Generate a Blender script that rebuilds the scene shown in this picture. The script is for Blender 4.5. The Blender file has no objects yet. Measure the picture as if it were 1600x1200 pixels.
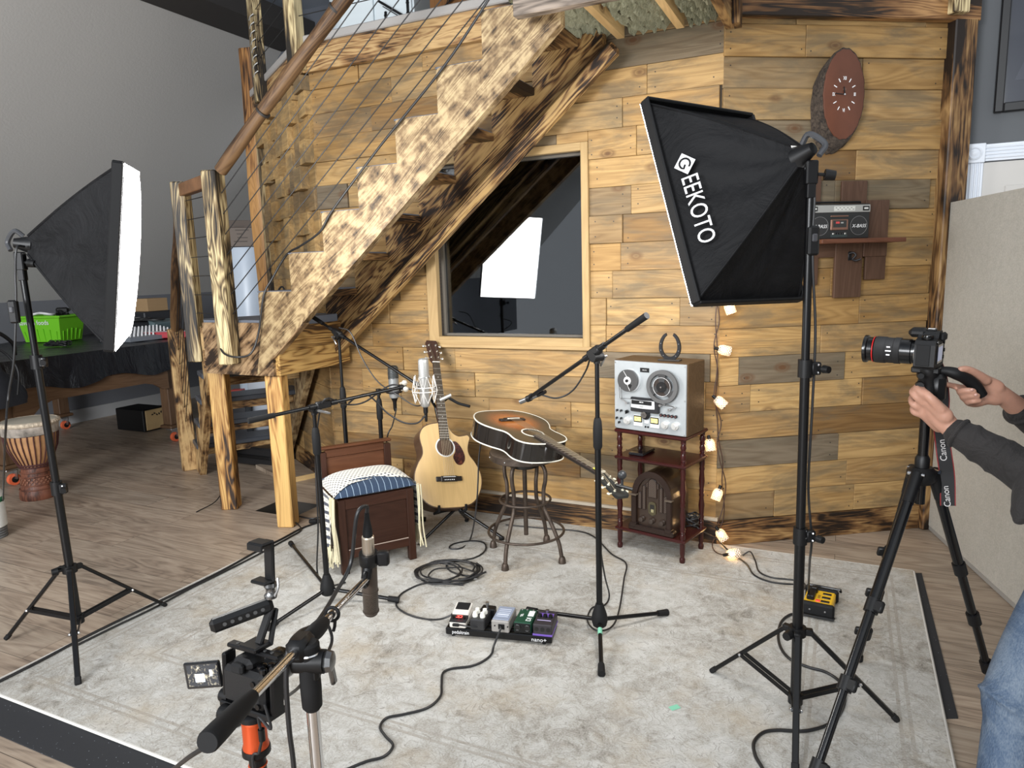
import bpy, math, random
from math import sin, cos, pi, radians, sqrt, atan2
from mathutils import Vector, Matrix, Euler
V = Vector
rnd = random.Random(11)
sc = bpy.context.scene
COL = sc.collection

# ------------------------------------------------------------------ camera
FPX = 1100.0
H_EYE = 1.5
_n = V((-0.03, 1.0, 180.0 / FPX)).normalized()
_f = V((0, 0, -1.0)); _f = (_f - _f.dot(_n) * _n).normalized()
_r = _f.cross(_n)
CAMROT = Matrix((_r, _f, _n))            # camera axes -> world
cam_d = bpy.data.cameras.new('camera')
cam_d.sensor_width = 36.0
cam_d.lens = 36.0 * FPX / 1600.0
cam_d.clip_start = 0.02
cam = bpy.data.objects.new('camera', cam_d)
COL.objects.link(cam)
cam.matrix_world = Matrix.Translation((0, 0, H_EYE)) @ CAMROT.to_4x4()
sc.camera = cam

# ------------------------------------------------------------------ light
sc.view_settings.view_transform = 'Standard'
sc.view_settings.look = 'None'
sc.view_settings.exposure = 0.7
sc.view_settings.gamma = 1.0
world = bpy.data.worlds.new('daylight'); sc.world = world
world.use_nodes = True
bg = world.node_tree.nodes['Background']
bg.inputs[0].default_value = (0.92, 0.96, 1.0, 1)
bg.inputs[1].default_value = 0.55
def area(name, loc, target, size, power, color=(1, 1, 1), sy=None):
    d = bpy.data.lights.new(name, 'AREA'); d.energy = power; d.color = color
    d.shape = 'RECTANGLE'; d.size = size; d.size_y = sy or size
    o = bpy.data.objects.new(name, d); COL.objects.link(o)
    o.location = loc
    o.rotation_euler = (V(target) - V(loc)).to_track_quat('-Z', 'Y').to_euler()
    return o
# fill lights standing in for unseen hall windows behind the photographer
area('daylight_fill', (-1.2, -3.2, 3.1), (0, 3.8, 0.9), 3.2, 100, (0.93, 0.97, 1.0), 1.8)
area('daylight_fill', (-3.6, -2.6, 2.3), (-3.6, 6.0, 1.5), 2.4, 300, (0.95, 0.97, 1.0), 1.8)  # added to brighten the sloped ceiling and left floor

# ------------------------------------------------------------------ measuring the place
def ray(x, y):
    return CAMROT @ V(((x - 800) / FPX, (600 - y) / FPX, -1.0))
EYE = V((0, 0, H_EYE))
def fl(x, y, z=0.0):                      # sight line to a level z
    d = ray(x, y); return EYE + d * ((z - H_EYE) / d.z)
def at(x, y, Y):                          # sight line to a distance Y
    d = ray(x, y); return EYE + d * (Y / d.y)
def onpl(x, y, p, nrm):                   # sight line to a plane
    d = ray(x, y); return EYE + d * ((V(p) - EYE).dot(V(nrm)) / d.dot(V(nrm)))
AU = radians(-25.5)
U = V((cos(AU), sin(AU), 0)); MO = V((U.y, -U.x, 0)); UP = V((0, 0, 1))
C1 = V((1.071, 3.602, 0)); CL = C1 - 2.54 * U
LF = V((cos(radians(121)), sin(radians(121)), 0)); LO = V((-LF.y, LF.x, 0))
RW = (V((2.285, 3.779, 0)) - C1).normalized(); RO = V((RW.y, -RW.x, 0))
def W(s, d, z): return C1 + U * s + MO * d + UP * z        # along / out of the window wall
def FW(t, o, z): return CL + LF * t + LO * o + UP * z      # left facet
def RWp(t, o, z): return C1 + RW * t + RO * o + UP * z     # right facet
def frame(x, y, z, o=(0, 0, 0)):
    m = Matrix((x, y, z)).transposed().to_4x4(); m.translation = V(o); return m

# ------------------------------------------------------------------ materials
MATS = {}
def newmat(name):
    m = bpy.data.materials.new(name); m.use_nodes = True
    nt = m.node_tree; b = nt.nodes['Principled BSDF']
    return m, nt, b
def P(name, col, rough=0.5, metal=0.0, spec=0.5, emit=None, es=0, bump=0, bscale=200, coat=0, var=0, vscale=8, sheen=0):
    if name in MATS: return MATS[name]
    m, nt, b = newmat(name)
    b.inputs['Base Color'].default_value = (*col, 1)
    b.inputs['Roughness'].default_value = rough
    b.inputs['Metallic'].default_value = metal
    b.inputs['Specular IOR Level'].default_value = spec
    b.inputs['Coat Weight'].default_value = coat
    b.inputs['Sheen Weight'].default_value = sheen
    if emit:
        b.inputs['Emission Color'].default_value = (*emit, 1); b.inputs['Emission Strength'].default_value = es
    tc = None
    if bump or var:
        tc = nt.nodes.new('ShaderNodeTexCoord')
    if var:
        n = nt.nodes.new('ShaderNodeTexNoise'); n.inputs['Scale'].default_value = vscale; n.inputs['Detail'].default_value = 5
        nt.links.new(tc.outputs['Object'], n.inputs['Vector'])
        r = nt.nodes.new('ShaderNodeValToRGB')
        r.color_ramp.elements[0].position = .3; r.color_ramp.elements[1].position = .7
        r.color_ramp.elements[0].color = (*[c * (1 - var) for c in col], 1)
        r.color_ramp.elements[1].color = (*[min(1, c * (1 + var)) for c in col], 1)
        nt.links.new(n.outputs['Fac'], r.inputs[0]); nt.links.new(r.outputs[0], b.inputs['Base Color'])
    if bump:
        n = nt.nodes.new('ShaderNodeTexNoise'); n.inputs['Scale'].default_value = bscale; n.inputs['Detail'].default_value = 3
        nt.links.new(tc.outputs['Object'], n.inputs['Vector'])
        bp = nt.nodes.new('ShaderNodeBump'); bp.inputs['Strength'].default_value = bump; bp.inputs['Distance'].default_value = .01
        nt.links.new(n.outputs['Fac'], bp.inputs['Height']); nt.links.new(bp.outputs[0], b.inputs['Normal'])
    MATS[name] = m
    return m
class NT:
    """tiny node-building helper"""
    def __init__(s, nt): s.nt = nt
    def node(s, t, **kw):
        n = s.nt.nodes.new(t)
        for k, v in kw.items():
            if k.startswith('_'): setattr(n, k[1:], v)
            else: n.inputs[k].default_value = v
        return n
    def link(s, a, b): s.nt.links.new(a, b)
    def attr(s, name): n = s.node('ShaderNodeAttribute'); n.attribute_name = name; return n
    def mapv(s, vec, scale=(1, 1, 1), loc=(0, 0, 0)):
        n = s.node('ShaderNodeMapping'); n.inputs['Scale'].default_value = scale; n.inputs['Location'].default_value = loc
        s.link(vec, n.inputs['Vector']); return n.outputs[0]
    def noise(s, vec, scale, detail=4, rough=.55, dist=0.0):
        n = s.node('ShaderNodeTexNoise'); n.inputs['Scale'].default_value = scale; n.inputs['Detail'].default_value = detail
        n.inputs['Roughness'].default_value = rough; n.inputs['Distortion'].default_value = dist
        s.link(vec, n.inputs['Vector']); return n.outputs['Fac']
    def ramp(s, fac, stops, interp='LINEAR'):
        n = s.node('ShaderNodeValToRGB'); cr = n.color_ramp; cr.interpolation = interp
        while len(cr.elements) < len(stops): cr.elements.new(0.5)
        for e, (p, c) in zip(cr.elements, stops):
            e.position = p; e.color = (*c, 1) if len(c) == 3 else c
        s.link(fac, n.inputs[0]); return n.outputs[0]
    def mix(s, fac, a, b, mode='MIX'):
        n = s.node('ShaderNodeMix'); n.data_type = 'RGBA'; n.blend_type = mode
        for sock, v in ((n.inputs[0], fac), (n.inputs[6], a), (n.inputs[7], b)):
            if hasattr(v, 'links') or hasattr(v, 'is_output'): s.link(v, sock)
            elif isinstance(v, (int, float)): sock.default_value = v
            else: sock.default_value = (*v, 1)
        return n.outputs[2]
    def math(s, op, a, b=0.0, c=None):
        n = s.node('ShaderNodeMath'); n.operation = op
        for i, v in enumerate((a, b) if c is None else (a, b, c)):
            if isinstance(v, (int, float)): n.inputs[i].default_value = v
            else: s.link(v, n.inputs[i])
        return n.outputs[0]
    def bump(s, h, strength, dist, bsdf):
        n = s.node('ShaderNodeBump'); n.inputs['Strength'].default_value = strength; n.inputs['Distance'].default_value = dist
        s.link(h, n.inputs['Height']); s.link(n.outputs[0], bsdf.inputs['Normal'])
G1 = (0, 0, 0); G9 = (1, 1, 1)
def wood(name, tones, grain=.35, knots=True, stain=0.0, stain_col=(.13, .12, .10), rough=.6, bump=.25, spec=.3, gscale=1.0, coat=0):
    """sawn boards: tone per board from the 'tone' attribute, grain along gc.x"""
    if name in MATS: return MATS[name]
    m, nt, b = newmat(name); k = NT(nt)
    gc = k.attr('gc').outputs['Vector']; tone = k.attr('tone').outputs['Fac']
    base = k.ramp(tone, tones)
    v1 = k.mapv(gc, (1.2 * gscale, 14 * gscale, 14 * gscale))
    broad = k.noise(v1, 1.0, 3, .5, 1.2)
    ringv = k.mapv(gc, (1.0 * gscale, 9 * gscale, 9 * gscale))
    rn = k.noise(ringv, 1.0, 2, .5, .4)
    rings = k.math('FRACT', k.math('MULTIPLY', rn, 11.0))
    rings = k.math('ABSOLUTE', k.math('SUBTRACT', rings, .5))        # 0..0.5
    fine = k.noise(k.mapv(gc, (5 * gscale, 190 * gscale, 190 * gscale)), 1.0, 3, .6)
    g = k.math('ADD', k.math('MULTIPLY', rings, .7), k.math('MULTIPLY', fine, .65))
    g = k.math('ADD', k.math('MULTIPLY', broad, .5), k.math('MULTIPLY', g, .75))
    shade = k.ramp(g, [(.2, (1 - grain * 1.1, 1 - grain * 1.25, 1 - grain * 1.4)), (.75, (1.0, 1.0, 1.0)), (.95, (1.12, 1.12, 1.12))])
    col = k.mix(1.0, base, shade, 'MULTIPLY')
    if stain:
        sn = k.noise(k.mapv(gc, (2.2, 10, 10), (3, 7, 1)), 1.0, 5, .65, .5)
        sf = k.ramp(sn, [(.47, G1), (.64, (stain,) * 3)])
        col = k.mix(sf, col, stain_col)
    if knots:
        vo = k.node('ShaderNodeTexVoronoi'); vo.inputs['Scale'].default_value = 1.0
        k.link(k.mapv(gc, (3.0, 5.2, 5.2), (.3, .1, .7)), vo.inputs['Vector'])
        dn = k.math('ADD', vo.outputs['Distance'], k.math('MULTIPLY', broad, .05))
        kf = k.ramp(dn, [(.075, (.88, .88, .88)), (.11, (.30, .30, .30)), (.125, (.62, .62, .62)), (.19, G1)])
        col = k.mix(kf, col, (.10, .045, .018))
    k.link(col, b.inputs['Base Color'])
    b.inputs['Roughness'].default_value = rough; b.inputs['Specular IOR Level'].default_value = spec
    b.inputs['Coat Weight'].default_value = coat; b.inputs['Coat Roughness'].default_value = .15
    if bump: k.bump(g, bump, .004, b)
    MATS[name] = m; return m
def burnt(name, light=(.50, .33, .15), mid=(.20, .105, .04), dark=(.022, .013, .008), amount=.5, blot=5.0, rough=.5, stretch=1.0, soft=0.0, gr=.55):
    """torch-burnt softwood: charred blotches over strong grain"""
    if name in MATS: return MATS[name]
    m, nt, b = newmat(name); k = NT(nt)
    gc = k.attr('gc').outputs['Vector']
    bl = k.noise(k.mapv(gc, (blot / stretch, blot * 1.9, blot * 1.9)), 1.0, 4, .6, .3)
    rn = k.noise(k.mapv(gc, (1.1, 10, 10), (5, 2, 9)), 1.0, 2, .5, .5)
    rings = k.math('ABSOLUTE', k.math('SUBTRACT', k.math('FRACT', k.math('MULTIPLY', rn, 14.0)), .5))
    fine = k.noise(k.mapv(gc, (4, 150, 150)), 1.0, 3, .6)
    g = k.math('ADD', k.math('MULTIPLY', rings, .55), k.math('MULTIPLY', fine, .5))
    t = k.math('ADD', k.math('MULTIPLY', bl, 1.25), k.math('MULTIPLY', g, gr))
    t = k.math('ADD', t, -.28 - (gr - .55) * .5 - (amount - .5))
    col = k.ramp(t, [(.38 - soft, dark), (.50, mid), (.66 + soft * .6, light), (.85 + soft, tuple(min(1, c * 1.15) for c in light))])
    k.link(col, b.inputs['Base Color'])
    b.inputs['Roughness'].default_value = rough; b.inputs['Specular IOR Level'].default_value = .35
    k.bump(g, .25, .004, b)
    MATS[name] = m; return m

# ------------------------------------------------------------------ mesh building
class MB:
    def __init__(s):
        s.v = []; s.f = []; s.mi = []; s.gc = []; s.tone = []; s.sm = []
    def _add(s, vs, fs, gcs, tone=None, mi=0, sm=False):
        o = len(s.v)
        s.v += [V(p) for p in vs]; s.f += [tuple(i + o for i in f) for f in fs]
        s.mi += [mi] * len(fs); s.sm += [sm] * len(fs)
        t = rnd.random() if tone is None else tone
        off = V((rnd.uniform(0, 60), rnd.uniform(0, 60), rnd.uniform(0, 60)))
        s.gc += [V(g) + off for g in gcs]; s.tone += [t] * len(vs)
        return s
    def box(s, c, size, R=None, bev=0.0, tone=None, mi=0, ax=None):
        """centre, size, optional 3x3/4x4 rotation, chamfer"""
        hx, hy, hz = [q / 2 for q in size]
        if ax is None: ax = max(range(3), key=lambda i: size[i])
        perm = [(0, 1, 2), (1, 0, 2), (2, 0, 1)][ax]
        bev = min(bev, hx * .9, hy * .9, hz * .9)
        h = (hx, hy, hz); vs = []; idx = {}
        if bev <= 0:
            for x in (-1, 1):
                for y in (-1, 1):
                    for z in (-1, 1):
                        idx[(x, y, z)] = len(vs); vs.append(V((x * hx, y * hy, z * hz)))
            I = lambda *a: idx[a]
            fs = [(I(-1, -1, -1), I(-1, -1, 1), I(-1, 1, 1), I(-1, 1, -1)), (I(1, -1, -1), I(1, 1, -1), I(1, 1, 1), I(1, -1, 1)),
                  (I(-1, -1, -1), I(1, -1, -1), I(1, -1, 1), I(-1, -1, 1)), (I(-1, 1, -1), I(-1, 1, 1), I(1, 1, 1), I(1, 1, -1)),
                  (I(-1, -1, -1), I(-1, 1, -1), I(1, 1, -1), I(1, -1, -1)), (I(-1, -1, 1), I(1, -1, 1), I(1, 1, 1), I(-1, 1, 1))]
        else:
            cs = [(x, y, z) for x in (-1, 1) for y in (-1, 1) for z in (-1, 1)]
            for cn in cs:
                for a in range(3):
                    idx[(cn, a)] = len(vs)
                    vs.append(V([cn[i] * (h[i] - (0 if i == a else bev)) for i in range(3)]))
            fs = []
            def orient(f):
                ctr = sum((vs[i] for i in f), V((0, 0, 0))) / len(f)
                n = (vs[f[1]] - vs[f[0]]).cross(vs[f[2]] - vs[f[0]])
                return f if n.dot(ctr) > 0 else tuple(reversed(f))
            for a in range(3):
                b_, c_ = [i for i in range(3) if i != a]
                for sg in (-1, 1):
                    q = []
                    for sb, sc_ in ((-1, -1), (1, -1), (1, 1), (-1, 1)):
                        cn = [0, 0, 0]; cn[a] = sg; cn[b_] = sb; cn[c_] = sc_; q.append(idx[(tuple(cn), a)])
                    fs.append(orient(tuple(q)))
            for a in range(3):                      # edges along axis a
                b_, c_ = [i for i in range(3) if i != a]
                for sb in (-1, 1):
                    for sc_ in (-1, 1):
                        c0 = [0, 0, 0]; c0[a] = -1; c0[b_] = sb; c0[c_] = sc_
                        c1 = list(c0); c1[a] = 1; c0 = tuple(c0); c1 = tuple(c1)
                        fs.append(orient((idx[(c0, b_)], idx[(c1, b_)], idx[(c1, c_)], idx[(c0, c_)])))
            for cn in cs: fs.append(orient((idx[(cn, 0)], idx[(cn, 1)], idx[(cn, 2)])))
        gcs = [V((p[perm[0]], p[perm[1]], p[perm[2]])) for p in vs]
        if R is not None:
            R3 = R.to_3x3(); vs = [R3 @ p for p in vs]
        c = V(c); vs = [p + c for p in vs]
        return s._add(vs, fs, gcs, tone, mi)
    def bar(s, p, q, w, h, up=UP, bev=0.0, tone=None, mi=0):
        """rectangular bar from p to q; w across, h along 'up'"""
        p, q = V(p), V(q); x = (q - p); L = x.length; x.normalize()
        y = V(up).cross(x)
        if y.length < 1e-4: y = V((0, 1, 0)).cross(x) if abs(x.y) < .9 else V((1, 0, 0)).cross(x)
        y.normalize(); z = x.cross(y)
        return s.box((p + q) / 2, (L, w, h), Matrix((x, y, z)).transposed(), bev, tone, mi, 0)
    def prism(s, poly, M, th, tone=None, mi=0, gx=(1, 0)):
        """2-D polygon (CCW) in M's xy plane extruded from z=0 to th; grain along gx"""
        n = len(poly); vs = []; gcs = []
        gl = sqrt(gx[0] ** 2 + gx[1] ** 2); ga, gb = gx[0] / gl, gx[1] / gl
        for z in (0, th):
            for (x, y) in poly:
                vs.append(M @ V((x, y, z))); gcs.append(V((x * ga + y * gb, -x * gb + y * ga, z)))
        fs = [tuple(reversed(range(n))), tuple(range(n, 2 * n))]
        for i in range(n):
            j = (i + 1) % n; fs.append((i, j, n + j, n + i))
        return s._add(vs, fs, gcs, tone, mi)
    def loft(s, rings, closed=True, cap=True, sm=True, tone=None, mi=0):
        """list of rings of equal length"""
        n = len(rings[0]); vs = []; gcs = []; acc = 0
        for k_, r in enumerate(rings):
            c = sum((V(p) for p in r), V((0, 0, 0))) / n
            if k_: acc += (c - pc).length
            pc = c
            for i, p in enumerate(r):
                vs.append(V(p)); gcs.append(V((acc, (V(p) - c).x, (V(p) - c).y + (V(p) - c).z)))
        fs = []
        for k_ in range(len(rings) - 1):
            for i in range(n if closed else n - 1):
                j = (i + 1) % n
                fs.append((k_ * n + i, k_ * n + j, (k_ + 1) * n + j, (k_ + 1) * n + i))
        if cap and closed:
            fs.append(tuple(reversed(range(n)))); fs.append(tuple(range((len(rings) - 1) * n, len(rings) * n)))
        return s._add(vs, fs, gcs, tone, mi, sm)
    def cyl(s, p, q, r, r2=None, n=16, mi=0, tone=None, sm=True, up=None):
        p, q = V(p), V(q); r2 = r if r2 is None else r2
        x = (q - p).normalized(); a = V((0, 0, 1)) if abs(x.z) < .9 else V((1, 0, 0))
        y = x.cross(a).normalized(); z = x.cross(y)
        R = [[c + (y * cos(2 * pi * i / n) + z * sin(2 * pi * i / n)) * rr for i in range(n)] for c, rr in ((p, r), (q, r2))]
        return s.loft(R, mi=mi, tone=tone, sm=sm)
    def lathe(s, prof, p, axis=UP, n=24, mi=0, tone=None, cap=True):
        """prof = [(radius, height)] about axis through p"""
        p = V(p); x = V(axis).normalized(); a = V((0, 0, 1)) if abs(x.z) < .9 else V((1, 0, 0))
        y = x.cross(a).normalized(); z = x.cross(y)
        R = [[p + x * hh + (y * cos(2 * pi * i / n) + z * sin(2 * pi * i / n)) * max(rr, 1e-5) for i in range(n)] for rr, hh in prof]
        return s.loft(R, mi=mi, tone=tone, cap=cap)
    def tube(s, pts, r, n=8, mi=0, tone=None, closed=False, rs=None):
        """round tube along a polyline"""
        pts = [V(p) for p in pts]; m_ = len(pts); R = []; prev = None
        for i, p in enumerate(pts):
            if closed: t = pts[(i + 1) % m_] - pts[i - 1]
            else: t = pts[min(i + 1, m_ - 1)] - pts[max(i - 1, 0)]
            t.normalize()
            if prev is None:
                a = V((0, 0, 1)) if abs(t.z) < .9 else V((1, 0, 0)); y = t.cross(a).normalized()
            else:
                y = prev - t * prev.dot(t)
                y = y.normalized() if y.length > 1e-6 else t.orthogonal().normalized()
            prev = y; z = t.cross(y); rr = rs[i] if rs else r
            R.append([p + (y * cos(2 * pi * j / n) + z * sin(2 * pi * j / n)) * rr for j in range(n)])
        if closed: R.append(R[0])
        return s.loft(R, mi=mi, tone=tone, cap=not closed)
    def ball(s, c, r, n=16, mi=0, sc_=(1, 1, 1)):
        c = V(c); k_ = n // 2; R = []
        for i in range(k_ + 1):
            a = -pi / 2 + pi * i / k_
            R.append([c + V((sc_[0] * r * max(cos(a), 1e-4) * cos(2 * pi * j / n), sc_[1] * r * max(cos(a), 1e-4) * sin(2 * pi * j / n), sc_[2] * r * sin(a))) for j in range(n)])
        return s.loft(R, mi=mi)
    def torus(s, c, R_, r, axis=UP, n=36, m=8, mi=0):
        x = V(axis).normalized(); y = x.orthogonal().normalized(); z = x.cross(y)
        return s.tube([V(c) + (y * cos(2 * pi * i / n) + z * sin(2 * pi * i / n)) * R_ for i in range(n)], r, m, mi=mi, closed=True)
    def grid(s, P_, sm=True, mi=0, tone=None, flip=False):
        nu, nv = len(P_), len(P_[0]); vs = [p for r in P_ for p in r]
        gcs = [V((i * .02, j * .02, 0)) for i in range(nu) for j in range(nv)]
        fs = []
        for i in range(nu - 1):
            for j in range(nv - 1):
                q = (i * nv + j, (i + 1) * nv + j, (i + 1) * nv + j + 1, i * nv + j + 1)
                fs.append(tuple(reversed(q)) if flip else q)
        return s._add(vs, fs, gcs, tone, mi, sm)

WM = {}                                    # world matrices of what was built
def wm(o): return WM[o.name] if o else Matrix.Identity(4)
def obj(name, mb, mat, parent=None, local=False, angle=40):
    me = bpy.data.meshes.new(name)
    base = wm(parent)
    inv = Matrix.Identity(4) if (local or parent is None) else base.inverted()
    me.from_pydata([inv @ p for p in mb.v], [], mb.f)
    for m in (mat if isinstance(mat, (list, tuple)) else [mat]): me.materials.append(m)
    me.polygons.foreach_set('material_index', mb.mi)
    a = me.attributes.new('gc', 'FLOAT_VECTOR', 'POINT'); a.data.foreach_set('vector', [c for g in mb.gc for c in g])
    a = me.attributes.new('tone', 'FLOAT', 'POINT'); a.data.foreach_set('value', mb.tone)
    if any(mb.sm):
        me.polygons.foreach_set('use_smooth', mb.sm)
        me.set_sharp_from_angle(angle=radians(angle))
    me.update()
    o = bpy.data.objects.new(name, me); COL.objects.link(o)
    if parent: o.parent = parent
    WM[o.name] = base.copy()
    return o
def tag(o, label, cat, group=None):
    o['label'] = label; o['category'] = cat
    if group: o['group'] = group
    return o
def thing(name, label, cat, loc=(0, 0, 0), rz=0.0, M=None, group=None):
    o = bpy.data.objects.new(name, None); COL.objects.link(o); o.empty_display_size = .05
    mw = M if M is not None else Matrix.Translation(V(loc)) @ Matrix.Rotation(rz, 4, 'Z')
    o.matrix_world = mw; WM[o.name] = mw.copy()
    return tag(o, label, cat, group)
def structure(name, mb, mat, parent=None, angle=40):
    o = obj(name, mb, mat, parent, angle=angle); o['kind'] = 'structure'; return o
def text_mesh(body, size, M, th=.0006, font=None, align='CENTER', shear=0.0, spacing=1.0, xs=1.0):
    """lettering as an MB; text lies in M's xy plane facing +z"""
    cu = bpy.data.curves.new('lettering', 'FONT'); cu.body = body; cu.size = size
    cu.align_x = align; cu.align_y = 'CENTER'; cu.extrude = th; cu.shear = shear; cu.space_character = spacing
    cu.resolution_u = 4
    o = bpy.data.objects.new('lettering', cu); COL.objects.link(o)
    dg = bpy.context.evaluated_depsgraph_get()
    me = bpy.data.meshes.new_from_object(o.evaluated_get(dg))
    mb = MB()
    vs = [M @ V((v.co.x * xs, v.co.y, v.co.z)) for v in me.vertices]
    mb._add(vs, [tuple(p.vertices) for p in me.polygons], [v.co for v in me.vertices])
    bpy.data.objects.remove(o); bpy.data.curves.remove(cu); bpy.data.meshes.remove(me)
    return mb
def merge(a, b, mi=0):
    o = len(a.v); a.v += b.v; a.f += [tuple(i + o for i in f) for f in b.f]
    a.mi += [mi if mi is not None else x for x in b.mi]; a.sm += b.sm; a.gc += b.gc; a.tone += b.tone
    return a
def spline(pts, n=8):
    """Catmull-Rom through pts"""
    pts = [V(p) for p in pts]; q = [2 * pts[0] - pts[1]] + pts + [2 * pts[-1] - pts[-2]]; out = []
    for i in range(1, len(q) - 2):
        for k_ in range(n):
            t = k_ / n; a, b, c, d = q[i - 1:i + 3]
            out.append(.5 * ((2 * b) + (c - a) * t + (2 * a - 5 * b + 4 * c - d) * t * t + (3 * b - a - 3 * c + d) * t ** 3))
    out.append(pts[-1]); return out
def copy_tree(o, parent=None):
    c = o.copy(); COL.objects.link(c); c.parent = parent
    WM[c.name] = wm(o).copy()
    for ch in list(o.children): copy_tree(ch, c)
    return c
# ================================================================== materials of the place
pallet = wood('pallet_boards', [(0, (.19, .105, .038)), (.2, (.36, .215, .078)), (.45, (.43, .275, .112)), (.62, (.335, .205, .085)), (.75, (.46, .30, .125)), (.84, (.27, .175, .080)), (.93, (.185, .14, .085)), (1, (.165, .13, .09))],
              grain=.50, stain=.6, stain_col=(.105, .088, .06), rough=.62)
burn = burnt('burnt_pine', amount=.50)
burn_light = burnt('burnt_pine_pale', light=(.41, .305, .165), mid=(.20, .13, .065), dark=(.03, .019, .011), amount=.47, blot=9.0, stretch=.6, soft=.13, gr=.75)
burn_dark = burnt('burnt_pine_dark', light=(.36, .22, .09), mid=(.14, .07, .027), dark=(.015, .009, .006), amount=.58, blot=3.0, stretch=1.6)
burn_far = burnt('burnt_far_stringer', light=(.42, .27, .11), mid=(.17, .085, .033), dark=(.02, .012, .008), amount=.49, blot=4.5, stretch=1.6, gr=1.1)
burn_post = burnt('burnt_post', light=(.66, .54, .30), mid=(.20, .14, .07), dark=(.02, .016, .012), amount=.545, blot=3.4, stretch=2.6, gr=.75)
burn_leg = burnt('burnt_leg', light=(.60, .37, .13), mid=(.33, .16, .045), dark=(.03, .016, .009), amount=.475, blot=3.0, stretch=3.0, gr=.7)
raw_pine = wood('raw_pine', [(0, (.58, .40, .18)), (1, (.66, .46, .22))], grain=.25)
nail = P('nail_iron', (.02, .017, .015), .6)
paint_grey = P('grey_paint', (.105, .112, .12), .75, bump=.05, bscale=300)
paint_slope = P('pale_grey_paint', (.50, .49, .47), .85, bump=.12, bscale=60)
paint_white = P('white_trim_paint', (.72, .76, .82), .45)
dark_void = P('unlit_room_black', (.016, .018, .022), .8)  # darkness of the unlit room put into the wall colour

# ------------------------------------------------------------------ floor
def floor_mat():
    m, nt, b = newmat('laminate_floor'); k = NT(nt)
    tc = k.node('ShaderNodeTexCoord')
    mp = k.node('ShaderNodeMapping'); mp.inputs['Rotation'].default_value = (0, 0, -AU); k.link(tc.outputs['Object'], mp.inputs['Vector'])
    v = mp.outputs[0]
    br = k.node('ShaderNodeTexBrick'); br.offset = .37
    for a_, c_ in (('Scale', 1.0), ('Mortar Size', .0012), ('Mortar Smooth', .1), ('Bias', 0.0), ('Brick Width', 1.25), ('Row Height', .19)): br.inputs[a_].default_value = c_
    br.inputs['Color1'].default_value = (0, 0, 0, 1); br.inputs['Color2'].default_value = (1, 1, 1, 1); br.inputs['Mortar'].default_value = (.5, .5, .5, 1)
    k.link(v, br.inputs['Vector'])
    off = k.node('ShaderNodeVectorMath'); off.operation = 'ADD'; k.link(v, off.inputs[0])
    sc_ = k.node('ShaderNodeVectorMath'); sc_.operation = 'SCALE'; k.link(br.outputs['Color'], sc_.inputs[0]); sc_.inputs['Scale'].default_value = 13.0
    k.link(sc_.outputs[0], off.inputs[1]); v2 = off.outputs[0]
    rn = k.noise(k.mapv(v2, (.9, 7, 1)), 1.0, 3, .5, .8)
    rings = k.math('ABSOLUTE', k.math('SUBTRACT', k.math('FRACT', k.math('MULTIPLY', rn, 9.0)), .5))
    fine = k.noise(k.mapv(v2, (4, 120, 1)), 1.0, 3, .6)
    broad = k.noise(k.mapv(v2, (1.3, 6, 1)), 1.0, 4, .6, .6)
    g = k.math('ADD', k.math('MULTIPLY', rings, .45), k.math('ADD', k.math('MULTIPLY', fine, .45), k.math('MULTIPLY', broad, .5)))
    col = k.ramp(g, [(.30, (.115, .088, .068)), (.52, (.30, .235, .178)), (.72, (.40, .325, .25)), (.9, (.46, .385, .31))])
    tn = k.ramp(br.outputs['Color'], [(0, (.90, .90, .90)), (1, (1.08, 1.05, 1.03))])
    col = k.mix(1.0, col, tn, 'MULTIPLY')
    col = k.mix(br.outputs['Fac'], col, (.06, .045, .035))
    k.link(col, b.inputs['Base Color']); b.inputs['Roughness'].default_value = .42; b.inputs['Specular IOR Level'].default_value = .35
    k.bump(g, .08, .002, b)
    return m
lam = floor_mat()
fb = MB()
hs0, hs1, hd0, hd1 = -2.83, -2.50, .235, .485           # hatch opening
def floor_rect(s0, s1, d0, d1):
    q = [W(s0, d0, 0), W(s0, d1, 0), W(s1, d1, 0), W(s1, d0, 0)]
    fb._add(q, [(0, 1, 2, 3)], q)
floor_rect(-9, hs0, -7, 5.5); floor_rect(hs1, 4.5, -7, 5.5); floor_rect(hs0, hs1, -7, hd0); floor_rect(hs0, hs1, hd1, 5.5)
fl_o = structure('floor', fb, lam)
hb = MB()
for c, s_ in ((((hs0 + hs1) / 2, hd0 - .01), (hs1 - hs0 + .04, .02)), (((hs0 + hs1) / 2, hd1 + .01), (hs1 - hs0 + .04, .02)),
              ((hs0 - .01, (hd0 + hd1) / 2), (.02, hd1 - hd0)), ((hs1 + .01, (hd0 + hd1) / 2), (.02, hd1 - hd0))):
    hb.box(W(c[0], c[1], -.25), (s_[0], s_[1], .498), frame(U, -MO, UP))
hb.box(W((hs0 + hs1) / 2, (hd0 + hd1) / 2, -.51), (.5, .4, .02), frame(U, -MO, UP))
structure('trim_1', hb, P('hatch_shaft', (.03, .025, .02), .8))

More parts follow.
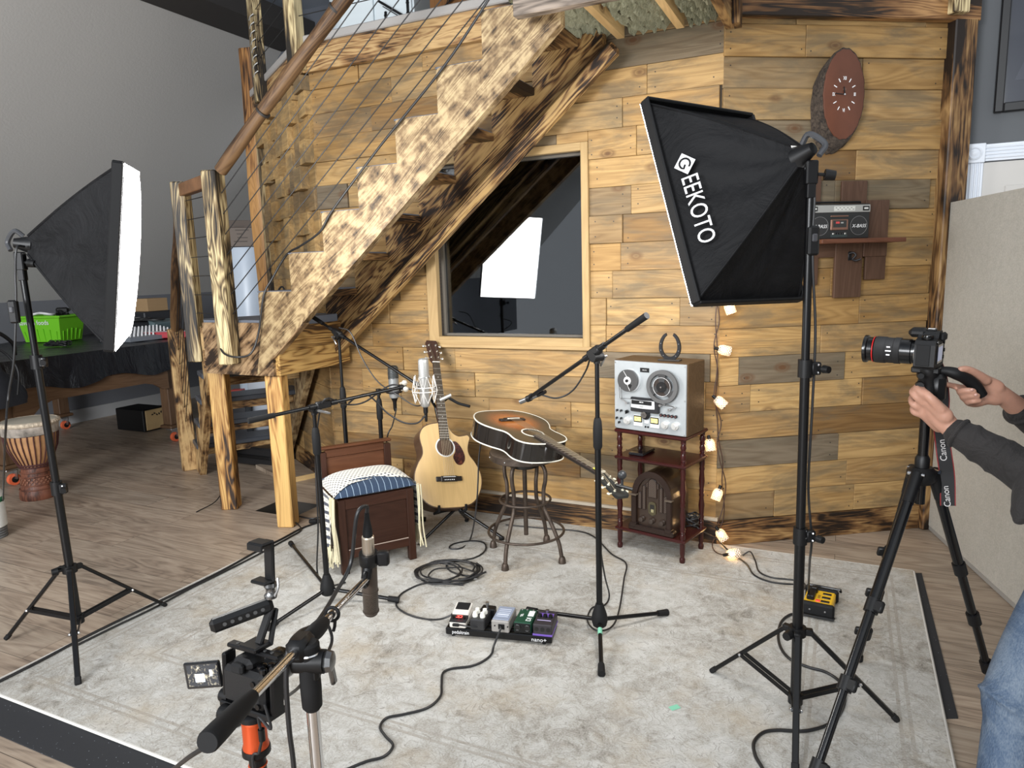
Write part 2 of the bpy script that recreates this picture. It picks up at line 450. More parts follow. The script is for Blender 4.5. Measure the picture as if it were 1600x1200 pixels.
# ------------------------------------------------------------------ booth walls
ROWH = .147
def board_wall(name, Lp, rects_holes, s0, s1, z0, z1, fr, lens=(.35, .95), th=(.012, .030), nails=True, rowoff=0.0, flush=True):
    """fr(s,d,z)->world; planks over s0..s1, z0..z1 minus rectangular holes"""
    mb = MB(); x = (fr(1, 0, 0) - fr(0, 0, 0)); y = (fr(0, 1, 0) - fr(0, 0, 0)); R = frame(x, -y, UP)
    z = z0 - rowoff; last = []
    while z < z1 - .005:
        s = s0 - rnd.uniform(0, .4); cuts = []
        while s < s1:
            L = rnd.uniform(*lens); a, b = max(s, s0), min(s + L, s1); s += L
            if b - a < .05 and b < s1: continue
            if b - a < .02: continue
            t = rnd.uniform(*th); tone = rnd.random(); za, zb = max(z, z0), min(z + ROWH, z1)
            pieces = [(a, b, za, zb)]
            for (h0, h1, g0, g1) in rects_holes:
                nx = []
                for (pa, pb, pc, pd) in pieces:
                    if pb <= h0 or pa >= h1 or pd <= g0 or pc >= g1: nx.append((pa, pb, pc, pd)); continue
                    if pa < h0: nx.append((pa, h0, pc, pd))
                    if pb > h1: nx.append((h1, pb, pc, pd))
                    ia, ib = max(pa, h0), min(pb, h1)
                    if pc < g0: nx.append((ia, ib, pc, g0))
                    if pd > g1: nx.append((ia, ib, g1, pd))
                pieces = nx
            for (pa, pb, pc, pd) in pieces:
                if pb - pa < .004 or pd - pc < .004: continue
                g = .0012
                mb.box(fr((pa + pb) / 2, -.022 + t / 2, (pc + pd) / 2), (pb - pa - g, t, pd - pc - g), R, .0022, tone, 0, 0)
                if nails and pb - pa > .12 and pd - pc > .1:
                    for e in (pa + rnd.uniform(.02, .05), pb - rnd.uniform(.02, .05)):
                        for q in (.25, .75):
                            if rnd.random() < .6:
                                mb.box(fr(e, -.022 + t, pc + (pd - pc) * (q + rnd.uniform(-.1, .1))), (.006, .001, .006), R, 0, 0, 1)
        z += ROWH
    return structure(name, mb, [pallet, nail])
ws0, ws1, wz0, wz1 = -1.735, -.695, 1.055, 2.155         # outer edge of the window frame
LOFT_U = 2.64
board_wall('wall_window_side', None, [(ws0, ws1, wz0, wz1)], -2.54, .0, .15, 2.76, W)
board_wall('wall_right', None, [], .0, 1.19, .131, LOFT_U + .02, RWp)
# left facet: butt-end block mosaic above the landing, boards below
mb = MB(); R = frame(LF, -LO, UP)
z = .15
while z < 2.74:
    t = 0.0; k_ = 0
    while t < 1.36:
        L = rnd.uniform(.11, .165) if z > 1.0 else rnd.uniform(.3, .7)
        b_ = min(t + L, 1.36); dep = rnd.choice([.002, .02, .04, .06]) if z > 1.0 else rnd.uniform(.0, .008)
        h = min(ROWH, 2.74 - z)
        if b_ - t > .03:
            mb.box(FW((t + b_) / 2, -.022 + (.022 + dep) / 2, z + h / 2), (b_ - t - .001, .022 + dep, h - .001), R, .002, None if z < 1 else rnd.choice([.45, .75, .5, .78, .86, .4, .3]), 0, 0)
        t = b_
    z += ROWH
structure('wall_left', mb, [pallet])
# backing panels and the dark control room behind the glass
mb = MB(); RU = frame(U, -MO, UP)
def wbox(m_, s0, s1, d0, d1, z0, z1, **kw): return m_.box(W((s0 + s1) / 2, (d0 + d1) / 2, (z0 + z1) / 2), (s1 - s0, d1 - d0, z1 - z0), RU, **kw)
wi0, wi1, wj0, wj1 = -1.665, -.735, 1.105, 2.113
wbox(mb, -2.54, wi0, -.12, -.023, 0, 2.9); wbox(mb, wi1, 0, -.12, -.023, 0, 2.9)
wbox(mb, wi0, wi1, -.12, -.023, 0, wj0); wbox(mb, wi0, wi1, -.12, -.023, wj1, 2.9)
mb.box(RWp(.6, -.06, 1.33), (1.2, .07, 2.66), frame(RW, -RO, UP)); mb.box(FW(.68, -.07, 1.35), (1.38, .09, 2.7), frame(LF, -LO, UP))
structure('wall_backing', mb, P('stud_dark', (.05, .04, .03), .9))
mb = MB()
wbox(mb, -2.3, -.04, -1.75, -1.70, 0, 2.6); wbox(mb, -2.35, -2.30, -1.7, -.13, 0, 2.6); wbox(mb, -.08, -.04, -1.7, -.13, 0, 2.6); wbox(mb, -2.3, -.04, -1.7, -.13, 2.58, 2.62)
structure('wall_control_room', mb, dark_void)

# window: pine frame, deep reveal, dark glass
wmat = wood('window_pine', [(0, (.38, .26, .115)), (1, (.44, .30, .145))], grain=.25, knots=False)
mb = MB()
wbox(mb, ws0, wi0, -.05, .016, wz0, wz1, bev=.002); wbox(mb, wi1, ws1, -.05, .016, wz0, wz1, bev=.002)
wbox(mb, wi0, wi1, -.05, .016, wz0, wj0, bev=.002); wbox(mb, wi0, wi1, -.05, .016, wj1, wz1, bev=.002)
wbox(mb, ws0 - .02, ws1 + .015, -.02, .024, wz0 - .016, wz0 + .004, bev=.002)
wn = structure('window_1', mb, wmat)
mb = MB()
wbox(mb, wi0 - .004, wi0 + .018, -.10, -.05, wj0, wj1); wbox(mb, wi1 - .018, wi1 + .004, -.10, -.05, wj0, wj1); wbox(mb, wi0, wi1, -.10, -.05, wj0 - .004, wj0 + .014); wbox(mb, wi0, wi1, -.10, -.05, wj1 - .014, wj1 + .004)
obj('inner_frame', mb, P('window_inner_frame', (.10, .085, .065), .6), wn)
def glass_mat():
    m, nt, b = newmat('booth_glass'); k = NT(nt)
    out = nt.nodes['Material Output']; nt.nodes.remove(b)
    tr = k.node('ShaderNodeBsdfTransparent'); tr.inputs[0].default_value = (.55, .58, .6, 1)
    gl = k.node('ShaderNodeBsdfGlossy'); gl.inputs['Roughness'].default_value = .012; gl.inputs['Color'].default_value = (.95, .97, 1, 1)
    fr_ = k.node('ShaderNodeFresnel'); fr_.inputs['IOR'].default_value = 1.85
    mx = k.node('ShaderNodeMixShader'); k.link(fr_.outputs[0], mx.inputs[0]); k.link(tr.outputs[0], mx.inputs[1]); k.link(gl.outputs[0], mx.inputs[2])
    k.link(mx.outputs[0], out.inputs['Surface']); return m
mb = MB(); wbox(mb, wi0 + .012, wi1 - .012, -.076, -.070, wj0 + .008, wj1 - .008)
obj('glass_pane', mb, glass_mat(), wn)

# baseboards and corner trims of the booth
mb = MB(); wbox(mb, -2.54, .01, -.02, .022, 0, .135, bev=.003, tone=.4); structure('baseboard_window_side', mb, burn_dark)
mb = MB(); wbox(mb, -2.54, .01, -.02, .014, .135, .152, bev=.002); structure('trim_2', mb, P('pale_ledge', (.42, .36, .28), .7))
mb = MB(); mb.box(RWp(.60, .004, .0655), (1.21, .04, .131), frame(RW, -RO, UP), .003); structure('baseboard_right', mb, burn_dark)
mb = MB(); mb.box(FW(.7, .0, .075), (1.40, .045, .15), frame(LF, -LO, UP), .003); structure('baseboard_left', mb, burn_dark)
mb = MB(); mb.box(RWp(1.245, .0, 1.33), (.125, .125, 2.655), frame(RW, -RO, UP), .006); structure('trim_3', mb, burn_dark)     # right corner post
mb = MB(); mb.box(FW(1.40, .02, 1.37), (.07, .05, 2.74), frame(LF, -LO, UP), .003); structure('trim_4', mb, burn_post)
# rustic round-edged column left of the booth
pb, pt = FW(1.56, .02, 0), FW(1.56, .02, 3.3)
mb = MB(); rings = []
for i in range(14):
    z = 3.3 * i / 13; c = FW(1.56 + .012 * sin(z * 2.1), .02 + .012 * cos(z * 3.0), z)
    rings.append([c + LF * (.072 * cos(q) * (1 + .12 * cos(4 * q))) + LO * (.072 * sin(q) * (1 + .12 * cos(4 * q))) for q in [2 * pi * j / 20 for j in range(20)]])
mb.loft(rings)
structure('trim_5', mb, burnt('old_post', light=(.42, .22, .075), mid=(.26, .115, .035), dark=(.04, .018, .008), amount=.49, blot=2.5, stretch=3, gr=.8))

# ------------------------------------------------------------------ loft
def poly_slab(m_, pts, z0, z1, **kw):
    Mx = Matrix.Translation((0, 0, z0)); m_.prism([(p.x, p.y) for p in pts], Mx, z1 - z0, **kw)
mb = MB()
ov = [W(-2.56, .03, 0), W(-.72, .03, 0), W(-.72, .76, 0), W(.03, .76, 0), W(.03, .0, 0), RWp(1.2, 0, 0), RWp(1.2, -3, 0), FW(2.0, -2.5, 0), FW(1.42, .02, 0)]
poly_slab(mb, ov, 2.90, 2.95)
lf_o = structure('ceiling_loft_floor', mb, P('loft_flooring', (.30, .28, .26), .5))
mb = MB()
wbox(mb, -2.56, -.80, .005, .045, 2.745, 2.905, bev=.003)
mb.box(FW(.70, .025, 2.825), (1.44, .045, .16), frame(LF, -LO, UP), .003)
structure('trim_6', mb, burnt('burnt_fascia', light=(.46, .30, .135), mid=(.25, .13, .05), amount=.44, blot=4, stretch=2, gr=.8))
mb = MB(); wbox(mb, -2.57, -.80, -.05, .062, 2.905, 2.955, bev=.006); mb.box(FW(.70, .02, 2.93), (1.46, .085, .05), frame(LF, -LO, UP), .006)
structure('trim_7', mb, P('floor_nosing', (.36, .34, .32), .4))
# overhang above the stair head: beams, joists, mineral wool
mb = MB(); wbox(mb, -.735, .30, .78, .83, 2.545, 2.93, bev=.003); structure('trim_8', mb, burnt('burnt_beam_grey', light=(.31, .25, .20), mid=(.12, .095, .075), amount=.56, blot=3, stretch=2))
mb = MB(); wbox(mb, .005, .05, -.0, .78, 2.60, 2.93, bev=.003); wbox(mb, .05, .085, .04, .13, 2.585, 2.93, bev=.003); structure('trim_9', mb, burn_dark)
mb = MB()
for s in (-.505, -.205): wbox(mb, s - .019, s + .019, .03, .78, 2.632, 2.80)
wbox(mb, -.74, .0, .742, .78, 2.60, 2.80)
structure('trim_10', mb, raw_pine)
def wool():
    m, nt, b = newmat('mineral_wool'); k = NT(nt); tc = k.node('ShaderNodeTexCoord')
    n1 = k.noise(k.mapv(tc.outputs['Object'], (1, 1, 1)), 14, 7, .7, 1.5); n2 = k.noise(tc.outputs['Object'], 70, 4, .6)
    t = k.math('ADD', k.math('MULTIPLY', n1, .7), k.math('MULTIPLY', n2, .3))
    k.link(k.ramp(t, [(.3, (.12, .125, .075)), (.5, (.33, .335, .23)), (.7, (.50, .50, .37))]), b.inputs['Base Color']); b.inputs['Roughness'].default_value = .95
    k.bump(t, .9, .03, b); return m
mb = MB()
for a_, b_ in ((-.86, -.524), (-.486, -.224), (-.186, .004)):
    rows = []
    for i in range(25):
        rows.append([W(a_ + (b_ - a_) * i / 24, .0 + .742 * j / 24, 2.69 + .02 * sin(i * 1.3 + j * .7) + rnd.uniform(-.012, .012) - (.03 if 2 < i < 22 else 0)) for j in range(25)])
    mb.grid(rows)
structure('ceiling_insulation', mb, wool())
# fascia over the right facet with a bolted baluster foot
mb = MB(); mb.box(RWp(.66, .035, 2.78), (1.32, .05, .26), frame(RW, -RO, UP), .004); structure('trim_11', mb, burnt('burnt_fascia_dark', light=(.40, .22, .09), mid=(.17, .08, .03), amount=.52, blot=2.6, stretch=2.5))
mb = MB(); mb.box(RWp(1.17, .085, 2.86), (.085, .05, .38), frame(RW, -RO, UP), .004); structure('trim_12', mb, burn_post)
# walls up in the loft
mb = MB(); wbox(mb, -4.6, .8, -2.06, -2.0, 2.95, 5.2); mb.box(FW(3.6, -2.4, 4.0), (.06, 6, 2.1), frame(LF, -LO, UP))
structure('wall_loft', mb, P('blue_grey_paint', (.095, .105, .125), .75))
# ------------------------------------------------------------------ sloped roof side and gable wall
KN = V((-3.742, 5.106, 0)) - 1.9 * U; AD = V((-U.y, U.x, 0))
def K(t, a, z): return KN + U * t + AD * a + UP * z
mb = MB(); mb.box(K(-.03, -2, .66), (.06, 19, 1.32), frame(U, AD, UP)); structure('wall_knee', mb, P('knee_wall_paint', (.15, .155, .17), .75))
mb = MB(); q = [K(0, -11.5, 1.32), K(0, 7.5, 1.32), K(2.35, 7.5, 3.67), K(2.35, -11.5, 3.67)]
mb._add(q + [p + UP * .06 - U * .06 for p in q], [(0, 1, 2, 3), (7, 6, 5, 4), (0, 3, 7, 4), (1, 5, 6, 2), (0, 4, 5, 1), (3, 2, 6, 7)], q + q)
structure('ceiling_slope', mb, paint_slope)
mb = MB(); mb.box(K(2.35 + .22, 1.5, 3.77), (.44, 12, .2), frame(U, AD, UP)); structure('ceiling_beam', mb, P('beam_shade', (.055, .05, .047), .8))  # shade on the beam's underside put into its dark colour
mb = MB(); mb.box(K(2.8 + 2.0, 1.5, 4.05), (4.6, 12, .1), frame(U, AD, UP)); structure('ceiling_flat', mb, P('ceiling_paint', (.36, .40, .46), .85))
mb = MB(); mb.box(K(1.6, 5.0, 2.2), (5.5, .06, 4.4), frame(U, AD, UP)); structure('wall_back', mb, paint_grey)
mb = MB(); mb.box(K(.012, 1.5, .07), (.02, 12, .14), frame(U, AD, UP)); structure('baseboard_knee', mb, P('baseboard_pale', (.4, .4, .4), .6))
# ------------------------------------------------------------------ grey wall at the right with a cased door
GO = V((2.36, 3.86, 0))
def GW(s, d, z): return GO + U * s + MO * d + UP * z
def gat(x, y, d=0): return onpl(x, y, GO + MO * d, MO)
def gsz(x, y, d=0):
    p = gat(x, y, d); return ((p - GO).dot(U), p.z)
mb = MB(); mb.box(GW(1.2, -.05, 2.0), (3.4, .1, 4.0), RU); structure('wall_grey', mb, paint_grey)
a0 = gsz(1505, 256)[0]; a1 = gsz(1536, 256)[0]; zt = gsz(1520, 256)[1]; zc = gsz(1520, 226)[1]
mb = MB()
def flute(m_, s0, s1, z0, z1, vertical=True):
    m_.box(GW((s0 + s1) / 2, .010, (z0 + z1) / 2), (s1 - s0, .02, z1 - z0), RU, .002)
    for i in range(4):
        q = (i + .5) / 4
        if vertical: m_.box(GW(s0 + (s1 - s0) * (.1 + .8 * q), .022, (z0 + z1) / 2), ((s1 - s0) * .12, .012, z1 - z0), RU, .003)
        else: m_.box(GW((s0 + s1) / 2, .022, z0 + (z1 - z0) * (.1 + .8 * q)), (s1 - s0, .012, (z1 - z0) * .12), RU, .003)
flute(mb, a0, a1, .0, zt); flute(mb, a1, a1 + .92, zt + .006, zc - .006, False); flute(mb, a1 + .92, a1 + .92 + (a1 - a0), 0, zt)
mb.box(GW((a0 + a1) / 2, .016, (zt + zc) / 2), (a1 - a0 + .008, .034, zc - zt), RU, .003)
mb.lathe([(.034, 0), (.034, .006), (.026, .010), (.022, .004), (.014, .008), (.0, .012)], GW((a0 + a1) / 2, .032, (zt + zc) / 2), MO, 24)
d1 = structure('door_1', mb, paint_white)
mb = MB(); mb.box(GW(a1 + .46, .004, zt / 2), (.92, .012, zt), RU)
for z0, z1 in ((.2, .9), (1.05, 1.72), (1.80, zt - .12)):
    for s in (a1 + .25, a1 + .67): mb.box(GW(s, .012, (z0 + z1) / 2), (.30, .012, z1 - z0), RU, .005)
obj('door_leaf', mb, P('door_leaf_paint', (.55, .53, .50), .5), d1)

# unseen wall behind the photographer, added to darken the booth glass reflection
mb = MB(); mb.box(V((0, -5.2, 2.4)), (15, .1, 4.8)); structure('wall_rear_blocker', mb, paint_grey)
# ================================================================== staircase
S0, Z0, RUN, RISE = -2.45, 1.413, .2475, .2063
step_grey = P('grey_step_paint', (.13, .145, .175), .6, bump=.1, bscale=120)
def stringer_poly(drop=0.0, s_end=-.58, zt=2.80):
    low = lambda s: .929 - drop + .833 * (s + 2.51)
    pts = [(-2.51, low(-2.51)), (s_end, low(s_end)), (s_end, zt), (S0 + 7 * RUN, zt)]
    for k in range(6, -1, -1):
        s, z = S0 + k * RUN, Z0 + k * RISE
        pts += [(S0 + (k + 1) * RUN, z), (s + .022, z), (s + .006, z - .006), (s, z - .022)]
        if k: pts += [(s, z - RISE)]
    pts += [(S0, 1.2)]
    return pts
st = thing('staircase', 'torch burnt open wooden staircase rising right past the dark window to the loft', 'staircase', W(-2.4, .35, .93))
SL = (1, .833)
mb = MB(); mb.prism(stringer_poly(), frame(U, UP, MO, C1 + MO * .625), .05, gx=SL); obj('stringer', mb, burn_light, st)
mb = MB(); mb.prism(stringer_poly(.03), frame(U, UP, MO, C1 + MO * .034), .07, gx=SL); obj('stringer', mb, burn_far, st)
mb = MB()
a_, b_ = W(-2.36, .06, 1.02), W(-.5, .06, 2.57)
mb.bar(a_ + MO * .075, b_ + MO * .075, .075, .075, MO, .018); obj('cleat', mb, burn_far, st)
for k in range(7):
    s, z = S0 + k * RUN, Z0 + k * RISE
    mb = MB(); wbox(mb, s - .01, s + RUN + .012, .104, .625, z - .045, z - .004, bev=.004); t = obj('tread', mb, burn_dark, st)
    mb = MB(); wbox(mb, s - .008, s + RUN, .034, .672, z - .004, z + .004, bev=.002); obj('grey_top', mb, step_grey, t)
# ---- landing
la = thing('stair_landing', 'burnt wood landing box on two posts at the foot of the upper stairs', 'landing', W(-2.6, .4, 0))
corner = [W(-2.36, .026, 0), W(-2.38, .66, 0), W(-2.92, .66, 0), FW(.12, .74, 0), FW(.12, .06, 0), FW(.0, .06, 0)]
corner = list(reversed(corner))
mb = MB(); poly_slab(mb, corner, 1.205, 1.25); obj('platform', mb, step_grey, la)
def panel(m_, p, q, z0, z1, th, rows, **kw):
    h = (z1 - z0) / rows
    for i in range(rows):
        m_.bar(p + UP * (z0 + h * (i + .5)), q + UP * (z0 + h * (i + .5)), th, h - .001, UP, .002, **kw)
mb = MB()
Mf = frame(U, UP, MO, C1 + MO * .628)
mb.prism([(-2.92, .928), (-2.50, .928), (-2.13, 1.236), (-2.40, 1.236), (-2.92, 1.236)], Mf, .046, gx=SL, tone=.3)
mb.prism([(-2.498, .928), (-2.38, .928), (-2.38, 1.024)], Mf, .046, gx=SL, tone=.6)
obj('front_panel', mb, burnt('burnt_landing', light=(.36, .24, .13), mid=(.17, .10, .05), amount=.53, blot=6), la)
mb = MB(); panel(mb, W(-2.37, .655, 0), W(-2.36, .03, 0), .928, 1.205, .04, 2); obj('side_panel', mb, burnt('burnt_gold', light=(.48, .30, .105), mid=(.27, .14, .04), dark=(.06, .03, .012), amount=.50, blot=2.2, stretch=2.5, gr=1.1), la)
mb = MB(); panel(mb, W(-2.925, .66, 0), FW(.12, .745, 0), .928, 1.205, .04, 2); obj('side_panel', mb, burn, la)
mb = MB(); mb.box(W(-2.435, .605, .4635), (.10, .10, .927), frame(U, -MO, UP) @ Matrix.Rotation(.35, 4, 'Z'), .006, ax=2); obj('post', mb, burn_leg, la)
pB = fl(362, 793); mb = MB(); mb.box(V((pB.x, pB.y, .4635)), (.105, .10, .927), frame(U, -MO, UP) @ Matrix.Rotation(.5, 4, 'Z'), .006, ax=2); obj('post', mb, burn_leg, la)
# ---- lower flight, going away along the left facet
lw = thing('lower_stairs', 'short burnt wood flight with dark grey treads behind the landing', 'stairs', FW(.7, .4, 0))
def lowpoly():
    pts = [(.12, .94), (.12, 1.205)]
    r = .208; w_ = .235
    for k in range(1, 6):
        t0 = .12 + (k - 1) * w_; z = 1.25 - r * k
        pts += [(t0 + .01, z), (t0 + w_, z)] if k > 1 else [(t0 + .01, z + .16), (t0 + .01, z), (t0 + w_, z)]
    pts += [(.12 + 5 * w_, 0), (.12 + 5 * w_ - .2, 0)]
    return list(reversed(pts))
Ml = frame(LF, UP, -LO, CL + LO * .742)
def sawdown(): 
    r, w_ = .208, .235; pts = [(.125, .90), (1.10, .0), (1.31, .0)]
    for k in range(5, 0, -1):
        t1 = .125 + k * w_; z = 1.25 - r * k
        pts += [(t1, z), (t1 - w_, z)]
    pts += [(.125, 1.20)]
    out = []
    for p in pts:
        if not out or (abs(p[0] - out[-1][0]) + abs(p[1] - out[-1][1])) > 1e-4: out.append(p)
    return out
mb = MB(); mb.prism(sawdown(), Ml, .045, gx=(1, -.88)); obj('stringer', mb, burn, lw)
mb = MB(); mb.prism(sawdown(), frame(LF, UP, -LO, CL + LO * .098), .045, gx=(1, -.88)); obj('stringer', mb, burn_light, lw)
for k in range(1, 6):
    t0 = .125 + (k - 1) * .235; z = 1.25 - .208 * k
    mb = MB(); mb.box(FW(t0 + .117, .40, z + .02), (.255, .70, .036), frame(LF, -LO, UP), .006, ax=1); tr = obj('tread', mb, P('dark_tread', (.055, .062, .075), .45), lw)
    mb = MB(); mb.box(FW(t0 + .06, .40, z - .03), (.02, .60, .06), frame(LF, -LO, UP), .003, ax=1); obj('tread_cleat', mb, burn, tr)
# ---- railing
ra = thing('stair_railing', 'burnt timber newel posts with round handrail and thin black cables along the stairs', 'railing', W(-2.65, .7, 1.0))
cabm = P('black_cable', (.012, .012, .013), .45)
mb = MB(); mb.box(W(-2.66, .726, 1.545), (.088, .105, 1.09), frame(U, -MO, UP) @ Matrix.Rotation(.25, 4, 'Z'), .006, ax=2); obj('newel_post', mb, burn_post, ra)
n2 = at(313, 558, 4.42)
n2b = V((n2.x - .03, n2.y + .03, 0))
mb = MB(); mb.box(n2b + UP * 1.53, (.085, .10, 1.10), frame(U, -MO, UP) @ Matrix.Rotation(.45, 4, 'Z'), .006, ax=2); obj('newel_post', mb, burn_post, ra)
mb = MB(); mb.bar(W(-2.68, .73, 2.04), n2b + UP * 2.03, .05, .075, UP, .004); obj('top_rail', mb, P('stained_rail', (.16, .075, .032), .5, var=.3, vscale=14), ra)
nb = fl(297, 733)
mb = MB(); mb.box(nb + UP * .56, (.10, .11, 1.12), frame(LF, -LO, UP), .006, ax=2); obj('newel_post', mb, burn, ra)
logm = burnt('burnt_log', light=(.145, .08, .036), mid=(.07, .036, .017), dark=(.02, .012, .008), amount=.53, blot=2.4, stretch=3)
def log(m_, p, q, r, n=28, wob=.006):
    pts = []; d = (V(q) - V(p)); a = d.normalized(); b1 = a.orthogonal().normalized(); b2 = a.cross(b1)
    for i in range(n + 1):
        t = i / n; pts.append(V(p) + d * t + b1 * wob * sin(t * 7) + b2 * wob * cos(t * 5))
    m_.tube(pts, r, 14, rs=[r * (1 + .06 * sin(i * .9)) for i in range(n + 1)]); return m_
h0, h1 = W(-2.60, .715, 2.085), W(-.95, .715, 3.425)
mb = log(MB(), h0, h1, .036); hr = obj('handrail', mb, logm, ra)
for t in (.205, .52):
    c = h0.lerp(h1, t); mb = MB(); mb.cyl(c - (h1 - h0).normalized() * .006, c + (h1 - h0).normalized() * .006, .0395, n=18); obj('dark_band', mb, nail, hr)
mb = log(MB(), n2b + UP * 2.06 + (nb - n2b) * .02, nb + UP * 1.10, .036, 18, .004); obj('handrail', mb, logm, ra)
for j in range(7):
    z = 1.965 - .113 * j; a_, b_ = W(-2.62, .715, z), W(-.85, .70, z + .825 * 1.77)
    mb = MB(); mb.cyl(a_, b_, .0028, n=6); obj('cable', mb, cabm, ra)
    mb = MB(); mb.cyl(n2b + UP * z, W(-2.66, .726, z), .0028, n=6); obj('cable', mb, cabm, ra)
    mb = MB(); mb.cyl(n2b + UP * z, nb + UP * (z - .93), .0028, n=6); obj('cable', mb, cabm, ra)
# ---- loft railing
lr = thing('loft_railing', 'pale burnt posts and wires standing on the loft edge at top left', 'railing', W(-2.56, .02, 2.95))
lp1 = onpl(404, 100, FW(0, .085, 0), LO); lp1 = V((lp1.x, lp1.y, 0))
for p, z0, r in ((lp1, 2.76, LF), (W(-2.555, .085, 0), 2.755, U), (W(-.775, .735, 0), 2.70, U)):
    mb = MB(); mb.box(p + UP * (z0 + .75), (.085, .085, 1.5), frame(r, UP.cross(r), UP), .005, ax=2); obj('post', mb, burn_post, lr)
for j in range(8):
    z = 3.06 + .11 * j
    mb = MB(); mb.cyl(lp1 + UP * z, W(-2.555, .085, z), .0028, n=6); obj('cable', mb, cabm, lr)
    mb = MB(); mb.cyl(W(-2.555, .085, z), W(-.775, .735 - .65, z), .0028, n=6); obj('cable', mb, cabm, lr)
mb = MB()
for j in range(8):
    c = lp1 + UP * (2.93 + .055 * j) - LF * .02 + LO * .045
    mb.tube(spline([c, c + LO * .012 + U * .03 + UP * .02, c + U * .055 + UP * .035 + LO * .006], 4), .004, 6)
obj('wire_clip', mb, P('zinc', (.5, .5, .48), .4, .6), lr)
# ---- cable lying over the stair teeth
def wire(name, pts, r, label, cat='cable', mat=None, n=8, group=None, seg=8):
    mb = MB(); mb.tube(spline(pts, seg), r, n); o = obj(name, mb, mat or cabm); return tag(o, label, cat, group)
def os_(x, y, d): return onpl(x, y, C1 + MO * d, MO)
mb = MB()
pts = [os_(800, -60, .69), os_(740, 36, .69), os_(692, 106, .69), os_(628, 186, .69), os_(585, 240, .70), os_(520, 328, .69), os_(500, 362, .68), os_(470, 384, .66), os_(448, 398, .64), os_(425, 436, .66), os_(412, 462, .69), os_(404, 520, .70), os_(392, 552, .735), os_(370, 558, .79), os_(350, 552, .79), os_(341, 535, .76)]
mb.tube(spline(pts, 8), .006, 8)
tag(obj('black_cable', mb, cabm), 'thick black cable draped down over the stair teeth to the newel post', 'cable')
cw = wire('black_cable', [W(-2.75, .30, 1.256), W(-2.66, .28, 1.42), W(-2.60, .30, 1.40), W(-2.55, .36, 1.256), W(-2.62, .42, 1.256), W(-2.72, .36, 1.257), W(-2.6, .3, 1.263), W(-2.5, .42, 1.256)], .006, 'short loop of black cable lying on the stair landing')
# thin wire hanging under the landing to the floor
fp = fl(307, 801)
wire('loose_wire', [FW(.3, .70, .55), fl(352, 700, .35) + V((.0, -.12, 0)), fl(357, 740, .12) + V((0, -.05, 0)), fl(340, 780, .03), fp + UP * .004], .0035, 'thin black wire hanging from the lower flight and curling onto the floor')
# hatch lid on the floor
lid = thing('hatch_lid', 'square plank hatch lid lying on the floor behind the stair post', 'lid', W(-3.25, -.2, 0))
q = [fl(400, 732, .0), fl(448, 756, .0), fl(494, 746, .0), fl(462, 723, .0)]
mb = MB(); mb.prism([(p.x, p.y) for p in q], Matrix.Translation((0, 0, .001)), .03, gx=(U.x, U.y)); obj('board', mb, lam, lid)
mb = MB(); mb.bar(q[1] + UP * .018, q[2] + UP * .018, .012, .036); obj('edge_strip', mb, raw_pine, lid)
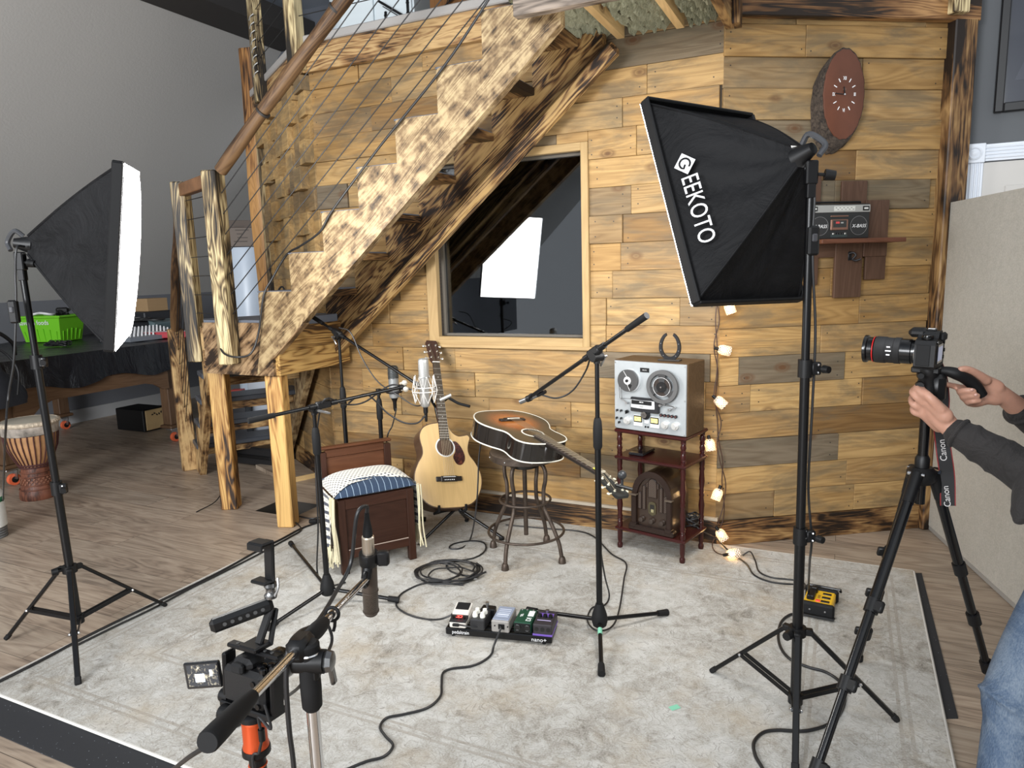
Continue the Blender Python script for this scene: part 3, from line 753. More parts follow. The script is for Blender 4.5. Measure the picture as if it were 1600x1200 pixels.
# ================================================================== rug and mats
RF = V((-2.02, 2.43, 0)); RAx = V((-U.y, U.x, 0))
RWID, RDEP = 3.215, 2.37
def RG(a, b, z=0): return RF + U * a + RAx * b + UP * z
def rug_mat():
    m, nt, b = newmat('distressed_rug'); k = NT(nt)
    tc = k.node('ShaderNodeTexCoord'); o = tc.outputs['Object']
    big = k.noise(o, 2.2, 5, .6, .3); mid = k.noise(k.mapv(o, (1, 1, 1), (4, 2, 0)), 15, 7, .7, .8)
    sw = k.noise(k.mapv(o, (1, 1, 1), (1, 7, 0)), 11, 2, .45, 1.6)
    lines = k.math('ABSOLUTE', k.math('SUBTRACT', k.math('FRACT', k.math('MULTIPLY', sw, 7.0)), .5))
    fine = k.noise(o, 160, 3, .6)
    t = k.math('ADD', k.math('MULTIPLY', big, .38), k.math('ADD', k.math('MULTIPLY', mid, .62), k.math('MULTIPLY', fine, .27)))
    col = k.ramp(t, [(.47, (.19, .175, .15)), (.56, (.335, .315, .28)), (.62, (.42, .405, .37)), (.68, (.48, .47, .44)), (.79, (.55, .54, .51))])
    wash = k.noise(k.mapv(o, (1, 1, 1), (9, 3, 0)), 3.4, 4, .6)
    col = k.mix(k.ramp(wash, [(.5, G1), (.72, (.5, .5, .5))]), col, (.40, .325, .225))
    lf_ = k.ramp(lines, [(.0, (.75, .75, .75)), (.11, G1)])
    pm = k.ramp(mid, [(.4, G1), (.62, G9)])
    lf_ = k.math('MULTIPLY', lf_, pm)
    col = k.mix(lf_, col, (.20, .18, .155))
    # woven border bands parallel to the four sides
    sp = k.node('ShaderNodeSeparateXYZ'); k.link(o, sp.inputs[0])
    ex = k.math('SUBTRACT', RWID / 2, k.math('ABSOLUTE', k.math('SUBTRACT', sp.outputs[0], RWID / 2)))
    ey = k.math('SUBTRACT', RDEP / 2, k.math('ABSOLUTE', k.math('SUBTRACT', sp.outputs[1], RDEP / 2)))
    e = k.math('MINIMUM', ex, ey)
    bandm = None
    for c in (.10, .13, .40, .43):
        q = k.math('LESS_THAN', k.math('ABSOLUTE', k.math('SUBTRACT', e, c)), .006)
        bandm = q if bandm is None else k.math('MAXIMUM', bandm, q)
    # medallions in the border
    vo = k.node('ShaderNodeTexVoronoi'); vo.inputs['Scale'].default_value = 13.0; vo.inputs['Randomness'].default_value = .7
    k.link(o, vo.inputs['Vector'])
    ring = k.math('LESS_THAN', k.math('ABSOLUTE', k.math('SUBTRACT', vo.outputs['Distance'], .36)), .05)
    inb = k.math('LESS_THAN', e, .42)
    ring = k.math('MULTIPLY', k.math('MULTIPLY', ring, inb), .45)
    f = k.math('MULTIPLY', k.math('MAXIMUM', bandm, ring), k.ramp(mid, [(.38, (.1, .1, .1)), (.6, (.62, .62, .62))]))
    col = k.mix(f, col, (.27, .235, .19))
    k.link(col, b.inputs['Base Color']); b.inputs['Roughness'].default_value = .95; b.inputs['Specular IOR Level'].default_value = .1
    h = k.math('ADD', k.math('MULTIPLY', fine, .6), k.math('MULTIPLY', lines, -.25)); k.bump(h, .5, .004, b); return m
rug = thing('area_rug', 'large pale grey and beige distressed patterned area rug on the floor', 'rug', M=frame(U, RAx, UP, RF))
mb = MB(); mb.box(V((RWID / 2, RDEP / 2, .0085)), (RWID, RDEP, .009), None, .003); obj('pile', mb, rug_mat(), rug, local=True)
mb = MB()
for a, b_ in (((0, 0), (RWID, 0)), ((RWID, 0), (RWID, RDEP)), ((0, RDEP), (RWID, RDEP)), ((0, 0), (0, RDEP))):
    mb.bar(V((*a, .008)), V((*b_, .008)), .012, .010, UP, .004)
obj('bound_edge', mb, P('rug_binding', (.62, .60, .56), .9), rug, local=True)
def mat_rubber():
    m, nt, b = newmat('speckled_rubber'); k = NT(nt); tc = k.node('ShaderNodeTexCoord')
    vo = k.node('ShaderNodeTexVoronoi'); vo.inputs['Scale'].default_value = 60; k.link(tc.outputs['Object'], vo.inputs['Vector'])
    k.link(k.ramp(vo.outputs['Distance'], [(.05, (.30, .32, .36)), (.09, (.018, .019, .022))]), b.inputs['Base Color']); b.inputs['Roughness'].default_value = .85; return m
rub = mat_rubber()
mb = MB(); mb.prism([(.0, -.135), (RWID - .2, -.135), (RWID - .2, .3), (.0, .3)], frame(U, RAx, UP, RF), .0035)
tag(obj('rubber_mat', mb, rub), 'black speckled rubber mat strip under the front left rug edge', 'mat')
g0, g1, g2, g3 = fl(1427, 897), fl(1440, 896), fl(1497, 1123), fl(1478, 1123)
mb = MB(); mb.prism([(p.x, p.y) for p in (g1, g0 - V((.10, 0, 0)), g3 - V((.1, 0, 0)), g2)], Matrix.Identity(4), .0035)
tag(obj('rubber_mat', mb, rub), 'narrow black rubber mat strip along the right rug edge by the tripod', 'mat')
tp = fl(1054, 1106, .013)
mb = MB(); mb.box(tp + UP * .0015, (.035, .022, .001), Matrix.Rotation(.4, 4, 'Z')); tag(obj('tape_mark', mb, P('mint_tape', (.22, .55, .38), .6)), 'small mint green tape mark on the front of the rug', 'tape')
RT = .0135                                # top of the rug

# ================================================================== photo lights
blk = P('black_metal', (.0035, .0035, .004), .32, spec=.4)
blkp = P('black_plastic', (.005, .005, .0055), .45, spec=.35)
rubb = P('black_rubber', (.0075, .0075, .008), .7, spec=.3)
chrome = P('chrome', (.75, .75, .76), .15, 1.0)
steel = P('dull_steel', (.45, .45, .45), .35, 1.0)
def cloth_black():
    m, nt, b = newmat('black_softbox_cloth'); k = NT(nt); tc = k.node('ShaderNodeTexCoord')
    n = k.noise(tc.outputs['Object'], 6, 5, .6, 1.0); w_ = k.noise(tc.outputs['Object'], 400, 2, .5)
    k.link(k.ramp(n, [(.3, (.005, .005, .0055)), (.7, (.010, .010, .011))]), b.inputs['Base Color'])
    b.inputs['Roughness'].default_value = .62; b.inputs['Specular IOR Level'].default_value = .16
    k.bump(k.math('ADD', k.math('MULTIPLY', n, 1.0), k.math('MULTIPLY', w_, .05)), .4, .03, b); return m
clothb = cloth_black()
diff = P('lit_diffuser', (.9, .9, .9), .6, emit=(1.0, .985, .96), es=15.0)
def softbox(name, label, A, B, C, apex, bulge=.035):
    """A,B,C opening corners (A-B long side, B-C short side)"""
    A, B, C, apex = V(A), V(B), V(C), V(apex); D = A + C - B; ctr = (A + C) / 2
    n = (ctr - apex).normalized()
    t = thing(name, label, 'softbox', apex)
    cs = [A, B, C, D]; ap = []
    for c in cs: ap.append(apex + (c - ctr) * .10 + n * .02)
    mb = MB(); N = 14
    for i in range(4):
        p0, p1, q0, q1 = ap[i], ap[(i + 1) % 4], cs[i], cs[(i + 1) % 4]
        rows = []
        for a in range(N + 1):
            u_ = a / N; row = []
            for b_ in range(N + 1):
                v_ = b_ / N
                p = (p0.lerp(p1, v_)).lerp(q0.lerp(q1, v_), u_)
                out = (p - apex) - n * (p - apex).dot(n); out = out.normalized()
                bow = .020 * sin(pi * u_)                            # ribs bow outwards
                sag = -.030 * sin(pi * v_) * sin(pi * u_) + .004 * sin(v_ * 23 + u_ * 9 + i) * sin(pi * u_) * sin(pi * v_) * 2
                row.append(p + out * (bow + sag))
            rows.append(row)
        mb.grid(rows)
    obj('cloth_shell', mb, clothb, t)
    mb = MB()
    for i in range(4): mb.bar(cs[i] - n * .013, cs[(i + 1) % 4] - n * .013, .012, .038, n, .004)
    obj('edge_band', mb, P('softbox_band', (.004, .004, .0045), .6, spec=.3), t)
    for i in range(4):
        o_ = (cs[i] - ctr).normalized()
        pts = [ap[i].lerp(cs[i], k_ / 10) + (o_ * .014) * sin(pi * k_ / 10) for k_ in range(11)]
        mb = MB(); mb.tube(pts, .005, 6); obj('rib', mb, clothb, t)
    mb = MB(); rows = []
    for a in range(13):
        rows.append([A.lerp(B, a / 12).lerp(D.lerp(C, a / 12), b_ / 12) + n * (.010 + bulge * (sin(pi * a / 12) * sin(pi * b_ / 12)) ** .45) for b_ in range(13)])
    mb.grid(rows, flip=False)
    # make it face outward
    f0 = mb.f[80]; nn = (mb.v[f0[1]] - mb.v[f0[0]]).cross(mb.v[f0[2]] - mb.v[f0[0]])
    if nn.dot(n) < 0: mb.f = [tuple(reversed(f)) for f in mb.f]
    obj('diffuser', mb, diff, t)
    mb = MB(); mb.lathe([(.018, -.03), (.022, -.015), (.03, .01), (.036, .03)], apex, n, 16); obj('lamp_socket', mb, blkp, t)
    mb = MB(); mb.tube(spline([apex + (A - B).normalized() * .03, apex + (A - B).normalized() * .045 - n * .03, apex - n * .055 + (C - B) * .04, apex - n * .04 - (A - B).normalized() * .03], 6), .009, 8)
    obj('gathered_cloth', mb, P('grey_binding', (.045, .047, .052), .45), t)
    return t, n, cs, ap
A1, B1, C1_ = (-1.399, 2.671, 1.924), (-1.518, 2.676, 1.235), (-1.70, 3.14, 1.27)
s1, n1, c1s, a1s = softbox('softbox', 'black softbox at left seen from its side with glowing white front', (-1.399, 2.671, 1.924), (-1.518, 2.676, 1.235), (-1.700, 3.140, 1.270), (-1.868, 2.776, 1.650))
s2, n2_, c2s, a2s = softbox('softbox', 'black softbox with white lettering seen from behind at right of the window', (.452, 2.419, 2.024), (.570, 2.194, 1.372), (1.000, 2.449, 1.361), (.888, 2.165, 1.812))
# lettering on the near side panel (corners A-B)
pc = (c2s[0] + c2s[1]) / 2
def onpanel(u_, v_):                      # u 0 apex..1 rim, v 0 A..1 B
    p = a2s[0].lerp(a2s[1], v_).lerp(c2s[0].lerp(c2s[1], v_), u_)
    return p
yv = (c2s[1] - c2s[0]).normalized()        # down along rim = reading direction
inn = (onpanel(.5, .5) - onpanel(1, .5)).normalized()
pn = yv.cross(inn).normalized()
if pn.dot(EYE - pc) < 0: pn = -pn
xr = (yv + inn * 0.02).normalized(); yr = pn.cross(xr).normalized()
LM = frame(xr, yr, pn, onpl(1090, 326, pc + pn * .030, pn))
lw_ = P('white_print', (.80, .80, .80), .6)
lt = text_mesh('EEKOTO', .076, LM, .0008, spacing=1.02, xs=.76)
obj('lettering', merge(MB(), lt), lw_, s2)
lc = onpl(1070, 256, pc + pn * .030, pn); mb = MB()
sq = .036
for sg in (1,):
    M_ = frame(xr, yr, pn, lc)
    R4 = [(sq, 0), (0, sq * .95), (-sq, 0), (0, -sq * .95)]
    mb.prism(R4, M_, .0012)
obj('lettering', mb, lw_, s2)
mb = MB(); gpts = []
for i in range(15):
    a = radians(35 + i * 300 / 14); gpts.append(lc + pn * .0022 + (xr * cos(a) + yr * sin(a)) * .0165)
mb.tube(gpts + [lc + pn * .0022 + xr * .004], .003, 6)
obj('logo_ring', mb, clothb, s2)
def collar(mb, c, ax, r, h): mb.cyl(V(c) - V(ax) * h / 2, V(c) + V(ax) * h / 2, r, n=14)
def knob(mb, c, d, r=.014, L=.02):
    d = V(d).normalized(); mb.cyl(c, V(c) + d * .022, .005, n=8); mb.cyl(V(c) + d * .02, V(c) + d * (.02 + L), r, r * .85, n=10)
def light_stand(name, label, c, top, feet, hub_z, low_z, joints):
    c = V((c[0], c[1], 0)); top = V(top); feet = [V((f[0], f[1], 0)) for f in feet]
    t = thing(name, label, 'light stand', c + UP * RT)
    L = lambda z: c.lerp(V((top.x, top.y, 0)), z / top.z) + UP * z
    zs = [low_z] + joints + [top.z]; rs = [.0165, .0145, .0125, .0105][:len(zs) - 1]
    for i in range(len(zs) - 1):
        mb = MB(); mb.cyl(L(zs[i] - (.02 if i else 0)), L(zs[i + 1]), rs[i], n=16); obj('pole_section', mb, blk, t)
    for i, z in enumerate(joints):
        mb = MB(); collar(mb, L(z), UP, .022, .055); mb.box(L(z) + V((.03, -.006, 0)), (.03, .02, .04), None, .004)
        j = obj('clamp', mb, blkp, t)
        mb = MB(); knob(mb, L(z) + V((.036, -.01, .0)), (.5, -1, 0), .013); 
        obj('clamp_knob', mb, blkp, j)
        for q in (.012, -.012): mb = MB(); mb.ball(L(z) + V((.034, -.017, q)), .0045, 8); obj('bolt', mb, chrome, j)
    mb = MB(); collar(mb, L(hub_z), UP, .028, .03)
    for f in feet: d = (V(f) - c).normalized(); mb.bar(L(hub_z), L(hub_z) + d * .048, .022, .022, UP, .003)
    obj('hub', mb, blkp, t)
    mb = MB(); knob(mb, L(hub_z) - V((.02, .01, 0)), (-.7, -.6, 0), .016, .022); obj('hub_knob', mb, blkp, t)
    mb = MB(); collar(mb, L(low_z + .01), UP, .024, .034); obj('lower_hub', mb, blkp, t)
    for f in feet:
        f = V((f[0], f[1], RT + .006)); d = (V((f.x, f.y, 0)) - c).normalized(); h = L(hub_z) + d * .04
        mb = MB(); mb.bar(h, f, .020, .014, UP, .003); lg = obj('leg', mb, blk, t)
        mb = MB(); mb.bar(h.lerp(f, .95), f + (f - h) * .02, .023, .018, UP, .004); obj('rubber_foot', mb, rubb, lg)
        m_ = h.lerp(f, .58)
        mb = MB()
        sd_ = d.cross(UP) * .012
        for q in (sd_, -sd_):
            mb = MB(); mb.bar(m_ + q, L(low_z + .012) + q, .004, .014, UP); obj('brace', mb, blk, lg)
            mb = MB(); mb.ball(m_ + q * 1.3, .006, 8); obj('bolt', mb, chrome, lg)
    mb = MB(); mb.box(top + UP * .0, (.035, .03, .07), None, .004); mb.box(top + V((0, 0, -.05)), (.026, .026, .05), None, .003); obj('tilt_bracket', mb, blkp, t)
    mb = MB(); knob(mb, top + V((.018, -.004, -.005)), (1, -.2, -.15), .017, .03); obj('tilt_knob', mb, blkp, t)
    return t
b2 = V((.925, 2.17, 0))
light_stand('light_stand', 'tall black light stand carrying the lettered softbox in front of the right wall', b2, (.905, 2.158, 1.755), [fl(1113, 1055), fl(1400, 1132), (.80, 1.86)], at(1243, 985, 2.17).z, at(1243, 1090, 2.17).z - .01,
            [at(1253, 836, 2.17).z, at(1258, 575, 2.17).z])
b1 = V((-1.855, 2.775, 0))
light_stand('light_stand', 'black light stand carrying the left softbox beside the hand drum', b1, (-1.882, 2.768, 1.585), [fl(12, 1003), fl(258, 951), fl(123, 1074)], at(117, 888, 2.775).z, at(124, 970, 2.775).z, [at(97, 762, 2.775).z, at(66, 565, 2.775).z])
# lamp leads with inline switches
def lead(pts, sw_i, label, dirn=(0, 0, 1)):
    t = thing('lamp_lead', label, 'cable', pts[0])
    mb = MB(); mb.tube(spline(pts, 8), .0042, 8); obj('cord', mb, cabm, t)
    mb = MB(); mb.box(V(sw_i), (.034, .026, .088), None, .006); s_ = obj('inline_switch', mb, blkp, t)
    mb = MB(); mb.box(V(sw_i) + V((0, -.014, .008)), (.016, .008, .024), None, .003); obj('rocker', mb, P('switch_rocker', (.05, .05, .055), .3), s_)
    return t
lead([at(1258, 262, 2.16), at(1272, 300, 2.15), at(1270, 360, 2.15), at(1270, 420, 2.15), at(1274, 520, 2.16), at(1269, 640, 2.17), at(1263, 760, 2.18), at(1268, 840, 2.2), at(1265, 880, 2.35), fl(1263, 925, .07)], at(1270, 376, 2.15), 'black lamp lead with switch hanging down the right light stand')
lead([at(38, 385, 2.74), at(26, 388, 2.70), at(24, 430, 2.70), at(25, 470, 2.70), at(22, 560, 2.70), at(13, 620, 2.72), at(8, 690, 2.76), fl(4, 800)], at(22, 487, 2.70), 'black lamp lead with switch hanging beside the left softbox')

# ================================================================== microphone stands
def mic_stand(label, base, feet, top_z, joint_z, handle=None, pivot=None, tip=None, hr=.016, floor=RT, chrome_boom=False, tape=None):
    c = V((base[0], base[1], 0)); t = thing('microphone_stand', label, 'microphone stand', c + UP * floor)
    mb = MB(); mb.lathe([(.020, .0), (.028, .006), (.034, .03), (.030, .055), (.020, .085), (.015, .10)], c + UP * (floor + .035), UP, 18); obj('hub', mb, rubb, t)
    for f in feet:
        f = V((f[0], f[1], floor + .013)); d = (f - c); d.z = 0; d.normalize(); s = c + d * .02 + UP * (floor + .062)
        mb = MB(); mb.cyl(s, f, .0085, n=12); lg = obj('leg', mb, blk, t)
        mb = MB(); q = f - (f - s).normalized() * .045; mb.cyl(q, f + (f - s).normalized() * .006, .0125, .0145, n=12); obj('rubber_foot', mb, rubb, lg)
        if tape is f or (tape and (V(tape) - V((f.x, f.y, 0))).length < .05):
            mb = MB(); a_ = s.lerp(f, .14); b_ = s.lerp(f, .26); mb.cyl(a_, b_, .0095, n=12); obj('mint_tape', mb, P('mint_tape', (.22, .55, .38), .6), lg)
    mb = MB(); mb.cyl(c + UP * (floor + .12), c + UP * joint_z, .0125, n=14); obj('lower_tube', mb, blk, t)
    mb = MB(); mb.lathe([(.0135, -.03), (.018, -.02), (.0185, .05), (.016, .08), (.012, .095)], c + UP * joint_z, UP, 16); obj('clutch', mb, rubb, t)
    mb = MB(); mb.cyl(c + UP * (joint_z + .08), c + UP * top_z, .0088, n=12); obj('upper_tube', mb, blk, t)
    if pivot is not None:
        pv = V(pivot); d = (V(tip) - V(handle)).normalized(); sd_ = d.cross(UP).normalized()
        mb = MB(); mb.cyl(c + UP * (top_z - .015), V((c.x, c.y, pv.z - .03)), .013, n=14); mb.box(V((c.x, c.y, pv.z - .022)), (.026, .026, .03), None, .005); obj('swivel', mb, blkp, t)
        mb = MB(); mb.cyl(V((c.x, c.y, pv.z - .02)) - sd_ * .024, V((c.x, c.y, pv.z - .02)) + sd_ * .024, .018, n=16); mb.bar(pv - d * .035, pv + d * .035, .03, .034, UP, .006); obj('boom_clamp', mb, blkp, t)
        mb = MB(); e_ = V((c.x, c.y, pv.z - .02)) + sd_ * .03; mb.cyl(e_, e_ + sd_ * .02, .006, n=8); mb.bar(e_ + sd_ * .015, e_ + sd_ * .03 + d * .05 - UP * .02, .008, .012, UP, .003); obj('clamp_lever', mb, steel, t)
        bm = chrome if chrome_boom else blk
        mb = MB(); mb.cyl(V(handle).lerp(V(tip), .05), V(tip), .0082, n=12); bo = obj('boom', mb, bm, t)
        mb = MB(); hl = .11; mb.cyl(V(handle), V(handle) + d * hl, hr * .8, hr * .72, n=14); obj('boom_grip', mb, rubb, bo)
        for sg in (-1, 1): mb = MB(); collar(mb, pv + d * .05 * sg, d, .0125, .03); obj('boom_collar', mb, blkp, bo)
        mb = MB(); collar(mb, V(tip) - d * .012, d, .012, .035); obj('boom_tip', mb, blkp, bo)
    return t
def extrap(tip, pv, px, py):
    """handle end on the line tip->pivot, near the sight line"""
    tip, pv = V(tip), V(pv); best = None
    for i in range(400):
        h = pv + (pv - tip) * (i / 200); c = CAMROT.transposed() @ (h - EYE)
        x, y = 800 + FPX * c.x / -c.z, 600 - FPX * c.y / -c.z; e = (x - px) ** 2 + (y - py) ** 2
        if best is None or e < best[0]: best = (e, h)
    return best[1]
# right stand over the stool
mr = fl(937, 985, .03); mr = V((mr.x, mr.y, 0))
pv = at(929, 550, mr.y + .0); tipR = at(826, 622, 3.02); hR = extrap(tipR, pv, 1012, 494)
fR = [fl(1041, 966), fl(940, 1062), fl(826, 962)]
mic_stand('black tripod microphone stand with its boom reaching left over the sunburst guitar', mr, fR, pv.z - .03, at(935, 690, mr.y).z, hR, pv, tipR, tape=fR[1])
t = thing('pencil_microphone', 'short grey pencil microphone on the boom tip above the sunburst guitar', 'microphone', at(818, 625, 3.03))
a_, b_ = at(840, 617, 2.99), at(813, 628, 3.04)
mb = MB(); mb.cyl(a_, b_, .0105, n=14); obj('body', mb, P('grey_mic_metal', (.20, .20, .20), .35, .7), t)
mb = MB(); mb.cyl(a_ + (a_ - b_).normalized() * .045, a_, .008, .0105, n=12); obj('plug', mb, blk, t)
mb = MB(); collar(mb, (a_ + b_) / 2, (a_ - b_).normalized(), .0145, .02); obj('clip', mb, blkp, t)
wire('microphone_cable', [at(843, 616, 2.985), at(870, 622, 2.95), at(895, 610, 2.9), at(915, 580, 2.85), at(923, 560, 2.77), at(931, 572, 2.755), at(934, 640, 2.76), at(936, 760, 2.76), at(938, 850, 2.77), at(945, 900, 2.85), fl(952, 930, .03), fl(945, 945, RT + .006), fl(925, 950, RT + .006), fl(918, 970, RT + .006), fl(932, 985, RT + .03), fl(955, 980, RT + .01), fl(967, 955, RT + .006), fl(975, 905, RT + .006), fl(978, 880, RT + .006), fl(955, 865, RT + .006), fl(930, 840, RT + .006), fl(905, 830, RT + .006), fl(860, 826, RT + .006), fl(790, 820, RT + .006)], .0038,
     'black cable running down the right boom stand and away behind the stool')
# left stand with a boom towards the silver microphone
ml = fl(513, 935, .03); ml = V((ml.x, ml.y, 0)); pvL = at(505, 632, ml.y); tipL = at(632, 604, 3.30); hL = extrap(tipL, pvL, 387, 656)
mic_stand('black tripod microphone stand standing in front of the wooden seat at left', ml, [fl(420, 990), fl(622, 946), fl(455, 856)], pvL.z - .03, at(508, 700, ml.y).z, hL, pvL, tipL)
wire('microphone_cable', [tipL + V((.03, .02, -.02)), tipL + V((-.06, -.02, .012)), at(570, 628, 3.22), at(540, 632, 3.16), pvL + V((.02, -.03, .03)), at(497, 660, 3.1), at(493, 720, 3.1), at(497, 820, 3.1), fl(496, 895, .06), fl(512, 915, .03), fl(540, 910, RT + .006)], .004, 'black cable hanging down along the left microphone stand')
# tall stand behind the seat
tb = at(541, 693, 3.98); tb = V((tb.x, tb.y, 0)); pvB = at(527, 520, 3.98); tipB = at(656, 603, 3.62); hB = extrap(tipB, pvB, 490, 487)
mic_stand('tall black microphone stand behind the wooden seat with a long boom sloping down', tb, [tb + V((.25, .12, 0)), tb + V((-.27, .10, 0)), tb + V((.02, -.22, 0))], pvB.z - .03, at(536, 630, 3.98).z, hB, pvB, tipB)
wire('microphone_cable', [at(530, 512, 3.9), at(548, 520, 3.86), at(566, 560, 3.82), at(590, 596, 3.74), at(618, 615, 3.66), at(650, 634, 3.6), at(672, 625, 3.5)], .0035, 'thin cable hanging from the long sloping boom')
# short straight stand with the grey microphone
tc_ = at(596, 690, 4.0); tc_ = V((tc_.x, tc_.y, 0)); zt_ = at(590, 612, 4.0).z
mic_stand('short straight black microphone stand behind the wooden seat under the grey microphone', tc_, [tc_ + V((.22, .06, 0)), tc_ + V((-.2, .12, 0)), tc_ + V((.06, -.22, 0))], zt_, at(593, 640, 4.0).z - .03)
def cage_mic(label, c, r, h, body, grille, tilt=(0, 0, 1)):
    ax = V(tilt).normalized(); c = V(c)
    t = thing('studio_microphone', label, 'microphone', c - ax * h / 2)
    mb = MB(); mb.lathe([(r * .6, -h * .5), (r * .9, -h * .47), (r, -h * .4), (r, .10 * h)], c, ax, 24); obj('body', mb, body, t)
    mb = MB(); mb.lathe([(r * .98, .10 * h), (r * 1.0, .13 * h), (r * .99, .42 * h), (r * .93, .47 * h), (r * .7, .497 * h), (r * .2, .505 * h)], c, ax, 24); obj('grille', mb, grille, t)
    mb = MB(); mb.torus(c + ax * .115 * h, r * 1.02, .002, ax); obj('band', mb, steel, t)
    return t, c, ax
def mesh_grille(name, col, metal):
    m, nt, b = newmat(name); k = NT(nt); tc = k.node('ShaderNodeTexCoord'); ch = k.node('ShaderNodeTexChecker'); ch.inputs['Scale'].default_value = 420
    k.link(tc.outputs['Object'], ch.inputs['Vector']); ch.inputs['Color1'].default_value = (*col, 1); ch.inputs['Color2'].default_value = (*[c * .35 for c in col], 1)
    k.link(ch.outputs[0], b.inputs['Base Color']); b.inputs['Metallic'].default_value = metal; b.inputs['Roughness'].default_value = .45; return m
silv = P('satin_nickel', (.62, .62, .60), .32, .85)
mcn = at(663, 598, 3.45)
hS = (at(662, 556, 3.45) - at(665, 632, 3.45)).length
tS, mc, mx_ = cage_mic('large satin silver studio microphone in a white wire shock mount', mcn, .0265, hS, silv, mesh_grille('silver_grille', (.62, .62, .60), .6))
shk = thing('shock_mount', 'white wire cat cradle shock mount around the silver microphone', 'shock mount', mc - UP * .06)
wht = P('white_enamel_wire', (.74, .72, .68), .35)
for zz, rr in ((-.035, .062), (-.015, .052)):
    mb = MB(); mb.torus(mc + UP * (zz - .005), rr, .0024, UP, 28, 6); obj('ring', mb, wht, shk)
mb = MB()
for i in range(8):
    a0_, a1_ = 2 * pi * i / 8, 2 * pi * (i + .5) / 8
    for sg, zz in ((1, .035), (-1, -.098)):
        p = mc + V((cos(a0_) * .062, sin(a0_) * .062, -.04)); q = mc + V((cos(a1_) * .050, sin(a1_) * .050, zz))
        r_ = mc + V((cos(a1_ + pi / 8) * .062, sin(a1_ + pi / 8) * .062, -.04))
        mb.tube([p, q, r_], .0018, 5)
obj('cradle_wire', mb, wht, shk)
mb = MB(); mb.cyl(at(688, 625, 3.42), at(705, 617, 3.42), .009, n=14); obj('mount_stub', mb, silv, shk)
mb = MB(); mb.cyl(mc - UP * hS * .5, mc - UP * (hS * .5 + .03), .012, n=12); mb.cyl(mc - UP * (hS * .5 + .03), mc - UP * (hS * .5 + .075), .009, .006, n=12); obj('cable_plug', mb, blk, tS)
pl = mc - UP * (hS * .5 + .07)
wire('microphone_cable', [pl, at(664, 650, 3.44), at(652, 661, 3.42), at(630, 660, 3.40), at(605, 645, 3.38), at(585, 625, 3.36), at(571, 616, 3.34), at(555, 622, 3.30), at(545, 630, 3.25)], .0042, 'black cable looping from the silver microphone back to the left boom')
kn = thing('thread_clamp', 'small clamp with two pale knobs at the tip of the left boom', 'clamp', at(633, 602, 3.29))
for (x, y) in ((632, 598), (634, 608)):
    mb = MB(); mb.ball(at(x, y, 3.285), .0135, 14); mb.cyl(at(x, y, 3.285), at(x - 6, y + 1, 3.31), .006, n=8); obj('knob', mb, P('pale_knob', (.62, .58, .50), .3, .4), kn)
mg = at(615, 597, 3.98); hG = (at(614, 571, 3.98) - at(619, 622, 3.98)).length
tG, gc_, gx_ = cage_mic('dark grey studio microphone with ribbed grille left of the silver one', mg, .029, hG, P('grey_mic_body', (.30, .31, .31), .4, .5), P('dark_grille', (.05, .055, .055), .45, .5))
mb = MB()
for i in range(6): mb.torus(gc_ + UP * hG * (.16 + .05 * i), .030, .0022, UP, 24, 6)
obj('grille_rib', mb, P('rib_grey', (.12, .125, .125), .4, .6), tG)
mb = MB(); mb.torus(gc_ - UP * .055, .042, .007, UP, 24, 8); mb.bar(gc_ + V((-.04, 0, -.05)), V((tc_.x, tc_.y, gc_.z - .05)), .018, .02, UP, .004); mb.cyl(V((tc_.x, tc_.y, zt_ - .02)), V((tc_.x, tc_.y, gc_.z - .04)), .014, n=12); obj('mount_ring', mb, blkp, tG)
mb = MB(); mb.lathe([(.02, 0), (.011, -.02), (.010, -.06), (.006, -.075)], gc_ - UP * hG * .5, UP, 14); obj('cable_plug', mb, blk, tG)
wire('microphone_cable', [gc_ - UP * (hG * .5 + .07), at(619, 640, 3.97), at(613, 665, 3.98), at(604, 690, 4.0), fl(600, 770, .05)], .004, 'black cable hanging straight down from the grey microphone')

# ================================================================== nearest boom stand with brown microphone
mf = V((-.432, 1.33, 0)); pvF = at(468, 1012, 1.33)
tipF = at(572, 905, 1.80); hF = extrap(tipF, pvF, 322, 1160)
t = thing('microphone_stand', 'nearest microphone stand with a chrome boom and brown microphone in the foreground', 'microphone stand', mf)
d = (tipF - hF).normalized()
mb = MB(); zcl = at(482, 1108, 1.33).z; mb.cyl(mf + UP * .0, mf + UP * (zcl + .03), .0135, n=18); obj('lower_tube', mb, chrome, t)
for k_ in range(3):
    a = 2 * pi * k_ / 3 + .5; mb = MB(); mb.cyl(mf + UP * .10, mf + V((cos(a) * .33, sin(a) * .33, RT + .012)), .009, n=10); obj('leg', mb, blk, t)
mb = MB(); mb.lathe([(.0150, .0), (.0205, .008), (.0215, .05), (.0205, .11), (.024, .125), (.024, .145), (.018, .15)], mf + UP * zcl, UP, 20); obj('clutch', mb, rubb, t)
mb = MB(); mb.torus(mf + UP * (zcl + .128), .0235, .003, UP, 24, 6); obj('clutch_ring', mb, chrome, t)
mb = MB(); mb.cyl(mf + UP * (zcl + .10), V((mf.x, mf.y, pvF.z - .04)), .017, n=18); mb.box(V((mf.x + .004, mf.y, pvF.z - .045)), (.036, .034, .05), None, .007); obj('upper_tube', mb, blkp, t)
mb = MB(); sd_ = d.cross(UP).normalized(); c_ = V((mf.x, mf.y, pvF.z - .03))
mb.cyl(c_ - sd_ * .03, c_ + sd_ * .034, .024, n=20); mb.bar(pvF - d * .03, pvF + d * .04, .042, .046, UP, .01); obj('boom_clamp', mb, blkp, t)
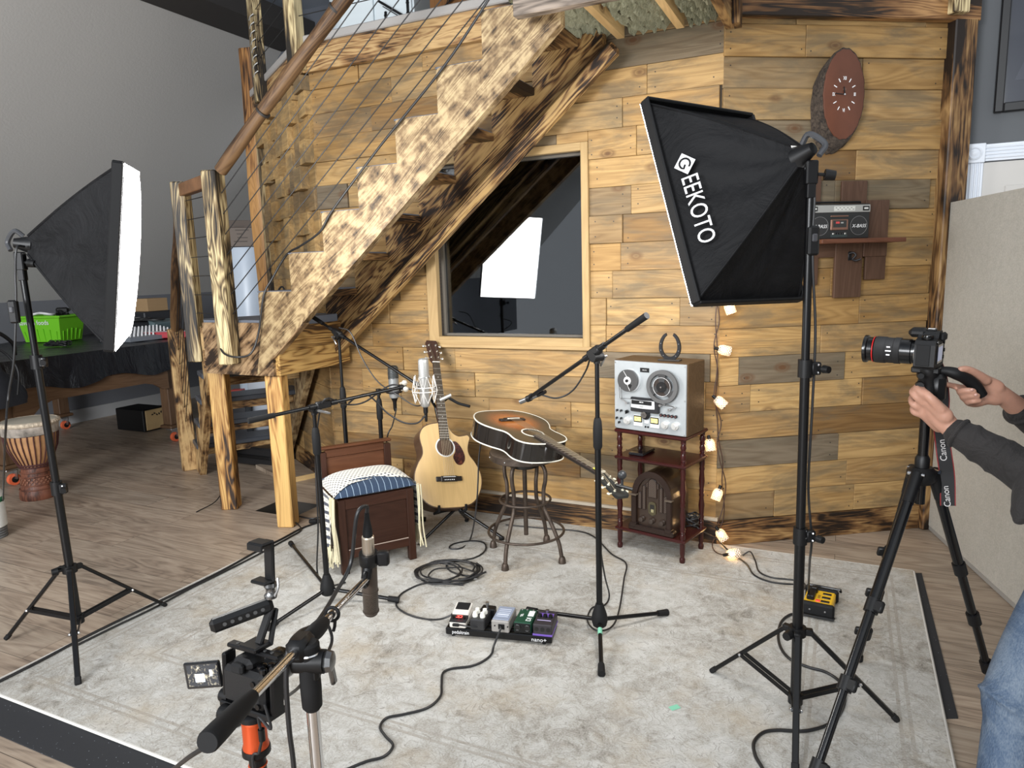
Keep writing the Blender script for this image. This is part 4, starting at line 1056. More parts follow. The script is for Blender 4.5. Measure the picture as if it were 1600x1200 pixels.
mb = MB(); e_ = c_ + sd_ * .034; mb.lathe([(.020, 0), (.023, .006), (.020, .016), (.008, .02)], e_, sd_, 8); mb.bar(e_ + sd_ * .01, e_ + sd_ * .012 - UP * .055 + d * .01, .012, .018, UP, .005); obj('wing_nut', mb, P('dark_chrome', (.22, .22, .22), .25, .9), t)
mb = MB(); mb.cyl(hF + d * .10, tipF, .0092, n=18); bo = obj('boom', mb, chrome, t)
mb = MB(); mb.lathe([(.0165, 0), (.0185, .005), (.0185, .03), (.0165, .11), (.0135, .14), (.0115, .155)], hF, d, 20); obj('boom_grip', mb, rubb, bo)
mb = MB(); mb.lathe([(.0125, 0), (.0165, .01), (.0185, .05), (.017, .08), (.014, .1)], pvF + d * .045, d, 20); obj('boom_clutch', mb, rubb, bo)
mb = MB(); mb.torus(pvF + d * .20, .0155, .004, d, 20, 6); mb.tube([pvF + d * .20 - UP * .015 + sd_ * .006, pvF + d * .21 - UP * .035, pvF + d * .20 - UP * .042], .004, 6); obj('cable_clip', mb, rubb, bo)
mt = at(576, 868, 1.82); mbm = at(580, 958, 1.86)
ax = (mt - mbm).normalized(); hh = (mt - mbm).length
tm = thing('tube_microphone', 'brown side address microphone hanging upside down from the chrome boom', 'microphone', mbm)
brown = P('brown_mic_paint', (.085, .066, .052), .42, .35)
r_ = .0215
mb = MB(); mb.lathe([(r_, hh * .42), (r_, hh * .98), (r_ * .9, hh)], mbm, ax, 24); obj('body', mb, brown, tm)
mb = MB(); mb.lathe([(r_ * .86, 0), (r_, .008), (r_, hh * .40)], mbm, ax, 24); obj('grille', mb, mesh_grille('brown_grille', (.12, .095, .075), .4), tm)
mb = MB(); mb.torus(mbm + ax * hh * .41, r_ * 1.02, .0016, ax, 24, 6); mb.torus(mbm + ax * .01, r_ * 1.01, .0016, ax, 24, 6); obj('trim_ring', mb, brown, tm)
mp = at(573, 836, 1.82)
mb = MB(); mb.lathe([(.0165, 0), (.0165, .07), (.012, .075)], mt - ax * .01, ax, 18); obj('connector', mb, P('brushed_connector', (.55, .47, .38), .3, .8), tm)
mb = MB(); mb.lathe([(.0135, 0), (.013, .02), (.0075, .055), (.006, .075)], mt + ax * .06, ax, 14); obj('cable_plug', mb, rubb, tm)
mb = MB(); cpos = mt - ax * .012
mb.lathe([(.025, -.015), (.0265, -.01), (.0265, .018), (.025, .022)], cpos, ax, 22); mb.box(cpos + V((.04, -.005, 0)) + ax * .005, (.034, .024, .042), None, .006); mb.cyl(cpos, tipF, .014, n=14); mb.torus(tipF, .019, .0065, d.cross(ax).normalized(), 20, 8); obj('clip', mb, blkp, tm)
top_ = mt + ax * .13
wire('microphone_cable', [top_, top_ + ax * .025, top_ + ax * .02 + V((-.02, -.03, -.01)), at(548, 880, 1.78), at(525, 925, 1.68), at(495, 972, 1.52), at(468, 988, 1.40), at(452, 1010, 1.32), at(447, 1060, 1.30), at(452, 1140, 1.30), at(460, 1210, 1.30), V((-.47, 1.28, .2)), V((-.5, 1.4, RT + .006))], .0052, 'thick grey black cable arching from the brown microphone down the nearest stand')
wire('microphone_cable', [at(503, 960, 1.62), at(516, 985, 1.62), at(518, 1005, 1.6), at(505, 1030, 1.5), at(485, 1050, 1.42), at(460, 1080, 1.5), fl(420, 1105, .02), fl(395, 1120, RT + .006), fl(370, 1135, RT + .006)], .004, 'black cable swinging under the chrome boom to the rug')
wire('floor_cable', [at(318, 1168, 1.0) + V((0, .02, -.01)), at(300, 1180, 1.05), at(280, 1195, 1.1), at(255, 1215, 1.15)], .004, 'black cable leaving the rubber grip of the nearest boom')
# ================================================================== wooden commode seat
mahog = wood('dark_mahogany', [(0, (.036, .014, .008)), (1, (.050, .019, .011))], grain=.35, knots=False, rough=.42, bump=.08)
mahog_top = wood('red_mahogany', [(0, (.085, .032, .015)), (1, (.115, .044, .02))], grain=.4, knots=False, rough=.4, bump=.08)
CH = Matrix.Translation((-.872, 3.315, RT)) @ Matrix.Rotation(radians(28.07), 4, 'Z')
cw_, cd_ = .393, .37
ch = thing('wooden_seat', 'dark wooden box seat with low panelled back and blue cushion behind the left stand', 'seat', M=CH)
def lb(name, c, s, mat, par, bev=.003, R=None, **kw):
    mb = MB(); mb.box(V(c), s, R, bev, **kw); return obj(name, mb, mat, par, local=True)
zf, zb_ = .385, .575
for x, y, h in ((.019, .019, zf), (cw_ - .019, .019, zf), (.019, cd_ - .019, zb_ - .02), (cw_ - .019, cd_ - .019, zb_ - .02)):
    lb('leg', (x, y, h / 2), (.038, .038, h), mahog, ch)
lb('front_panel', (cw_ / 2, .016, .245), (cw_ - .07, .012, .25), mahog, ch, ax=0)
for zz, hh_ in ((.36, .052), (.10, .045)): lb('front_rail', (cw_ / 2, .017, zz), (cw_ - .07, .030, hh_), mahog, ch)
mb = MB(); mb.box(V((cw_ / 2, .001, .126)), (cw_ - .08, .004, .004)); obj('bead', mb, P('worn_edge', (.35, .27, .22), .5), ch, local=True)
for x in (.016, cw_ - .016): lb('side_panel', (x, cd_ / 2, .235), (.016, cd_ - .06, .30), mahog, ch)
lb('seat_board', (cw_ / 2, cd_ / 2, .378), (cw_ - .01, cd_ - .01, .018), mahog, ch)
mb = MB(); mb.box(V((cw_ / 2, cd_ - .018, .49)), (cw_ - .07, .014, .13), None, .002); obj('back_panel', mb, mahog_top, ch, local=True)
mb = MB(); mb.box(V((cw_ / 2, cd_ - .019, .545)), (cw_ - .07, .028, .045), None, .004); mb.box(V((cw_ / 2, cd_ - .019, .575)), (cw_ + .012, .046, .014), None, .005); obj('back_rail', mb, mahog_top, ch, local=True)
def cushion_mat():
    m, nt, b = newmat('blue_striped_cloth'); k = NT(nt); tc = k.node('ShaderNodeTexCoord'); sp = k.node('ShaderNodeSeparateXYZ'); k.link(tc.outputs['Object'], sp.inputs[0])
    fx = k.math('ABSOLUTE', k.math('SUBTRACT', k.math('FRACT', k.math('MULTIPLY', sp.outputs[0], 31.0)), .5))
    n = k.noise(tc.outputs['Object'], 220, 3, .6); line = k.math('LESS_THAN', fx, .045)
    base = k.ramp(n, [(.3, (.009, .023, .052)), (.7, (.020, .044, .088))])
    k.link(k.mix(k.math('MULTIPLY', line, .7), base, (.32, .42, .52)), b.inputs['Base Color']); b.inputs['Roughness'].default_value = .8; b.inputs['Sheen Weight'].default_value = .1
    k.bump(n, .4, .002, b); return m
def cush(u_, v_):                      # top surface of the cushion
    sx, sy = 2 * u_ - 1, 2 * v_ - 1
    return .062 * max(0, (1 - abs(sx) ** 3.2)) ** .5 * max(0, (1 - abs(sy) ** 3.2)) ** .5
mb = MB(); rows = []; rows2 = []
for i in range(33):
    r1, r2 = [], []
    for j in range(25):
        u_, v_ = i / 32, j / 24
        x, y = -.012 + (cw_ + .024) * u_, -.014 + (cd_ - .02) * v_
        r1.append(V((x, y, .405 + cush(u_, v_)))); r2.append(V((x, y, .405 - .018 * (cush(u_, v_) / .062))))
    rows.append(r1); rows2.append(r2)
mb.grid(rows); mb.grid(rows2, flip=True); obj('cushion', mb, cushion_mat(), ch, local=True)
def blanket_mat():
    m, nt, b = newmat('dotted_throw'); k = NT(nt); g = k.attr('gc').outputs['Vector']
    sp = k.node('ShaderNodeSeparateXYZ'); k.link(g, sp.inputs[0])
    a = k.math('MULTIPLY', sp.outputs[0], 48.0); c = k.math('MULTIPLY', sp.outputs[1], 48.0)
    row = k.math('MODULO', k.math('FLOOR', c), 2.0)
    fa = k.math('ABSOLUTE', k.math('SUBTRACT', k.math('FRACT', k.math('ADD', a, k.math('MULTIPLY', row, .5))), .5))
    fc = k.math('ABSOLUTE', k.math('SUBTRACT', k.math('FRACT', c), .5))
    d = k.math('MAXIMUM', k.math('MULTIPLY', fa, 1.0), fc); dot = k.math('LESS_THAN', d, .24)
    tone = k.attr('tone').outputs['Fac']
    st_ = k.math('LESS_THAN', k.math('ABSOLUTE', k.math('SUBTRACT', k.math('FRACT', k.math('MULTIPLY', a, .5)), .5)), .2)
    hang = k.math('GREATER_THAN', tone, .5)
    mk = k.math('ADD', k.math('MULTIPLY', dot, k.math('SUBTRACT', 1.0, hang)), k.math('MULTIPLY', k.math('MAXIMUM', st_, k.math('MULTIPLY', dot, .5)), hang))
    k.link(k.mix(mk, (.66, .63, .54), (.030, .035, .055)), b.inputs['Base Color']); b.inputs['Roughness'].default_value = .9; b.inputs['Sheen Weight'].default_value = .3
    return m
# throw lies across the cushion and hangs down both sides
bl = thing('throw_blanket', 'cream woven throw with dark dots and fringes draped over the blue cushion', 'blanket', M=CH)
bm_ = blanket_mat(); cream = P('cream_fringe', (.62, .56, .38), .9)
def front_edge(x):
    t = min(1, max(0, x / .39)); return .002 + .048 * sin(min(1, t * 2.2) * pi / 2) ** 1.5 - .07 * max(0, t - .6) + .006 * sin(t * 13)
mb = MB(); path = []
NV = 15
for i in range(41):
    x = -.016 + (cw_ + .032) * i / 40; row = []
    for j in range(NV):
        y = front_edge(x) + (.27 - front_edge(x) + .03 * (x / cw_)) * j / (NV - 1)
        u_ = (x + .012) / (cw_ + .024); v_ = (y + .014) / (cd_ - .02)
        z = .408 + cush(min(1, max(0, u_)), v_) + .004 * sin(j * 1.1 + i * .2) * (j < 3)
        row.append(V((x, y, z)))
    path.append(row)
def addgrid(rows, x0, tone):
    gcs = []; vs = [p for r in rows for p in r]; nv = len(rows[0])
    s = x0
    for i, r in enumerate(rows):
        if i: s += (rows[i][nv // 2] - rows[i - 1][nv // 2]).length
        for p in r: gcs.append(V((s, p.y, 0)))
    fs = [(i * nv + j, (i + 1) * nv + j, (i + 1) * nv + j + 1, i * nv + j + 1) for i in range(len(rows) - 1) for j in range(nv - 1)]
    o = len(mb.v); mb.v += vs; mb.f += [tuple(k_ + o for k_ in f) for f in fs]; mb.mi += [0] * len(fs); mb.sm += [True] * len(fs); mb.gc += gcs; mb.tone += [tone] * len(vs)
addgrid(path, 0, 0.0)
def side(x, sg, zbot):
    rows = []
    for i in range(22):
        t = i / 21; row = []
        for j in range(NV):
            src = path[0 if sg < 0 else -1][j]
            yy = src.y * (1 - .25 * t) + .02 * t
            row.append(V((x + sg * (.012 * t + .006 + .008 * sin(j * .9 + t * 2.0) * min(1, t * 3)), yy, src.z + (zbot - src.z) * t - .002)))
        rows.append(row)
    return rows
addgrid(side(-.02, -1, .13), 0, 1.0); addgrid(side(cw_ + .02, 1, .16), 0, 1.0)
obj('woven_cloth', mb, bm_, bl, local=True)
for sg, x, z1 in ((-1, -.04, .13), (1, cw_ + .04, .16)):
    mb = MB()
    for j in range(26):
        y = .03 + .20 * j / 25; dx = rnd.uniform(-.01, .01)
        pts = [V((x - sg * .006, y, z1 + .01)), V((x + dx * .5, y + rnd.uniform(-.006, .006), z1 - .045)), V((x + dx, y + rnd.uniform(-.012, .012), z1 - rnd.uniform(.085, .105)))]
        mb.tube(spline(pts, 3), .0035, 5)
    f_ = obj('fringe', mb, cream, bl, local=True); f_['kind'] = 'stuff'
# folded front tail of the throw with its fringe
for sg, x in ((-1, -.022), (1, cw_ + .022)):
    mb = MB()
    for j in range(11 if sg < 0 else 5):
        xx = x + sg * rnd.uniform(-.004, .014); yy = rnd.uniform(-.02, .02)
        pts = [V((xx, yy, .405)), V((xx + sg * .004, yy + .004, .30)), V((xx + rnd.uniform(-.008, .008), yy, .18)), V((xx + rnd.uniform(-.014, .014), yy + rnd.uniform(-.01, .01), rnd.uniform(.06, .09)))]
        mb.tube(spline(pts, 4), .0042, 5)
    f_ = obj('fringe', mb, cream, bl, local=True); f_['kind'] = 'stuff'

# ================================================================== guitars
def outline(cut, n=10):
    R_ = [(0, 0), (.075, .003), (.135, .026), (.178, .075), (.201, .14), (.198, .20), (.172, .26), (.143, .305), (.138, .345), (.146, .39), (.146, .43), (.125, .468), (.085, .490), (.035, .499), (0, .50)]
    right = spline([V((x, y, 0)) for x, y in R_], 4)
    left = [V((-p.x, p.y, 0)) for p in reversed(right)]
    if cut:
        Rc = [(0, 0), (.075, .003), (.135, .026), (.178, .075), (.201, .14), (.198, .20), (.172, .26), (.143, .305), (.139, .345), (.150, .385), (.158, .408), (.148, .424), (.122, .420), (.088, .418), (.055, .438), (.036, .470), (.028, .499)]
        right = spline([V((x, y, 0)) for x, y in Rc], 4)
    pts = right + left; out = []
    for p in pts:
        if not out or (p - out[-1]).length > .002: out.append(p)
    if (out[0] - out[-1]).length < .002: out.pop()
    return out
def guitar(name, label, M, top_m, side_m, bind_m, cut, depth, guard, neck_m, head_m, boost=1.0):
    t = thing(name, label, 'guitar', M=M)
    o = outline(cut); n = len(o)
    mb = MB(); mb.loft([[p + V((0, 0, z)) for p in o] for z in (-depth, -depth + .004, -.004, 0)], sm=True, cap=True); obj('body', mb, side_m, t, local=True, angle=30)
    mb = MB()                                                        # soundboard with a real hole
    hc = V((0, .352, .0)); hr = .051; k_ = 48
    import bmesh
    bmh = bmesh.new()
    ov_ = [bmh.verts.new(p * .985 + V((0, .0037, .0025))) for p in o]
    oe = [bmh.edges.new((ov_[i], ov_[(i + 1) % n])) for i in range(n)]
    hv = [bmh.verts.new(hc + V((hr * cos(2 * pi * i / k_), hr * sin(2 * pi * i / k_), .0025))) for i in range(k_)]
    he = [bmh.edges.new((hv[i], hv[(i + 1) % k_])) for i in range(k_)]
    bmesh.ops.triangle_fill(bmh, edges=oe + he, use_beauty=True, normal=(0, 0, 1))
    bmh.verts.index_update()
    fs = [tuple(v.index for v in f.verts) for f in bmh.faces]
    vs = [v.co.copy() for v in bmh.verts]
    fs = [f if (vs[f[1]] - vs[f[0]]).cross(vs[f[2]] - vs[f[0]]).z > 0 else tuple(reversed(f)) for f in fs]
    mb._add(vs, fs, [V((v.y, v.x, 0)) for v in vs]); bmh.free()
    obj('soundboard', mb, top_m, t, local=True)
    mb = MB(); mb.lathe([(hr, -.03), (.0005, -.03)], hc + V((0, 0, .0)), V((0, 0, 1)), 40, cap=False); mb.lathe([(hr, .0026), (hr, -.03)], hc, V((0, 0, 1)), 40, cap=False); obj('sound_hole', mb, P('hole_dark', (.012, .009, .007), .8), t, local=True)
    mb = MB(); mb.lathe([(hr, .0024), (hr, .0034), (hr + .008, .0034), (hr + .008, .0024)], hc, V((0, 0, 1)), 48, cap=False); obj('rosette', mb, bind_m, t, local=True)
    for zz in ((0.0,) if cut else (0.0, -depth)):
        mb = MB(); mb.tube([p + V((0, 0, zz)) for p in o], .0036 if not cut else .0022, 6, closed=True); obj('binding', mb, bind_m if not cut else P('dark_binding', (.10, .055, .03), .4), t, local=True)
    ebony = P('ebony', (.018, .014, .012), .45)
    mb = MB(); mb.box(V((0, .165, .0075)), (.155, .028, .009), None, .003); mb.box(V((0, .165, .010)), (.10, .034, .010), None, .004); br_ = obj('bridge', mb, ebony, t, local=True)
    mb = MB(); mb.box(V((0, .174, .017)), (.074, .003, .006)); obj('saddle', mb, bind_m, br_, local=True)
    for i in range(6):
        mb = MB(); mb.ball(V((-.027 + .0108 * i, .158, .016)), .0034, 8); obj('bridge_pin', mb, bind_m if cut else ebony, br_, local=True)
    if guard:
        Gp = [(.047, .385), (.070, .383), (.095, .352), (.112, .305), (.108, .268), (.085, .245), (.058, .252), (.042, .285), (.046, .305), (.058, .325), (.058, .360)]
        mb = MB(); sp_ = spline([V((x, y, 0)) for x, y in Gp] + [V((.047, .385, 0))], 4)[:-1]
        mb.prism([(p.x, p.y) for p in sp_][::-1], Matrix.Translation((0, 0, .0028)), .0012); obj('pickguard', mb, guard, t, local=True)
    # neck, fingerboard, head
    y0, y1 = .395, .875
    mb = MB(); rows = []
    for y, w_, dth in ((.50, .0285, .035), (.515, .0283, .024), (.56, .0278, .021), (.87, .0215, .019), (.885, .021, .014)):
        rows.append([V((w_ * cos(a), y, .004 - dth * max(0, -sin(a)))) for a in [pi + pi * q / 12 for q in range(13)]])
    mb.loft(rows); mb.box(V((0, .492, -.045)), (.050, .03, .09), None, .008); obj('neck', mb, neck_m, t, local=True)
    mb = MB(); mb._add([V(p) for p in ((-.029, y0, .0035), (.029, y0, .0035), (.0215, y1, .0035), (-.0215, y1, .0035), (-.029, y0, .010), (.029, y0, .010), (.0215, y1, .010), (-.0215, y1, .010))], [(3, 2, 1, 0), (4, 5, 6, 7), (0, 1, 5, 4), (1, 2, 6, 5), (2, 3, 7, 6), (3, 0, 4, 7)], [V((p, 0, 0)) for p in range(8)])
    fb_ = obj('fingerboard', mb, P('rosewood_board', (.030, .020, .016), .5), t, local=True)
    sl_ = y1 - .172
    for i in range(1, 20):
        y = y1 - sl_ * (1 - 2 ** (-i / 12)); w_ = .0215 + .0075 * (y1 - y) / (y1 - y0)
        if y < y0: break
        mb = MB(); mb.box(V((0, y, .0105)), (w_ * 2, .0022, .0018)); obj('fret', mb, P('fret_nickel', (.75, .73, .68), .3, .9), fb_, local=True)
    for i in (3, 5, 7, 9, 12):
        y = y1 - sl_ * (1 - 2 ** (-(i - .5) / 12)); mb = MB(); mb.cyl(V((0, y, .0095)), V((0, y, .0104)), .003, n=10); obj('inlay_dot', mb, bind_m, fb_, local=True)
    mb = MB(); mb.box(V((0, y1 + .003, .010)), (.045, .006, .010), None, .001); obj('nut', mb, bind_m, t, local=True)
    hp = [(-.022, .88), (.022, .88), (.032, .905), (.037, 1.03), (.030, 1.042), (-.030, 1.042), (-.037, 1.03), (-.032, .905)]
    tl = Matrix.Translation((0, .88, .004)) @ Matrix.Rotation(radians(-13), 4, 'X') @ Matrix.Translation((0, -.88, -.014))
    mb = MB(); mb.prism(hp, tl, .014, gx=(0, 1)); hd = obj('headstock', mb, head_m, t, local=True)
    for i in range(6):
        sg = -1 if i < 3 else 1; y = .915 + .045 * (i % 3)
        mb = MB(); p = tl @ V((sg * .022, y, .014)); q = tl @ V((sg * .022, y, .024)); mb.cyl(p, q, .0032, n=10); mb.cyl(p, p.lerp(q, .25), .006, n=10)
        p = tl @ V((sg * .034, y, .004)); q = tl @ V((sg * .048, y, .004)); mb.cyl(p, q, .003, n=8)
        r1 = tl @ V((sg * .053, y, .004)); mb.ball(r1, .009, 10, sc_=(.8, 1.0, .55)); obj('tuner', mb, P('tuner_metal', (.72, .70, .64), .25, .8) if cut else P('tuner_ivory', (.74, .70, .55), .3), hd, local=True)
    for i in range(6):
        a_ = V((-.027 + .0108 * i, .172, .019)); b_ = V((-.0175 + .007 * i, y1 + .003, .0155))
        sg = -1 if i < 3 else 1; yy = .915 + .045 * (i if i < 3 else 5 - i); c_ = tl @ V((sg * .022, yy, .020))
        mb = MB(); mb.tube([a_, b_, c_], .0010, 5); obj('string', mb, P('string_bronze', (.66, .55, .38), .3, .9), t, local=True)
    return t
def orient(tail, head, nrm_hint, z_at=0.0):
    y = (V(head) - V(tail)).normalized(); z = V(nrm_hint); z = (z - y * z.dot(y)).normalized(); x = y.cross(z)
    return frame(x, y, z, V(tail))
spruce = wood('spruce_top', [(0, (.60, .40, .17)), (1, (.62, .42, .185))], grain=.13, knots=False, rough=.28, bump=.03, coat=.4)
sap = wood('sapele_side', [(0, (.075, .04, .024)), (1, (.09, .05, .03))], grain=.3, knots=False, rough=.3)
cb = P('cream_binding', (.80, .77, .66), .4)
def guard_mat():
    m, nt, b = newmat('tortoise_guard'); k = NT(nt); tc = k.node('ShaderNodeTexCoord'); n = k.noise(tc.outputs['Object'], 60, 4, .7, 1.0)
    k.link(k.ramp(n, [(.45, (.022, .006, .006)), (.6, (.09, .018, .012)), (.75, (.30, .12, .06))]), b.inputs['Base Color']); b.inputs['Roughness'].default_value = .35; return m
def solve_head(tail, px, py, L):
    lo_, best = None, None
    for i in range(600):
        h = at(px, py, tail.y - .9 + 1.8 * i / 600); e = abs((h - tail).length - L)
        if best is None or e < best[0] - 1e-6: best = (e, h)
    return best[1]
tail = at(706, 794, 3.74); best = None
for i in range(400):
    h = at(677, 533, 3.74 + .5 * i / 400); e = abs((h - tail).length - 1.035)
    if best is None or e < best[0]: best = (e, h)
M1 = orient(tail, best[1], V((.52, -1, .26)))
g1 = guitar('acoustic_guitar', 'natural spruce cutaway acoustic guitar upright on a stand by the boards', M1, spruce, sap, P('white_ring', (.76, .76, .74), .4), True, .105, guard_mat(), P('mahogany_neck', (.12, .055, .03), .4), P('rosewood_head', (.05, .024, .017), .4))
# its stand
gs = thing('guitar_stand', 'black folding stand under the natural spruce guitar', 'guitar stand', (tail.x, tail.y, 0))
bk = M1 @ V((0, .05, -.16)); top_g = M1 @ V((0, .62, -.075))
foot = V((tail.x + .02, tail.y + .10, 0))
mb = MB(); mb.tube([foot + UP * .16, foot.lerp(top_g, .5) + UP * .10, top_g], .011, 10); obj('upright', mb, blk, gs)
for q in ((.26, -.12), (-.20, -.16), (.04, .20)):
    mb = MB(); e_ = foot + V((q[0], q[1], .012)); e_.z = .012 + (RT if (e_ - RF).dot(RAx) < RDEP else 0); mb.cyl(foot + UP * .17, e_, .009, n=10); l_ = obj('leg', mb, blk, gs)
    mb = MB(); mb.cyl(e_ + (foot - e_) * .08, e_, .012, n=10); obj('rubber_foot', mb, rubb, l_)
for sg in (-1, 1):
    mb = MB(); a_ = foot + UP * .17; b_ = M1 @ V((sg * .08, -.012, -.07)); c_ = M1 @ V((sg * .08, -.014, .012)); mb.tube([a_, b_, c_, c_ + UP * .03], .008, 8); obj('lower_arm', mb, rubb, gs)
mb = MB(); a_ = top_g; b_ = M1 @ V((.05, .655, -.02)); c_ = M1 @ V((.12, .648, .03)); mb.tube(spline([a_, b_, M1 @ V((.06, .652, .0)), at(716, 630, c_.y), at(734, 635, c_.y - .03)], 5), .0085, 8); obj('neck_yoke', mb, rubb, gs)
mb = MB(); mb.tube(spline([a_, M1 @ V((-.045, .65, -.02)), M1 @ V((-.06, .655, .03))], 5), .0085, 8); obj('neck_yoke', mb, rubb, gs)
# sunburst guitar lying on the stool
def burst():
    m, nt, b = newmat('sunburst_top'); k = NT(nt); tc = k.node('ShaderNodeTexCoord'); o = tc.outputs['Object']
    v = k.node('ShaderNodeMapping'); v.inputs['Location'].default_value = (0, -.175, 0); k.link(o, v.inputs['Vector'])
    sp = k.node('ShaderNodeSeparateXYZ'); k.link(v.outputs[0], sp.inputs[0])
    d = k.math('SQRT', k.math('ADD', k.math('POWER', k.math('MULTIPLY', sp.outputs[0], 1.0), 2.0), k.math('POWER', k.math('MULTIPLY', sp.outputs[1], .95), 2.0)))
    gr = k.noise(k.mapv(o, (160, 3, 1)), 1.0, 2, .5)
    d = k.math('ADD', d, k.math('MULTIPLY', gr, .012))
    k.link(k.ramp(d, [(.045, (.48, .17, .04)), (.10, (.30, .085, .02)), (.15, (.075, .035, .016)), (.185, (.030, .024, .014)), (.3, (.018, .015, .010))]), b.inputs['Base Color'])
    b.inputs['Roughness'].default_value = .25; b.inputs['Coat Weight'].default_value = .35; b.inputs['Coat Roughness'].default_value = .15; return m
stc = V((.051, 3.511, 0)); zs_ = .552
T2 = at(774, 642, 3.70); best = None
for i in range(500):
    h = at(979, 765, 3.4 - .8 * i / 500); e = abs((h - T2).length - 1.045)
    if best is None or e < best[0]: best = (e, h)
M2 = orient(T2, best[1], V((.03, .15, 1)))
gdep = .096
# rest its back on the seat: lowest point of the back over the seat disc touches the seat top
pmin = min(((M2 @ V((x, y, -gdep))).z for x in (-.1, 0, .1) for y in (.15, .25, .35, .45) if ((M2 @ V((x, y, -gdep))) - stc).to_2d().length < .175), default=zs_ + .02)
zs_ = pmin - .004
jet = P('gloss_black_lacquer', (.010, .008, .007), .14, coat=.6)
g2 = guitar('acoustic_guitar', 'dark sunburst acoustic guitar lying face up across the iron stool', M2, burst(), jet, cb, False, gdep, None, P('black_neck', (.018, .014, .012), .3), P('black_head', (.020, .022, .022), .35))
mb = MB(); hh_ = M2 @ V((-.012, 1.0, .03)); 
tn = thing('clip_tuner', 'small black clip tuner with round knob on the sunburst headstock', 'tuner', hh_)
c_ = at(972, 760, best[1].y + .02)
mb.bar(c_ - V((.03, 0, -.008)), c_ + V((.045, -.01, -.012)), .02, .012, UP, .004); obj('clamp', mb, blkp, tn)
mb = MB(); bq = at(972, 742, best[1].y + .02); mb.ball(bq, .0195, 16); mb.cyl(bq, c_, .006, n=8); obj('display_ball', mb, P('tuner_grey', (.03, .032, .035), .35), tn)
mb = MB(); mb.box(M2 @ V((.004, .850, .0150)), (.030, .022, .004), M2, .0015); tag(obj('guitar_pick', mb, P('yellow_plastic', (.80, .78, .05), .4)), 'small bright yellow plastic pick by the nut of the sunburst guitar', 'pick')

# ================================================================== iron stool
iron = P('rusty_iron', (.075, .055, .042), .5, .55, var=.45, vscale=18, bump=.15, bscale=160)
so = thing('bar_stool', 'rusty iron bar stool with round wooden seat and two foot rings', 'stool', stc + UP * RT)
seatw = wood('stool_seat_wood', [(0, (.075, .055, .042)), (1, (.095, .07, .05))], grain=.4, knots=False, rough=.5)
mb = MB(); mb.lathe([(.0, zs_ - .024), (.165, zs_ - .024), (.175, zs_ - .019), (.176, zs_ - .005), (.170, zs_)], stc, UP, 40); obj('seat', mb, seatw, so)
mb = MB(); mb.lathe([(.168, zs_ - .046), (.1785, zs_ - .040), (.1785, zs_ - .010)], stc, UP, 40, cap=False); obj('seat_band', mb, iron, so)
for i in range(8):
    mb = MB(); a = 2 * pi * i / 8 + .2; mb.ball(stc + V((cos(a) * .178, sin(a) * .178, zs_ - .026)), .0045, 8); obj('rivet', mb, steel, so)
mb = MB(); mb.lathe([(.06, zs_ - .092), (.078, zs_ - .085), (.082, zs_ - .045), (.075, zs_ - .03)], stc, UP, 30); obj('hub', mb, P('dark_iron', (.022, .019, .016), .5, .5), so)
mb = MB(); mb.cyl(stc + UP * .125, stc + UP * (zs_ - .05), .0115, n=12); obj('screw_post', mb, iron, so)
for i, a in enumerate((-122, -33.6, 147, 57.5)):
    a = radians(a); d = V((cos(a), sin(a), 0)); f = zs_ / .55
    pts = [stc + d * r + UP * z for r, z in ((.068, (zs_ - .066)), (.105, zs_ - .068), (.124, zs_ - .10), (.123, zs_ - .15), (.112, zs_ - .20), (.113, .30), (.128, .26), (.165, .19), (.195, .12), (.206, .07), (.212, RT + .02))]
    mb = MB(); mb.tube(spline(pts, 5), .0105, 10); l_ = obj('leg', mb, iron, so)
    mb = MB(); mb.lathe([(.012, .034), (.016, .026), (.0185, .016), (.020, .0)], stc + d * .213 + UP * RT, UP, 14); obj('foot_cap', mb, iron, l_)
mb = MB(); mb.torus(stc + UP * .318, .131, .0065, UP, 44, 8); obj('foot_ring', mb, iron, so)
mb = MB(); mb.torus(stc + UP * .148, .197, .0068, UP, 48, 8); obj('foot_ring', mb, iron, so)

# ================================================================== pedalboard and its pedals
PBa = radians(-13.2)
PB = Matrix.Translation((-.304, 2.703, RT)) @ Matrix.Rotation(PBa, 4, 'Z')
pbt = thing('pedalboard', 'long low black pedalboard on the rug carrying five effect pedals', 'pedalboard', M=PB)
mb = MB(); mb.box(V((.222, .003, .022)), (.444, .012, .030), None, .004); mb.box(V((.222, .128, .026)), (.444, .012, .036), None, .004)
for x in (.006, .438): mb.box(V((x, .066, .022)), (.012, .13, .030), None, .004)
for y in (.035, .068, .100): mb.box(V((.222, y, .034)), (.43, .022, .006), None, .002)
obj('frame', mb, blk, pbt, local=True)
for x in (.03, .41):
    for y in (.01, .12): mb = MB(); mb.cyl(V((x, y, -.0)), V((x, y, .008)), .008, n=10); obj('rubber_foot', mb, rubb, pbt, local=True)
def face_text(txt, size, c, par, mat, facing=(0, -1, 0), upv=(0, 0, 1), **kw):
    z = V(facing).normalized(); y = V(upv); y = (y - z * y.dot(z)).normalized(); x = y.cross(z)
    return obj('lettering', merge(MB(), text_mesh(txt, size, frame(x, y, z, c), .0004, **kw)), mat, par, local=True)
face_text('pedaltrain', .0215, V((.065, -.0035, .022)), pbt, lw_, xs=.85); face_text('nano+', .0235, V((.392, -.0035, .020)), pbt, lw_, xs=1.05)
ZP = .038
def pedal(name, label, x, y, rz=0): 
    return thing(name, label, 'effect pedal', M=PB @ Matrix.Translation((x, y, ZP)) @ Matrix.Rotation(rz, 4, 'Z'))
cream_p = P('cream_pedal', (.70, .66, .60), .4)
p = pedal('effect_pedal', 'cream stomp pedal with black rubber tread at the left end of the pedalboard', .052, .060, .02)
